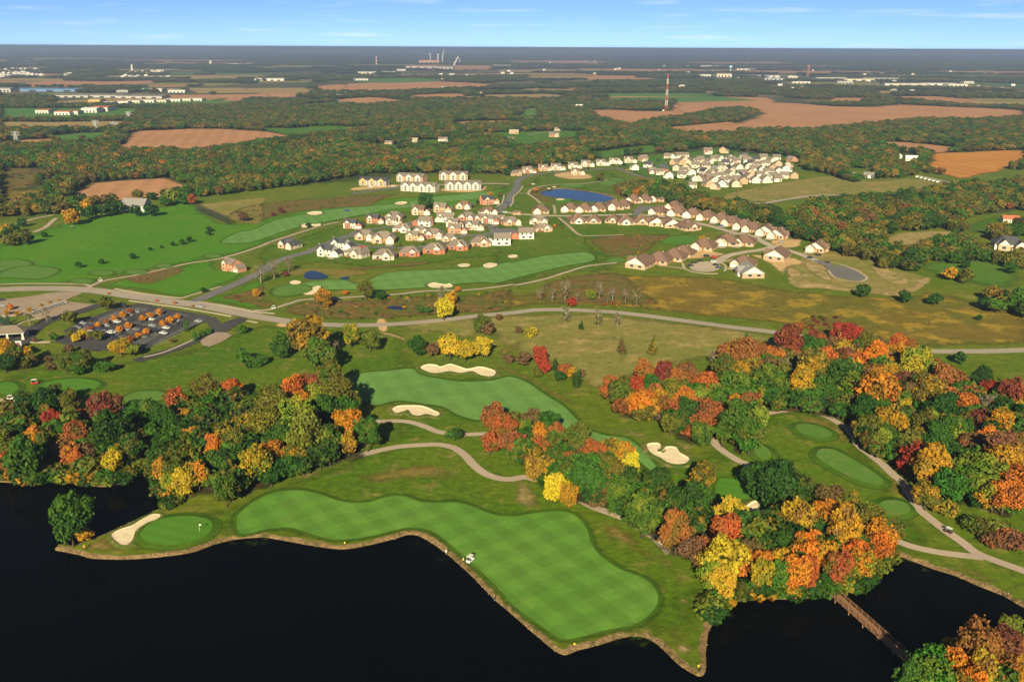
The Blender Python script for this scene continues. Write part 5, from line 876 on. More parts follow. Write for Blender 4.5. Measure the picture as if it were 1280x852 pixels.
# ---- driving range net
pts = [un(p)[:2] for p in P('R4', '870,222 910,240 950,258 1000,280 1022,290')]; e = empty('net_fence', (*pts[0], 0)); tag(e, 'dark tall ball-stop net fence at the end of the driving range', 'fence')
t = NT('ball_net'); tr = t.n('ShaderNodeBsdfTransparent'); ms = t.n('ShaderNodeMixShader'); ms.inputs[0].default_value = .55; t.l(tr.outputs[0], ms.inputs[1]); t.l(t.bsdf((.03,.03,.028)), ms.inputs[2]); M['net'] = t.done(ms.outputs[0])
for i in range(len(pts) - 1):
    a, c = pts[i] - pts[0], pts[i+1] - pts[0]; link('net_panel', MB().add([(*a, .2), (*c, .2), (*c, 7.6), (*a, 7.6)], [(0,1,2,3)]).mesh('net_panel', [M['net']]), parent=e)
    for f in (0, .5): p = a + (c - a) * f; link('post', MB().cyl((*p, 0), (*p, 8), .16, .12, 6).mesh('post', [M['black']]), parent=e)
# ---- footbridge to the islet
A = un(p1('B8', 385, 500), 1.0); Bq = un((1150, 836), 1.0); e = empty('footbridge', (A[0], A[1], 0), math.atan2(Bq[1] - A[1], Bq[0] - A[0])); Lb = float(np.linalg.norm(Bq - A)); tag(e, 'long timber footbridge crossing the dark water', 'bridge')
Wb = 2.4; npk = int(Lb / .42); pm = [MB().box(-.19, .19, -Wb/2, Wb/2, 0, .06).mesh('plank', [m]) for m in (M['wood'], M['wood2'])]
for k in range(min(npk, 298)): link('plank', pm[(k * 7 + k // 3) % 2], parent=e, loc=(.2 + k * Lb / npk, random.uniform(-.03, .03), .98 + random.uniform(0, .012)))
for y in (-Wb/2 + .15, Wb/2 - .15): link('beam', MB().box(0, Lb, y - .12, y + .12, .5, .97).mesh('beam', [M['wood']]), parent=e)
for y in (-Wb/2 - .02, Wb/2 + .02):
    for z in (1.5, 2.05): link('rail', MB().box(0, Lb, y - .05, y + .05, z, z + .1).mesh('rail', [M['wood2']]), parent=e)
    me = MB().box(-.07, .07, -.07, .07, .6, 2.14).mesh('railing_post', [M['wood2']]); 
    for k in range(int(Lb / 2.4) + 1): link('railing_post', me, parent=e, loc=(k * 2.4, y + (.12 if y > 0 else -.12), 0))
me = MB().cyl((0,0,-3), (0,0,.5), .18, .18, 8).mesh('pile', [M['wood']])
for k in range(1, int(Lb / 6)):
    for y in (-.95, .95): link('pile', me, parent=e, loc=(k * 6, y, 0))
# ------------------------------------------------------------------ vehicles
def prof(mb, pr, w, y0=None):
    n = len(pr); return mb.add([(x, s * w / 2, z) for s in (-1, 1) for x, z in pr], [tuple(range(n)), tuple(range(2*n - 1, n - 1, -1))] + [(i, n + i, n + (i+1) % n, (i+1) % n) for i in range(n)])
body = prof(MB(), [(-2.25,.35),(2.2,.35),(2.3,.6),(2.2,.82),(1.2,.95),(.55,1.38),(-1.2,1.44),(-1.9,1.0),(-2.25,.9)], 1.76).mesh('body', [M['carpaint']])
suvb = prof(MB(), [(-2.3,.4),(2.25,.4),(2.35,.7),(2.25,1.0),(1.3,1.12),(.75,1.66),(-1.9,1.72),(-2.25,1.05)], 1.86).mesh('body', [M['carpaint']])
def glass(t): 
    mb = MB()
    if t == 0: mb.add([(1.19,-.7,.99),(1.19,.7,.99),(.6,.62,1.375),(.6,-.62,1.375)], [(0,1,2,3)]); q = [(.95,.98),(.5,1.32),(-1.1,1.37),(-1.7,1.02)]; y = .9
    else: mb.add([(1.32,-.72,1.15),(1.32,.72,1.15),(.82,.66,1.64),(.82,-.66,1.64)], [(0,1,2,3)]); q = [(1.1,1.12),(.7,1.58),(-1.8,1.62),(-2.05,1.12)]; y = .95
    for s in (-1, 1): mb.add([(x, s * y, z) for x, z in q], [(0,1,2,3) if s < 0 else (3,2,1,0)])
    x0, z0, x1, z1 = (-1.92, 1.03, -1.28, 1.43) if t == 0 else (-2.27, 1.1, -1.98, 1.68); mb.add([(x0-.02,-.65,z0),(x0-.02,.65,z0),(x1-.02,.6,z1),(x1-.02,-.6,z1)], [(3,2,1,0)]); return mb.mesh('window_glass', [M['glass']])
GL = [glass(0), glass(1)]; TY = MB().cyl((0,-.11,0), (0,.11,0), .33, .33, 12).mesh('wheel', [M['tyre']]); HUB = MB().cyl((0,-.12,0), (0,.12,0), .18, .18, 8).mesh('hub', [M['chrome']]); HL = MB().box(2.2, 2.31, -.2, .2, .62, .78).mesh('headlight', [M['white']]); TLt = MB().box(-2.31, -2.2, -.2, .2, .72, .9).mesh('tail_light', [M['red']])
CARC = {'w': ('white', (.55,.55,.55)), 'k': ('black', (.02,.02,.022)), 's': ('silver', (.3,.31,.33)), 'r': ('red', (.42,.03,.03)), 'b': ('dark blue', (.03,.06,.16)), 'g': ('grey', (.15,.15,.16))}
CARS = []
def cars(zone, reg, s, yaw):
    for a in s.split(): q = a.split(','); CARS.append((zone, p1(reg, float(q[0]), float(q[1])), q[2], int(q[3]) if len(q) > 3 else 0, yaw + (float(q[4]) if len(q) > 4 else 0)))
rd = un(p1('V1', 1225, 225)) - un(p1('V1', 640, 128)); RY = math.degrees(math.atan2(rd[1], rd[0])); ZC = 'in the clubhouse car park'
cars(ZC, 'V1', '435,262,w 408,298,s 445,358,w,1 280,358,w,1 882,318,w 1140,266,s 275,265,k 212,282,s 190,300,k 330,330,k,1 345,335,b 520,250,k 545,250,g 500,345,s 420,382,s,1 360,375,k 230,392,r 790,345,k,1 830,345,k 730,385,k 700,388,g 405,385,k 245,330,g 170,318,s 550,145,k,1 610,205,k 640,190,s 700,270,k 760,250,w 300,255,k 250,300,b 560,330,s 620,300,k 460,300,k 585,215,s 560,230,k 490,270,w 440,300,k 380,350,s 310,300,k 640,330,g 670,310,k 770,300,s 900,300,k 960,260,s 990,290,k 860,360,w 540,370,k 470,400,k 610,260,k 215,368,k 150,330,k 375,325,k', RY)
cars('in the gravel car park', 'X8', '15,102,s 5,42,k', 20); cars('on the main road', 'R4', '890,650,s,0', -10)
cars('on the villa building site', 'X5', '570,660,w,1 835,685,k 895,668,k,1 800,712,k 955,620,k,1 1030,632,r,1 1020,675,w,1 1045,705,k 1072,730,b', 15); cars('by the dark cul-de-sac', 'X6', '690,375,s,1 1015,490,k,1 945,515,k,1 980,528,s 1100,555,k 155,228,b 185,218,r', -30); cars('in the estate streets', 'X2', '595,290,w,1 650,245,w,1 670,148,b', 20); cars('in the estate streets', 'X1', '220,605,r 425,548,r 385,395,k', 10); cars('by the apartments', 'X3', '330,180,w,1 150,187,w,1 1240,312,b', 10)
CARS.sort(key=lambda c: c[1][0]); tot = {}; cnt = {}
for c in CARS: tot[(c[0], c[2])] = tot.get((c[0], c[2]), 0) + 1
for zone, px, ck, suv, yaw in CARS:
    k = (zone, ck); cnt[k] = cnt.get(k, 0) + 1; b = un(px, .7); e = empty('parked_car', (b[0], b[1], .31), math.radians(yaw)); tag(e, f"{CARC[ck][0]} car {zone}" if tot[k] == 1 else f"{CARC[ck][0]} car {zone}, {ORD[cnt[k]]} {CARC[ck][0]} one from the left", 'car', 'cars ' + zone)
    o = link('body', suvb if suv else body, parent=e); o.color = (*CARC[ck][1], 1); link('window_glass', GL[suv], parent=e)
    for x in (-1.4, 1.42):
        for y in (-.82, .82): o = link('wheel', TY, parent=e, loc=(x, y, .33)); link('hub', HUB, parent=o)
    for y in (-.58, .58): link('headlight', HL, parent=e, loc=(0.01, y, 0)); link('tail_light', TLt, parent=e, loc=(0.02, y, 0))
# golf carts
CB = prof(MB(), [(-1.2,.25),(1.2,.25),(1.25,.7),(.75,.85),(.6,.45),(-.25,.45),(-.3,.75),(-1.2,.85)], 1.15).mesh('body', [M['carpaint']]); CR = MB().box(-1.0, .85, -.6, .6, 1.78, 1.86).mesh('canopy', [M['white']]); CS = MB().box(-.75, -.2, -.5, .5, .76, .9).box(-.85, -.72, -.5, .5, .87, 1.3).mesh('seat', [M['black']]); CP = MB().bar((.7, 0, .7), (.55, 0, 1.78), .05).bar((-.95, 0, .8), (-.9, 0, 1.78), .05).mesh('roof_post', [M['steel']]); CWH = MB().cyl((0,-.09,0), (0,.09,0), .23, .23, 10).mesh('wheel', [M['tyre']])
def cart(px, yaw, lab, grp=None, col=(.7,.7,.68), reg=None, s=1.0):
    b = un(px, .5); e = empty('golf_cart', (b[0], b[1], .26), math.radians(yaw), s); tag(e, lab, 'golf cart', grp); o = link('body', CB, parent=e); o.color = (*col, 1); link('canopy', CR, parent=e); link('seat', CS, parent=e)
    for y in (-.52, .52): link('roof_post', CP, parent=e, loc=(0, y, 0))
    for x in (-.8, .85):
        for y in (-.5, .5): link('wheel', CWH, parent=e, loc=(x, y, .23))
cart(p1('B6', 840, 410), 60, 'white golf cart parked on the near fairway edge by the lake', col=(.6,.6,.58), s=1.15); cart(p1('B7', 543, 345), 110, 'white golf cart on the path below the middle grove'); cart(p1('B1', 50, 612), 10, 'white golf cart on the lower left path'); cart(p1('R4', 447, 535), 20, 'white golf cart on the path below the driving range'); cart(p1('R4', 322, 300), 10, 'dark cart on the upper driving range', col=(.05,.05,.06)); cart(p1('B1', 168, 538), 15, 'red mower cart on the grass left of the clubhouse green', col=(.5,.03,.02), s=1.2); cart(p1('B8', 833, 305), 130, 'dark golf cart on the right-hand path', col=(.06,.03,.03)); cart(p1('B2', 150, 18), 0, 'pale golf cart at the path crossing by the road')
for k in range(24):
    f = k / 23; x, y = 365 + 325 * f, 186 - 108 * f; cart(p1('X8', x, y), RY + 90, f"golf cart in the clubhouse row, {ORD[k + 1]} from the left", 'golf carts lined up at the clubhouse', (.55,.55,.53) if k % 3 else (.1,.1,.1))
# ------------------------------------------------------------------ people on the course
def person(px, rz, lab, shirt, trousers, pose=0.0):
    b = un(px); e = empty('person', (b[0], b[1], .1), rz); tag(e, lab, 'person')
    J = [(0,0,.95),(0,0,1.2),(0,0,1.42),(0,0,1.52),(0,-.02,1.66),(0,-.01,1.78),(.1,0,.9),(.12,-.02,.5),(.13,.03,.08),(.13,-.12,.05),(-.1,0,.9),(-.12,-.02,.5),(-.13,.03,.08),(-.13,-.12,.05),(.19,0,1.4),(.26,-.06,1.14),(.16,-.26,.98),(.13,-.33,.94),(-.19,0,1.4),(-.26,-.06,1.14),(-.14,-.26,.96),(-.11,-.33,.93)]
    ED = [(0,1),(1,2),(2,3),(3,4),(4,5),(0,6),(6,7),(7,8),(8,9),(0,10),(10,11),(11,12),(12,13),(2,14),(14,15),(15,16),(16,17),(2,18),(18,19),(19,20),(20,21)]
    RR = [.15,.15,.15,.06,.095,.075,.09,.065,.045,.04,.09,.065,.045,.04,.065,.045,.035,.03,.065,.045,.035,.03]
    me = bpy.data.meshes.new('body'); me.from_pydata(J, ED, []); o = link('body', me, parent=e)
    bm = bmesh.new(); bm.from_mesh(me); sl = bm.verts.layers.skin.verify()
    for i, v in enumerate(bm.verts): v[sl].radius = (RR[i], RR[i]); v[sl].use_root = i == 0
    bm.to_mesh(me); bm.free(); o.modifiers.new('skin', 'SKIN'); sb = o.modifiers.new('smooth', 'SUBSURF'); sb.levels = 1; sb.render_levels = 1
    t = NT('clothing'); sx = t.n('ShaderNodeSeparateXYZ'); t.l(t.n('ShaderNodeTexCoord').outputs['Object'], sx.inputs[0]); z = sx.outputs[2]
    c = t.mix(t.math('GREATER_THAN', z, .95), trousers, shirt); c = t.mix(t.math('GREATER_THAN', z, 1.5), c, (.42,.24,.16)); c = t.mix(t.math('GREATER_THAN', z, 1.76), c, (.05,.035,.02)); c = t.mix(t.math('LESS_THAN', z, .1), c, (.7,.7,.7)); t.done(t.bsdf(c, .8)); me.materials.append(t.m)
    link('cap', MB().cyl((0,0,1.79), (0,0,1.87), .11, .09, 8).box(-.08, .08, -.22, -.05, 1.79, 1.81).mesh('cap', [M['white']]), parent=e)
person(p1('B6', 752, 388), .6, 'person in white shirt on the stony lake shore', (.75,.75,.72), (.2,.17,.12)); person(p1('B6', 815, 418), -.5, 'person in yellow shirt beside the golf cart by the lake', (.6,.5,.12), (.04,.04,.06)); person(p1('B6', 928, 556), 1.0, 'person in dark clothes standing at the near lake shore', (.05,.05,.07), (.04,.04,.05)); person(p1('B8', 1048, 548), 2.0, 'person in dark red shirt on the right-hand lake bank', (.25,.05,.04), (.05,.05,.06)); person(p1('B5', 398, 630), .3, 'person in orange shirt at the tip of the lakeside point', (.7,.25,.03), (.06,.06,.07))
# flag, hazard posts, hay bales
b = un(p1('B5', 940, 540), .5); e = empty('flagstick', (b[0], b[1], .5)); tag(e, 'white flagstick standing on the lakeside putting green', 'flag'); link('pole', MB().cyl((0,0,0), (0,0,2.6), .05, .04, 6).mesh('pole', [M['white']]), parent=e); link('flag', MB().box(.03, .65, -.015, .015, 2.1, 2.55).mesh('flag', [M['white']]), parent=e)
for i, (rg, x, y, lb) in enumerate((('B6', 383, 352, 'yellow hazard post on the shore left of the near bay'), ('B7', 228, 722, 'yellow hazard post at the lower corner of the near fairway'), ('B7', 680, 802, 'yellow hazard post on the lowest grassy point'))):
    b = un(p1(rg, x, y)); e = empty('hazard_post', (b[0], b[1], .05)); tag(e, lb, 'post', 'yellow hazard posts'); link('post', MB().cyl((0,0,0), (0,0,.55), .14, .14, 8).mesh('post', [M['black']]), parent=e); link('head', MB().cyl((0,0,.55), (0,0,1.0), .26, .22, 8).mesh('head', [M['yellow']]), parent=e)
for k in range(8):
    f = k / 7; px = p1('M5', 408 + 170 * f, 342 + 42 * f); b = un(px); e = empty('wrapped_bale', (b[0], b[1], .3), .5); tag(e, f"white wrapped bale beside the country road, {ORD[k + 1]} from the left", 'bale', 'white wrapped bales'); link('wrap', MB().cyl((-2.6,0,1), (2.6,0,1), 1.05, 1.05, 10).mesh('wrap', [M['white']], True), parent=e); link('end_cap', MB().cyl((2.6,0,1), (2.75,0,1), .8, .5, 10).mesh('end_cap', [M['white']]), parent=e)
# ------------------------------------------------------------------ trees
def crown_mesh(name, seed, H, R, kind='round', n=1500, leaf=0.75, mat='leaf'):
    """leaf clumps spread over many lobes; crown stands on z=0 of the tree, total height H, radius R"""
    r = np.random.default_rng(seed); V = []; F = []
    if kind == 'round':
        base = H * 0.16; cz = (H + base) / 2; hz = (H - base) / 2; lobes = []
        for k in range(26):
            t = r.uniform(0, 2 * math.pi); u = r.uniform(-0.95, 0.95); q = math.sqrt(1 - u * u); rad = r.uniform(0.45, 0.88)
            lobes.append((np.array([R * rad * q * math.cos(t), R * rad * q * math.sin(t), cz + hz * rad * u]), R * r.uniform(0.17, 0.42)))
        lobes.append((np.array([0, 0, cz]), R * 0.6)); lobes.append((np.array([0, 0, cz + hz * .35]), R * 0.5))
    elif kind == 'bush':
        lobes = [(np.array([R * .55 * math.cos(t), R * .55 * math.sin(t), H * r.uniform(.3, .6)]), R * r.uniform(.35, .5)) for t in r.uniform(0, 6.28, 9)] + [(np.array([0, 0, H * .5]), R * .6)]
    elif kind == 'cone':
        lobes = []
        for k in range(26):
            f = k / 25; z = H * (0.06 + 0.9 * f); rr = R * (1 - f) ** 0.85; t = r.uniform(0, 6.28)
            lobes.append((np.array([rr * .5 * math.cos(t), rr * .5 * math.sin(t), z]), rr * .55 + 0.22))
    elif kind == 'column':
        lobes = [(np.array([r.uniform(-.15, .15) * R, r.uniform(-.15, .15) * R, H * (0.1 + .8 * k / 11)]), R * (0.55 + .4 * math.sin(math.pi * (k + 2) / 15))) for k in range(12)]
    else:   # sparse
        lobes = []
        for k in range(26):
            t = r.uniform(0, 6.28); rad = r.uniform(.2, 1); z = H * r.uniform(.3, 1.0); rr = R * rad * (1.15 - z / H * .75)
            lobes.append((np.array([rr * math.cos(t), rr * math.sin(t), z * .97]), R * r.uniform(.1, .2)))
    w = np.array([l[1] ** 2 for l in lobes]); w /= w.sum(); cen = np.array([l[0] for l in lobes]); rad = np.array([l[1] for l in lobes])
    cnt = 0; cc = np.array([0, 0, H * .5])
    ids = r.choice(len(lobes), n * 3, p=w)
    for li in ids:
        if cnt >= n: break
        d = r.normal(size=3); d /= np.linalg.norm(d)
        ex = r.uniform(1.15, 1.5) if r.random() < .10 else r.uniform(0.80, 1.15)
        p = cen[li] + d * rad[li] * ex * np.array([1, 1, .85])
        dd = np.linalg.norm((p - cen) / np.array([1, 1, .85]), axis=1) / rad
        if kind != 'sparse' and (dd < 0.80).sum() > 0: continue
        if p[2] < 0.25: continue
        nr = d * 0.8 + r.normal(size=3) * 0.6 + np.array([0, 0, .15]); nr /= np.linalg.norm(nr)
        a = np.cross(nr, r.normal(size=3)); a /= np.linalg.norm(a); b = np.cross(nr, a); s = leaf * r.uniform(.6, 1.3)
        k = len(V)
        V += [p + a * s * .62, p + b * s * .5 + nr * s * .1, p - a * s * .55, p - b * s * .46 - nr * s * .08]; F.append((k, k+1, k+2, k+3)); cnt += 1
    me = bpy.data.meshes.new(name); me.from_pydata([tuple(v) for v in V], [], F); me.materials.append(M[mat]); me.update(); return me
def trunk_mb(mb, H, R, seed, bare=False, rt=None):
    r = random.Random(seed); rt = rt or H * 0.017 + 0.06; a = Vector((0, 0, -0.3)); top = Vector((r.uniform(-.4, .4), r.uniform(-.4, .4), H * (.62 if not bare else .8)))
    mid = a.lerp(top, .5) + Vector((r.uniform(-.25, .25), r.uniform(-.25, .25), 0))
    mb.cyl(a, mid, rt * 1.25, rt * .8, 6); mb.cyl(mid, top, rt * .8, rt * .3, 6)
    for k in range(7 if not bare else 22):
        f = r.uniform(.35, .95); st = mid.lerp(top, (f - .35) * 1.5) if f > .5 else a.lerp(mid, f * 2 * .95); t = r.uniform(0, 6.28)
        L = R * r.uniform(.5, .85); en = st + Vector((L * math.cos(t), L * math.sin(t), L * r.uniform(.5, 1.2))); en.z = min(en.z, H * .97)
        mb.cyl(st, en, rt * .42, rt * .1, 4, False)
        if bare:
            for j in range(4):
                q = st.lerp(en, r.uniform(.3, .9)); t2 = t + r.uniform(-1.2, 1.2); l2 = L * r.uniform(.3, .55)
                mb.cyl(q, q + Vector((l2 * math.cos(t2), l2 * math.sin(t2), l2 * r.uniform(.4, 1.3))), rt * .2, rt * .06, 3, False)
    return mb
TH, TR = 14.0, 6.0
CROWN = {'round': [crown_mesh('crown', 10 + k, TH, TR, 'round', 2600, 0.84) for k in range(7)], 'bush': [crown_mesh('crown', 30 + k, 3.6, 3.0, 'bush', 650, 0.55) for k in range(3)],
         'cone': [crown_mesh('crown', 40 + k, 12, 3.4, 'cone', 1000, 0.6) for k in range(2)], 'column': [crown_mesh('crown', 50, 10, 2.0, 'column', 700, 0.5)], 'sparse': [crown_mesh('crown', 60 + k, 12, 4.6, 'sparse', 330, 0.6) for k in range(3)]}
TRUNK = {'round': [trunk_mb(MB(), TH, TR, k).mesh('trunk', [M['bark']], True) for k in range(4)], 'bush': [trunk_mb(MB(), 3, 2.5, 5, rt=.12).mesh('trunk', [M['bark']], True)],
         'cone': [MB().cyl((0,0,-.3), (0,0,10.5), .25, .06, 6).mesh('trunk', [M['bark']])], 'column': [MB().cyl((0,0,-.3), (0,0,8.5), .2, .06, 6).mesh('trunk', [M['bark']])], 'sparse': [trunk_mb(MB(), 12, 4.6, 20 + k, True).mesh('trunk', [M['palebark']], True) for k in range(3)]}
DIM = {'round': (TH, TR), 'bush': (3.6, 3.0), 'cone': (12, 3.4), 'column': (10, 2.0), 'sparse': (12, 4.6)}
CLR = {'dg': ('dark green', (0.020,0.060,0.008)), 'g': ('green', (0.040,0.105,0.010)), 'yg': ('yellow-green', (0.135,0.165,0.016)), 'o': ('olive', (0.092,0.094,0.013)), 'y': ('yellow', (0.40,0.275,0.018)),
       'go': ('gold', (0.36,0.19,0.012)), 'or': ('orange', (0.42,0.148,0.014)), 'ro': ('red-orange', (0.36,0.092,0.020)), 'ru': ('rust', (0.26,0.080,0.022)), 'r': ('red', (0.26,0.036,0.018)),
       'br': ('brown', (0.120,0.070,0.030)), 'm': ('maroon', (0.135,0.030,0.022)), 'b': ('bare grey', (0.15,0.125,0.07)), 'bl': ('blue-green', (0.035,0.075,0.055)), 'ly': ('bright yellow', (0.48,0.37,0.02)), 'am': ('amber', (0.44,0.175,0.016))}
SEC = {'dg': ['g', 'dg', 'o'], 'g': ['yg', 'o', 'dg'], 'yg': ['g', 'y', 'o'], 'o': ['go', 'g', 'yg'], 'y': ['go', 'yg', 'o'], 'go': ['o', 'yg', 'br'], 'or': ['go', 'o', 'ru'], 'ro': ['or', 'ru', 'o'], 'ru': ['br', 'o', 'o'], 'r': ['ru', 'm'], 'br': ['o', 'ru'], 'm': ['ru', 'br'], 'b': ['br', 'o'], 'bl': ['bl'], 'ly': ['yg', 'y'], 'am': ['go', 'ru']}
T = []      # zone, px of crown middle, radius in picture units, colour key, kind
def trees(zone, reg, s, kind='round'):
    ox, oy, k = REG[reg]
    for a in s.split():
        q = a.split(','); T.append([zone, (ox + float(q[0]) / k, oy + float(q[1]) / k), float(q[2]) / k, q[3], q[4] if len(q) > 4 else kind])
Z1 = 'the left lakeside wood'; Z2 = 'the mid-course grove'; Z3 = 'the grove beside the pale fairway'; Z4 = 'the big right-hand wood'; Z5 = 'the grove by the footbridge'; Z6 = 'the bottom right corner'
Z7 = 'the clump above the left wood'; Z8 = 'the clubhouse car park'; Z9 = 'the clubhouse garden'; Z10 = 'the meadow by the long road'; Z11 = 'the middle fairway'; Z12 = 'the driving range'; Z13 = 'the right-hand meadows'; Z14 = 'the villa gardens'
trees(Z7, 'B2', '185,180,45,g 265,110,42,ru 300,165,78,o 350,220,68,o 490,145,38,yg 575,155,44,o 420,190,30,br,sparse')
trees(Z7, 'B2', '60,255,38,g,bush 15,245,32,g,bush 10,120,22,g,bush 100,255,25,g,bush')
trees(Z10, 'B2', '790,180,38,dg 850,215,32,br,bush 930,190,46,y 1000,205,38,y 1075,180,42,y 1070,80,36,o 1100,90,28,br 1150,65,16,br,bush')
trees(Z1, 'B2', '110,410,30,or 230,380,50,ro 300,350,50,ru 405,340,58,o 275,430,36,or 150,460,70,o 350,410,55,yg 450,410,72,o 250,500,80,yg 380,490,62,dg 475,540,58,or 565,585,55,g 110,530,62,yg 300,595,80,yg 200,600,58,g 385,610,60,g 60,700,72,go 150,660,50,or 30,520,55,o 30,460,45,yg 480,620,38,go 450,470,60,g 240,680,45,o')
trees(Z1, 'B1', '120,650,45,dg 210,640,52,dg 262,595,38,dg 330,640,48,o 385,670,34,ru 495,655,68,m 425,698,20,r 220,690,38,o 250,730,46,r 340,710,36,yg 170,810,38,or 360,800,55,ru 560,790,80,dg 470,830,55,g 720,690,50,g 790,720,60,dg 850,620,58,ru 885,700,46,go 935,790,55,or 1000,570,55,o 1010,645,48,g 1120,560,45,ro 700,820,32,or 60,800,55,dg 630,745,50,g 20,800,35,ru 650,690,40,g 560,720,40,dg 980,700,40,g 300,770,40,dg')
trees(Z1, 'B5', '80,210,75,g 200,130,38,o 360,200,36,ro 450,150,62,dg 540,95,75,dg 620,150,60,dg 530,220,44,y 450,240,32,ru 465,280,32,g 692,125,34,ro 760,170,55,dg 740,260,38,go 870,120,48,o 930,90,46,ru 1000,160,38,or 1000,230,46,g 860,310,46,y 930,270,62,go 1060,350,52,g 1180,190,68,ru 780,335,36,yg 820,250,52,o 1060,230,46,dg 1100,140,52,o 10,130,60,o 20,250,40,ro 270,80,40,g')
trees(Z1, 'B5', '312,508,84,g 395,540,34,go')
trees(Z2, 'B3', '60,545,52,ru 100,590,55,ru 150,640,55,ru 45,640,40,ru 160,525,26,dg 230,545,44,br 300,570,56,g 205,590,34,yg 265,625,48,or 340,620,42,ru 430,635,60,o 510,700,44,ru 480,760,68,g 260,760,56,go 340,715,42,g 390,730,34,ru 570,690,44,o 640,695,44,go 670,750,34,ly 590,760,55,o 790,825,60,dg 985,805,56,o 380,790,40,o')
trees(Z2, 'B7', '100,90,40,go 160,145,42,ly 205,165,34,go 275,110,60,g 290,40,40,ru 390,165,46,g 520,115,68,dg 480,230,68,g 590,210,44,dg 670,210,60,dg 700,125,52,o 600,320,56,ru 690,370,54,br 650,130,24,y')
trees(Z5, 'B7', '800,245,48,y 780,320,48,ro 770,420,68,y 840,400,48,or 890,310,52,yg 800,545,40,y 910,430,42,or 730,455,40,yg'); trees(Z5, 'B7', '750,580,40,g,bush 735,620,30,g,bush')
trees(Z5, 'B8', '215,140,68,dg 145,120,52,dg 275,160,52,dg 400,185,42,br 150,320,60,yg 290,265,52,go 370,255,46,or 450,280,64,go 540,260,54,o 585,330,48,or 605,390,36,or 500,385,48,or 385,400,44,go 310,380,48,or 220,420,46,go 150,440,46,or 350,500,34,ro 285,470,42,or 245,510,32,g 60,400,52,y 40,300,38,ro 40,530,42,y 460,480,42,ru 540,450,46,go 455,345,46,go 245,340,46,g 625,290,38,o 110,380,34,br 470,210,36,o 175,505,38,go')
trees(Z5, 'B8', '395,545,18,r,bush 120,525,24,g,bush 330,545,20,ro,bush')
trees(Z6, 'B8', '775,820,70,g 850,805,40,or 820,720,26,go 950,750,62,ru 1020,720,54,m 960,830,48,go 1090,720,42,go 1040,800,48,ru 1020,645,34,yg 905,860,52,or 700,865,46,g 1095,820,40,go')
trees(Z3, 'B3', '580,410,44,ru 630,360,30,ro 625,440,52,o 690,405,38,r 730,340,46,ru 700,470,48,or 745,450,42,or 760,395,44,g 815,360,42,m 800,300,28,go 880,370,42,ru 920,345,44,br 905,460,52,or 820,480,38,ru 880,550,46,dg 930,520,46,dg 1030,530,52,ru 1010,385,52,ro 990,450,28,ru 1030,470,42,g 985,610,42,g 1130,400,56,g 1125,485,38,or 1200,460,42,ru 1150,570,78,g 1200,630,55,g 1110,260,46,ru 1170,262,52,ru 1080,330,46,o 1150,340,46,go 850,420,36,yg 960,400,36,ru 1080,610,40,g')
trees(Z3, 'B3', '1040,280,36,b,sparse 770,520,26,go,sparse 800,540,28,ru,sparse')
trees(Z4, 'B4', '40,170,46,ru 100,150,42,ru 165,160,42,ro 220,150,38,ru 235,100,54,m 320,110,46,g 355,75,38,m 412,130,24,ro 400,178,46,ro 462,50,34,r 512,75,38,r 475,125,38,y 540,180,34,ro 588,100,38,o 490,172,34,br 620,165,46,or 720,115,34,ro 710,160,38,go 762,130,32,ru 800,200,55,yg 690,240,34,go 640,122,34,br 345,220,70,o 290,290,50,go 380,290,56,g 470,250,62,g 520,300,55,g 620,330,70,or 710,320,28,r 730,280,38,m 780,340,46,br 850,330,58,o 905,270,46,ru 870,220,34,ru 960,260,46,ru 1090,260,46,dg 1130,300,38,r 1220,330,46,m 1030,372,46,ro 1080,440,42,m 920,400,55,dg 830,450,56,o 680,450,55,go 740,410,38,go 886,455,22,y 960,470,56,g 1170,470,46,go 1120,520,46,or 580,480,46,o 650,530,38,yg 900,520,55,g 755,580,42,o 800,605,58,r 870,650,70,go 1040,590,28,or 960,600,55,dg 1090,680,70,yg 1180,600,62,br 1230,720,55,or 1150,770,55,go 850,770,50,o 950,740,55,g 1250,560,38,ru 1260,450,40,o 60,330,52,g 150,250,46,g 200,310,38,g 20,290,40,g 430,330,40,g 1010,310,40,g 1180,380,42,dg 560,400,45,dg 540,130,30,g 640,410,40,g 1020,480,40,g 1060,560,40,br')
trees(Z4, 'B4', '220,220,44,b,sparse 1110,390,46,b,sparse 440,235,32,b,sparse')
trees(Z4, 'B8', '950,90,52,yg 1050,50,52,go 1040,170,48,or 1100,120,45,g 880,130,42,g'); trees(Z4, 'B8', '820,215,42,o,bush 980,290,52,o,bush 1060,330,46,br,bush 930,270,40,o,bush 1000,330,40,br,bush')
trees(Z11, 'R5', '530,660,40,o 605,670,25,dg 330,700,38,go 430,675,13,or 910,755,44,ly 945,690,32,go 820,230,36,g'); trees(Z11, 'R5', '895,690,34,b,sparse 800,770,20,g,bush 830,772,18,g,bush 255,360,14,dg,bush 975,670,14,or,bush 20,590,40,b,sparse 85,570,40,b,sparse 155,545,32,b,sparse 145,595,12,m,bush 122,287,14,m,bush 82,305,10,m,bush')
trees(Z10, 'R6', '350,748,23,r 435,745,26,yg,bush 960,465,18,go'); trees(Z10, 'R6', '480,715,34,b,sparse 260,735,28,b,sparse 205,735,28,b,sparse 320,715,38,b,sparse 600,740,28,b,sparse 650,748,34,o,sparse 540,730,28,b,sparse 375,745,20,b,sparse 515,750,24,o,sparse')
trees(Z10, 'B3', '380,85,34,b,sparse 528,100,34,o,sparse 612,105,28,b,sparse 450,125,20,dg,cone 630,215,38,br,cone 770,215,40,o,cone 1183,190,27,dg,cone 335,300,30,dg,cone 430,365,40,dg,column')
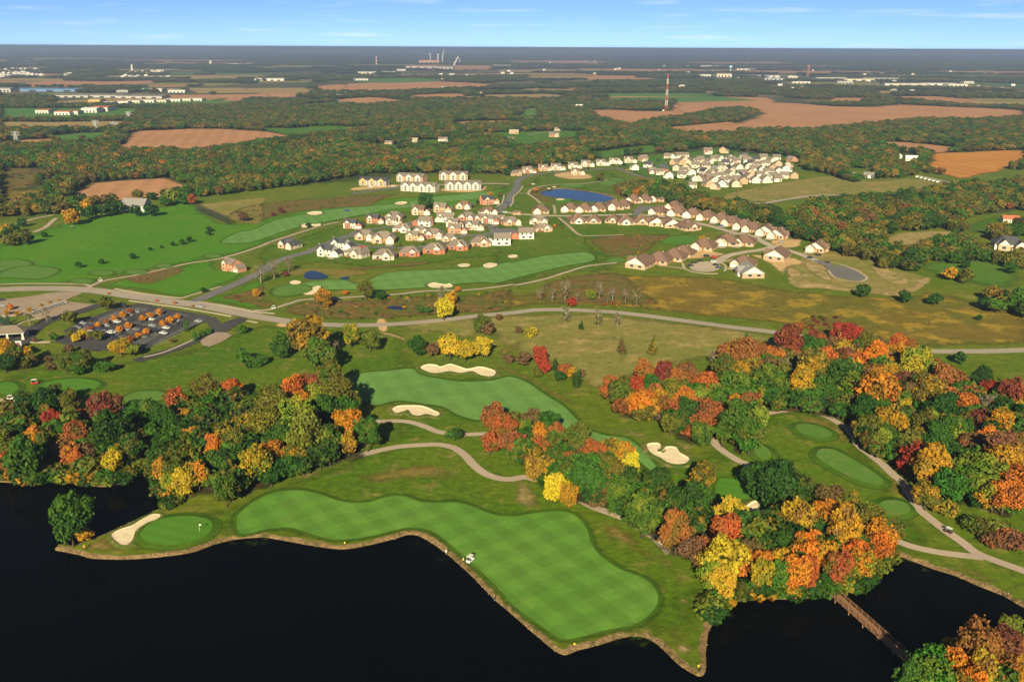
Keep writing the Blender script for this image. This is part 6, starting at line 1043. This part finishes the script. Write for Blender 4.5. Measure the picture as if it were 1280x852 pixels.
trees(Z10, 'B3', '222,158,36,yg,bush 172,158,18,br,bush 190,292,32,br,bush 250,335,34,o,bush 355,365,26,dg,bush 130,287,24,br,bush 450,352,22,br,bush 410,348,26,go,bush 380,320,34,ru,bush'); trees(Z10, 'B3', '265,268,38,r 290,290,30,r')
trees(Z11, 'B2', '950,572,42,dg,bush')
trees(Z13, 'R7', '525,577,24,dg,bush 680,600,22,dg,bush 790,607,22,dg,bush 775,612,14,dg,bush 905,480,15,dg,bush 815,445,12,dg,cone 705,440,28,dg 880,822,22,dg,bush 840,515,22,go,bush 900,525,26,o,bush 950,670,10,dg,bush 490,697,10,dg,bush')
trees(Z8, 'V1', '415,35,14,or 595,172,30,ru 535,200,34,or 465,230,30,or 405,255,28,ru 335,282,32,or 262,312,30,ru 215,345,34,y 110,355,30,o 150,382,34,y 825,175,34,or 755,205,32,or 695,228,34,or 580,285,37,or 500,318,33,or 905,240,36,or 975,215,30,or 850,272,32,or 720,332,34,or 660,365,32,or 590,395,34,ru 800,92,15,or 945,108,17,or 1090,135,13,or 455,425,42,y 510,465,62,go 610,460,52,yg 395,100,52,o 110,215,55,o 1165,355,26,g 1210,335,26,g 925,410,18,br'); trees(Z8, 'V1', '1040,300,40,g,column 1110,385,36,g,column 340,395,44,o,bush 290,390,36,o,bush 1240,335,12,g,bush')
trees(Z9, 'X8', '80,255,62,bl,cone 15,255,52,bl,cone 345,650,75,br,cone'); trees(Z9, 'X8', '310,250,58,o,sparse 490,200,62,b,sparse'); trees(Z9, 'X8', '105,100,30,or 70,155,28,go 180,170,26,go 315,130,26,go 150,640,90,o 60,560,80,go 40,680,90,dg 240,660,60,o 690,690,88,o 860,690,86,o 825,760,58,g 1060,690,60,g 1150,690,60,g 540,720,46,br 250,560,46,go 40,480,46,go 970,40,22,g 500,650,30,br'); trees(Z9, 'X8', '580,450,40,g,bush 730,580,44,br,bush 370,480,26,br,bush')
trees(Z9, 'X8', '430,100,15,go,bush 520,70,14,go,bush 620,45,12,go,bush')
trees(Z12, 'R4', '20,310,30,go 130,335,18,dg 195,325,12,dg 310,240,32,go 400,222,26,dg 450,215,26,dg 480,208,26,dg 530,200,26,dg 600,215,24,dg 675,212,26,dg 385,190,26,go 760,150,30,yg 730,175,22,g 810,160,25,g 845,165,22,ru 350,220,22,dg 100,285,18,dg,bush 70,310,18,dg,bush 585,420,13,dg 665,390,8,dg 715,383,7,dg 765,367,10,dg 808,358,12,dg 840,345,13,dg 930,300,12,dg 925,318,12,dg 350,470,14,dg,bush 450,455,12,dg,bush 905,570,12,dg 1135,580,18,go 1080,260,22,br,bush')
trees(Z14, 'X4', '885,230,44,o 235,365,24,or 605,495,20,dg,cone'); trees(Z14, 'X2', '1145,385,18,or,bush 380,130,20,dg 590,50,26,o 500,40,30,go 680,180,14,dg,cone')
# keep the first of any that stand on the same spot, biggest become things of their own
keep = []
for t in T:
    if all((t[1][0]-k[1][0])**2 + (t[1][1]-k[1][1])**2 > (0.42 * min(t[2], k[2]) + 1.5)**2 for k in keep): keep.append(t)
T = keep
for t in T:
    if t[0] in (Z2, Z3, Z4, Z5, Z6) and t[4] == 'round': t[2] *= 1.08
    if t[0] == Z8 and t[3] in ('or', 'ru'): t[2] *= .8; t[3] = 'am' if t[3] == 'or' else t[3]
    R = t[2] * mpp(t[1]); h0, r0 = DIM[t[4]]
    s = R / r0
    if t[4] in ('cone', 'column', 'sparse'):
        s = (t[2] * 2) * mpp(t[1]) / h0 * 1.12; 
    if t[4] == 'round': sz = min(max(s, (0.75 if R > 3 else s * 1.15)), 1.35) if R > 3 else s * 1.1
    elif t[4] == 'bush': sz = min(s, 1.6)
    else: sz = s
    hc = h0 * sz * (0.5 if t[4] != 'round' else 0.58)
    w = un(t[1], hc); t += [s, sz, w]
def dry_ok(w):
    a = np.array([w[0]]); b = np.array([w[1]])
    return not (inpoly(a, b, lake_top)[0] and not inpoly(a, b, isle_top)[0])
for t in T:                      # a trunk never stands in the lake: step it back on to the bank
    w = t[7]
    for k in range(40):
        if dry_ok(w): break
        w = w + np.array([0, 1.0, 0]) if w[1] > 205 or t[0] != Z6 else w + np.array([0.8, -0.3, 0])
    t[7] = w
T.sort(key=lambda t: -t[2] - (50 if t[4] in ('sparse', 'cone', 'column') else 0)); BIG = T[:325]; SMALL = T[325:]
cnt = {}
KW = {'round': 'broadleaf tree', 'bush': 'bush', 'cone': 'conical tree', 'column': 'narrow upright tree', 'sparse': 'thin-leaved tree'}
BIG.sort(key=lambda t: t[1][0])
tot = {}
for t in BIG: tot[(t[0], t[3], t[4])] = tot.get((t[0], t[3], t[4]), 0) + 1
vr = random.Random(3)
for i, t in enumerate(BIG):
    zone, px, rp_, ck, kd, s, sz, w = t
    key = (zone, ck, kd); cnt[key] = cnt.get(key, 0) + 1; cn, cv = CLR[ck]
    lab = f"{cn} {KW[kd]} in {zone}" if tot[key] == 1 else f"{cn} {KW[kd]}, {ORD[cnt[key]]} such from the left in {zone}"
    nm = {'round': 'broadleaf_tree', 'bush': 'bush', 'cone': 'conifer', 'column': 'columnar_tree', 'sparse': 'thin_leaved_tree'}[kd]
    e = empty(nm, (w[0], w[1], 0.0), vr.uniform(0, 6.28)); e.scale = (s * vr.uniform(.86, 1.10), s * vr.uniform(.86, 1.10), sz * (vr.uniform(.88, 1.22) if kd == 'round' else 1))
    tag(e, lab, 'bush' if kd == 'bush' else 'tree', 'trees of ' + zone)
    link('trunk', vr.choice(TRUNK[kd]), parent=e); c = link('crown', vr.choice(CROWN[kd]), parent=e)
    j = [vr.uniform(.82, 1.18) for _ in range(3)]; c.color = (cv[0] * j[0], cv[1] * j[1], cv[2] * j[2], 1)
    c2 = CLR[vr.choice(SEC[ck])][1]; f = vr.uniform(.45, 1.0) if ck not in ('r', 'y', 'ly') else .4; c['second_tint'] = [cv[q] * (1 - f) + c2[q] * f for q in range(3)]
# ------------------------------------------------------------------ woods nobody could count: one object each
protos = bpy.data.collections.new('woodland_kinds')
for k in range(5):
    me = crown_mesh('wood_tree', 100 + k, TH, TR, 'round', 420, 1.9, 'leaf_i'); tm = MB().cyl((0,0,-.3), (0,0,TH*.55), .3, .15, 5)
    n = len(me.vertices); bm = bmesh.new(); bm.from_mesh(me)
    vs = [bm.verts.new(v) for v in tm.v]
    for f in tm.f: ff = bm.faces.new([vs[i] for i in f]); ff.material_index = 1
    bm.to_mesh(me); bm.free(); me.materials.append(M['bark']); o = bpy.data.objects.new('wood_tree', me); protos.objects.link(o)
protos_b = bpy.data.collections.new('scrub_kinds')
for k in range(3):
    o = bpy.data.objects.new('scrub', crown_mesh('scrub', 140 + k, 3.6, 3.0, 'bush', 160, 1.1, 'leaf_i')); protos_b.objects.link(o)
def instancer(coll):
    ng = bpy.data.node_groups.new('planting', 'GeometryNodeTree'); ng.interface.new_socket('Geometry', in_out='INPUT', socket_type='NodeSocketGeometry'); ng.interface.new_socket('Geometry', in_out='OUTPUT', socket_type='NodeSocketGeometry')
    N, L = ng.nodes, ng.links; gi = N.new('NodeGroupInput'); go = N.new('NodeGroupOutput'); ip = N.new('GeometryNodeInstanceOnPoints'); ci = N.new('GeometryNodeCollectionInfo')
    ci.inputs['Collection'].default_value = coll; ci.inputs['Separate Children'].default_value = True; ci.inputs['Reset Children'].default_value = True
    def at(nm, ty):
        a = N.new('GeometryNodeInputNamedAttribute'); a.data_type = ty; a.inputs['Name'].default_value = nm; return a.outputs['Attribute']
    L.new(gi.outputs[0], ip.inputs['Points']); L.new(ci.outputs[0], ip.inputs['Instance']); ip.inputs['Pick Instance'].default_value = True
    L.new(at('pick', 'INT'), ip.inputs['Instance Index']); L.new(at('turn', 'FLOAT_VECTOR'), ip.inputs['Rotation']); L.new(at('size', 'FLOAT_VECTOR'), ip.inputs['Scale']); L.new(ip.outputs[0], go.inputs[0])
    return ng
NG = instancer(protos); NGB = instancer(protos_b)
def mass(name, xy, sxy, sz, tint, tint2, label, cat, ng=None, npick=5, z=0.0):
    n = len(xy); me = bpy.data.meshes.new(name); me.vertices.add(n)
    co = np.concatenate([xy, np.full((n, 1), z)], 1).astype(np.float32); me.vertices.foreach_set('co', co.ravel())
    def a(nm, ty, arr, key): at = me.attributes.new(nm, ty, 'POINT'); at.data.foreach_set(key, arr.ravel())
    a('pick', 'INT', rng.integers(0, npick, n).astype(np.int32), 'value'); tr = np.zeros((n, 3), np.float32); tr[:, 2] = rng.uniform(0, 6.28, n); a('turn', 'FLOAT_VECTOR', tr, 'vector')
    a('size', 'FLOAT_VECTOR', np.stack([sxy, sxy, sz], 1).astype(np.float32), 'vector')
    for nm, c in (('tint', tint), ('tint2', tint2)): a(nm, 'FLOAT_COLOR', np.concatenate([c, np.ones((n, 1))], 1).astype(np.float32), 'color')
    me.update(); o = link(name, me); md = o.modifiers.new('planting', 'NODES'); md.node_group = ng or NG
    return tag(o, label, cat, kind='stuff')
def vnoise(x, y, s, seed):
    r = np.random.default_rng(seed); tb = r.random((256, 256)); u, v = x / s, y / s; i, j = np.floor(u).astype(int), np.floor(v).astype(int); f, g = u - i, v - j; f = f*f*(3-2*f); g = g*g*(3-2*g)
    A = lambda a, b: tb[a % 256, b % 256]
    return (A(i,j)*(1-f) + A(i+1,j)*f)*(1-g) + (A(i,j+1)*(1-f) + A(i+1,j+1)*f)*g
PAL = {k: np.array(v[1]) for k, v in CLR.items()}
def paint(x, y, keys, wts, seed):
    n = len(x); r = np.random.default_rng(seed); q = np.clip(vnoise(x, y, 60, seed) * .7 + r.random(n) * .45 + r.normal(0, .12, n), 0, .999)
    cw = np.cumsum(np.array(wts) / sum(wts)); order = np.argsort(np.argsort(q)) / n
    idx = np.minimum(np.searchsorted(cw, order), len(keys) - 1); C = np.array([PAL[k] for k in keys])[idx] * r.uniform(.72, 1.2, (n, 1)); C2 = np.array([PAL[k] for k in keys])[r.integers(0, len(keys), n)]
    return C, C * .6 + C2 * .4 
def band(d0, d1, s):
    W = d1 * 0.66; xs = np.arange(-W, W, s); ys = np.arange(d0, d1, s); X, Y = np.meshgrid(xs, ys); X = X.ravel() + rng.uniform(-.45, .45, X.size) * s; Y = Y.ravel() + rng.uniform(-.45, .45, Y.size) * s
    k = np.abs(X) < Y * 0.64 + 25; return X[k], Y[k]
LINE = [(-400,268),(0,264),(60,262),(100,252),(160,245),(250,240),(330,231),(400,222),(445,214),(480,211),(600,210),(640,214),(690,210),(760,206),(860,200),(1000,206),(1040,214),(1075,226),(1200,210),(1700,190)]
WOODP = [P('R7', '250,290 330,237 450,228 560,218 690,207 800,187 900,165 1000,180 1130,140 1130,265 1010,290 920,305 890,345 760,340 620,355 590,390 560,440 480,420 400,400 380,370 300,360 260,340 180,300 100,280 0,262 0,237 80,252 200,262'),
  P('R7', '560,440 600,400 720,412 760,382 880,360 950,385 990,440 900,450 830,440 760,450 720,470 650,475 600,462'), P('R7', '1000,560 1130,580 1130,655 980,602'), P('R7', '1020,440 1130,420 1130,475 1040,485'), P('R7', '1010,330 1130,300 1130,350 1000,370'),
  P('R6', '590,260 640,205 760,217 900,252 960,272 1000,300 1100,300 1185,342 1185,388 1100,368 960,328 880,308 780,280 660,270'), P('R4', '0,330 60,330 120,345 0,360')]
ALLX, ALLY, ALLS = [], [], []
for d0, d1, s in ((430, 1300, 8.5), (1300, 2600, 11), (2600, 5200, 19), (5200, 11000, 44), (11000, 22000, 110)):
    X, Y = band(d0, d1, s); px, py = proj(X, Y, 6.0); lim = np.interp(px, [p[0] for p in LINE], [p[1] for p in LINE]); keepm = py < lim
    for q in WOODP: keepm |= inpoly(px, py, q)
    gx, gy = proj(X, Y, 0.0)
    for q in FAR: keepm &= ~inpoly(gx, gy, q)
    if d0 > 2000:
        g = vnoise(X, Y, 420, 5) * .6 + vnoise(X, Y, 140, 6) * .4; keepm &= g < (.59 if d0 < 2000 else .55)
    keepm &= rng.random(len(X)) < .93
    X, Y = X[keepm], Y[keepm]; ALLX.append(X); ALLY.append(Y); ALLS.append(np.full(len(X), s))
X, Y, S = map(np.concatenate, (ALLX, ALLY, ALLS)); n = len(X)
PAL['fo'] = np.array((.125,.115,.020)); PAL['fg'] = np.array((.20,.135,.018)); PAL['fr'] = np.array((.19,.075,.024))
C1, C2 = paint(X, Y, ['dg', 'g', 'o', 'fo', 'o', 'fg', 'br', 'fr', 'or', 'g', 'dg'], [.20, .24, .18, .17, .05, .065, .03, .022, .003, .10, .07], 21)
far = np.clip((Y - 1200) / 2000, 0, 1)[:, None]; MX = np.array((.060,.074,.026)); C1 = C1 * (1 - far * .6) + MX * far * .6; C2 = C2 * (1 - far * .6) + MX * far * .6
sxy = np.clip(S * .62, 4.6, 60) / TR * rng.uniform(.75, 1.25, n); szz = rng.uniform(.65, 1.05, n) * np.where(S > 15, .95, .85)
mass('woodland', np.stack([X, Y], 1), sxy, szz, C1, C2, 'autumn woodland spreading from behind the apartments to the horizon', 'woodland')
print('woodland', n)
# understorey that closes the near woods
NEARW = [P('B1', '-10,640 60,640 130,690 250,650 330,690 480,700 640,720 780,680 840,620 1000,600 1100,560 1239,560') + P('B2', '40,400 180,350 300,330 450,340 500,420 520,500 560,560 560,620 450,640 330,670 200,710 100,760 0,780') + P('B5', '1050,330 950,300 800,310 720,260 700,170 620,180 470,250 330,180 240,120 160,200 100,260 0,280'),
  P('B3', '40,560 160,540 300,580 430,640 500,690 600,725 670,765 780,815 850,850') + P('B7', '690,180 690,330 600,340 480,260 400,190 280,150 160,130 110,90'), P('B8', '10,300 100,240 200,200 300,230 440,230 560,260 620,320 620,390 540,460 460,480 350,490 200,480 90,470 20,430'),
  P('B3', '580,420 700,400 720,340 830,340 930,360 1010,380 1080,300 1250,250 1280,350 1250,500 1230,620 1120,640 1090,560 960,600 860,570 800,500 700,490 620,470'),
  P('B4', '0,180 100,150 240,100 340,90 460,70 560,110 720,130 860,220 960,260 1100,270 1278,250 1278,800 1100,760 960,760 860,720 760,620 700,560 580,520 480,400 400,370 250,350 120,340 0,330'), P('B8', '720,800 850,770 960,720 1109,700 1109,852 720,852')]
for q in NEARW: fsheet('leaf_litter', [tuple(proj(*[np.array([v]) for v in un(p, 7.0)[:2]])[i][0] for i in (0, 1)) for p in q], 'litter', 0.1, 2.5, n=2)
bx = np.array([t[7][0] for t in BIG]); by = np.array([t[7][1] for t in BIG])
X, Y = band(150, 620, 5.6); px, py = proj(X, Y, 7.0); k = np.zeros(len(X), bool)
for q in NEARW: k |= inpoly(px, py, q)
k &= ~(inpoly(X, Y, lake_top) & ~inpoly(X, Y, isle_top)); X, Y = X[k], Y[k]
dmin = np.array([np.min((bx - a)**2 + (by - b)**2) for a, b in zip(X, Y)]); k = dmin > 3.4**2; X, Y = X[k], Y[k]
C1, C2 = paint(X, Y, ['dg', 'g', 'o', 'yg', 'br', 'ru', 'go'], [.36, .28, .16, .06, .06, .05, .03], 33)
sm = np.array([t[7][:2] for t in SMALL]).reshape(-1, 2); cs = np.array([CLR[t[3]][1] for t in SMALL]).reshape(-1, 3); 
nS = len(SMALL); ss = np.array([t[2] * mpp(t[1]) / TR for t in SMALL]).reshape(-1)
mass('understorey', np.concatenate([np.stack([X, Y], 1), sm]), np.concatenate([rng.uniform(.55, .82, len(X)), ss]), np.concatenate([rng.uniform(.5, .82, len(X)), ss * .85]), np.concatenate([C1, cs]), np.concatenate([C2, cs]), 'lower trees and saplings filling the woods around the lake', 'undergrowth')
print('understorey', len(X), 'small', nS, 'things', len(BIG))
# meadow scrub
SX, SY, SS, SC = [], [], [], []
def scrub(reg, s, step, keys, smin, smax, dens=.5):
    q = P(reg, s) if isinstance(s, str) else s; w = np.array([un(p)[:2] for p in q]); lo, hi = w.min(0), w.max(0)
    X, Y = np.meshgrid(np.arange(lo[0], hi[0], step), np.arange(lo[1], hi[1], step)); X = X.ravel() + rng.uniform(-.5, .5, X.size) * step; Y = Y.ravel() + rng.uniform(-.5, .5, Y.size) * step
    k = inpoly(X, Y, w) & (rng.random(len(X)) < dens) & (vnoise(X, Y, 22, 9) > .38); X, Y = X[k], Y[k]
    SX.append(X); SY.append(Y); SS.append(rng.uniform(smin, smax, len(X)) ** 1.5); SC.append(np.array([PAL[c] for c in keys])[rng.integers(0, len(keys), len(X))] * rng.uniform(.6, 1.1, (len(X), 1)))
scrub('R5', '120,765 230,722 400,717 560,710 700,700 900,690 1050,690 1239,660 1239,765 1000,785 700,805 400,815 200,797', 3.4, ['o', 'br', 'o', 'go', 'g', 'b'], .2, .62, .55)
scrub('R6', '200,690 330,650 500,630 600,640 700,720 780,770 700,790 500,780 300,780 180,760', 4, ['br', 'o', 'ru', 'b'], .2, .55, .45); scrub('R6', '430,475 600,455 820,460 760,490 700,540 560,560 480,530', 4, ['br', 'o', 'go', 'ru'], .2, .5, .5)
scrub('F', [(620,372),(715,348),(860,346),(1000,365),(1165,361),(1280,395),(1280,428),(1130,432),(960,403),(800,386),(620,386)], 8, ['o', 'br', 'o', 'b'], .15, .4, .35); scrub('F', [(1000,395),(1050,395),(1130,425),(1050,420),(1000,410)], 3.5, ['ru', 'm', 'br', 'o', 'o'], .3, .7, .5)
scrub('R6', '540,230 600,215 700,240 660,275 560,280', 4, ['br', 'o', 'ru'], .3, .7, .7); scrub('R4', '560,525 740,480 820,490 700,545 620,550', 2, ['br', 'o', 'm'], .15, .35, .6); scrub('R4', '980,610 1090,580 1172,560 1172,650 1100,640 1030,625', 2.4, ['br', 'o', 'm'], .15, .4, .6)
scrub('R5', '0,255 200,232 400,217 640,202 640,222 560,262 400,272 200,292 0,345', 5, ['br', 'o', 'g'], .2, .55, .4); scrub('M2', '0,530 280,530 240,610 100,655 0,662', 6, ['br', 'o', 'b'], .4, .9, .6); scrub('R7', '0,218 280,162 560,167 790,187 600,215 200,242', 7, ['o', 'b', 'br'], .2, .5, .4); scrub('R4', '1000,250 1080,210 1172,190 1172,280 1060,280', 4, ['br', 'o'], .2, .6, .5)
scrub('B8', '740,180 850,190 1000,230 1109,300 1109,400 960,360 860,270', 3.2, ['o', 'g', 'br', 'yg'], .3, .8, .7); scrub('R6', '490,780 560,765 590,790 500,795', 2.5, ['r', 'ru', 'ly'], .25, .5, .7)
scrub('X1', '60,520 300,440 420,360 200,300 460,240 800,210 1270,150 1270,640 900,660 400,690', 9, ['g', 'dg', 'o', 'ru', 'dg'], .25, .6, .4); scrub('X2', '0,120 560,90 700,300 1100,280 1150,460 800,540 300,620 0,640', 9, ['g', 'dg', 'o', 'ru', 'dg'], .25, .6, .4)
scrub('X4', '230,520 900,540 1280,560 1280,700 600,700 420,640 200,620', 9, ['g', 'dg', 'o'], .25, .55, .35); scrub('X6', '0,100 200,150 720,280 720,340 500,330 100,220', 8, ['g', 'dg', 'o'], .25, .55, .35); scrub('X4', '0,150 300,140 800,90 1280,60 1280,160 800,170 300,210 0,240', 10, ['g', 'dg', 'o', 'go'], .4, .9, .4)
scrub('X7', '0,90 300,60 700,20 1200,90 1240,210 700,300 480,270 340,240 100,210', 13, ['g', 'dg', 'o', 'go', 'g'], .45, 1.0, .5)
scrub('X2', '1100,300 1250,330 1270,440 1180,430', 5, ['g', 'dg', 'o'], .3, .6, .8); scrub('B7', '700,600 760,560 775,620 730,650', 2, ['g', 'dg'], .4, .8, .8)
lpx = [proj(np.array([p[0]]), np.array([p[1]])) for p in lake_top]; br = []
for p, (a, b) in zip(lake_top, lpx):
    a, b = a[0], b[0]
    if (-30 < a < 214 and b < 634) or (888 < a < 1122 and 690 < b < 790):
        for k in range(3): br.append(p + rng.normal(0, 1.1, 2))
br = np.array(br); SX.append(br[:, 0]); SY.append(br[:, 1]); SS.append(rng.uniform(.7, 1.35, len(br))); SC.append(np.array([PAL[c] for c in ('g', 'dg', 'o', 'go', 'yg', 'dg')])[rng.integers(0, 6, len(br))] * .9)
X, Y, S, C = map(np.concatenate, (SX, SY, SS, SC)); mass('scrub', np.stack([X, Y], 1), S, S * .8, C, C * .8, 'low brown and olive scrub in the dry meadows and along wooded banks', 'scrub', NGB, 3)
# ------------------------------------------------------------------ the air
hz = NT('hazy_air'); pv = hz.n('ShaderNodeVolumePrincipled'); pv.inputs['Density'].default_value = 0.00011; pv.inputs['Color'].default_value = (0.56, 0.71, 0.99, 1); pv.inputs['Anisotropy'].default_value = 0.45
hz.l(pv.outputs[0], hz.out.inputs['Volume'])
mb = MB().box(-58000, 58000, -600, 85000, -4, 152.5); o = link('haze', mb.mesh('haze'), hz.m); tag(o, 'pale blue haze lying over the whole country', 'haze', kind='stuff')
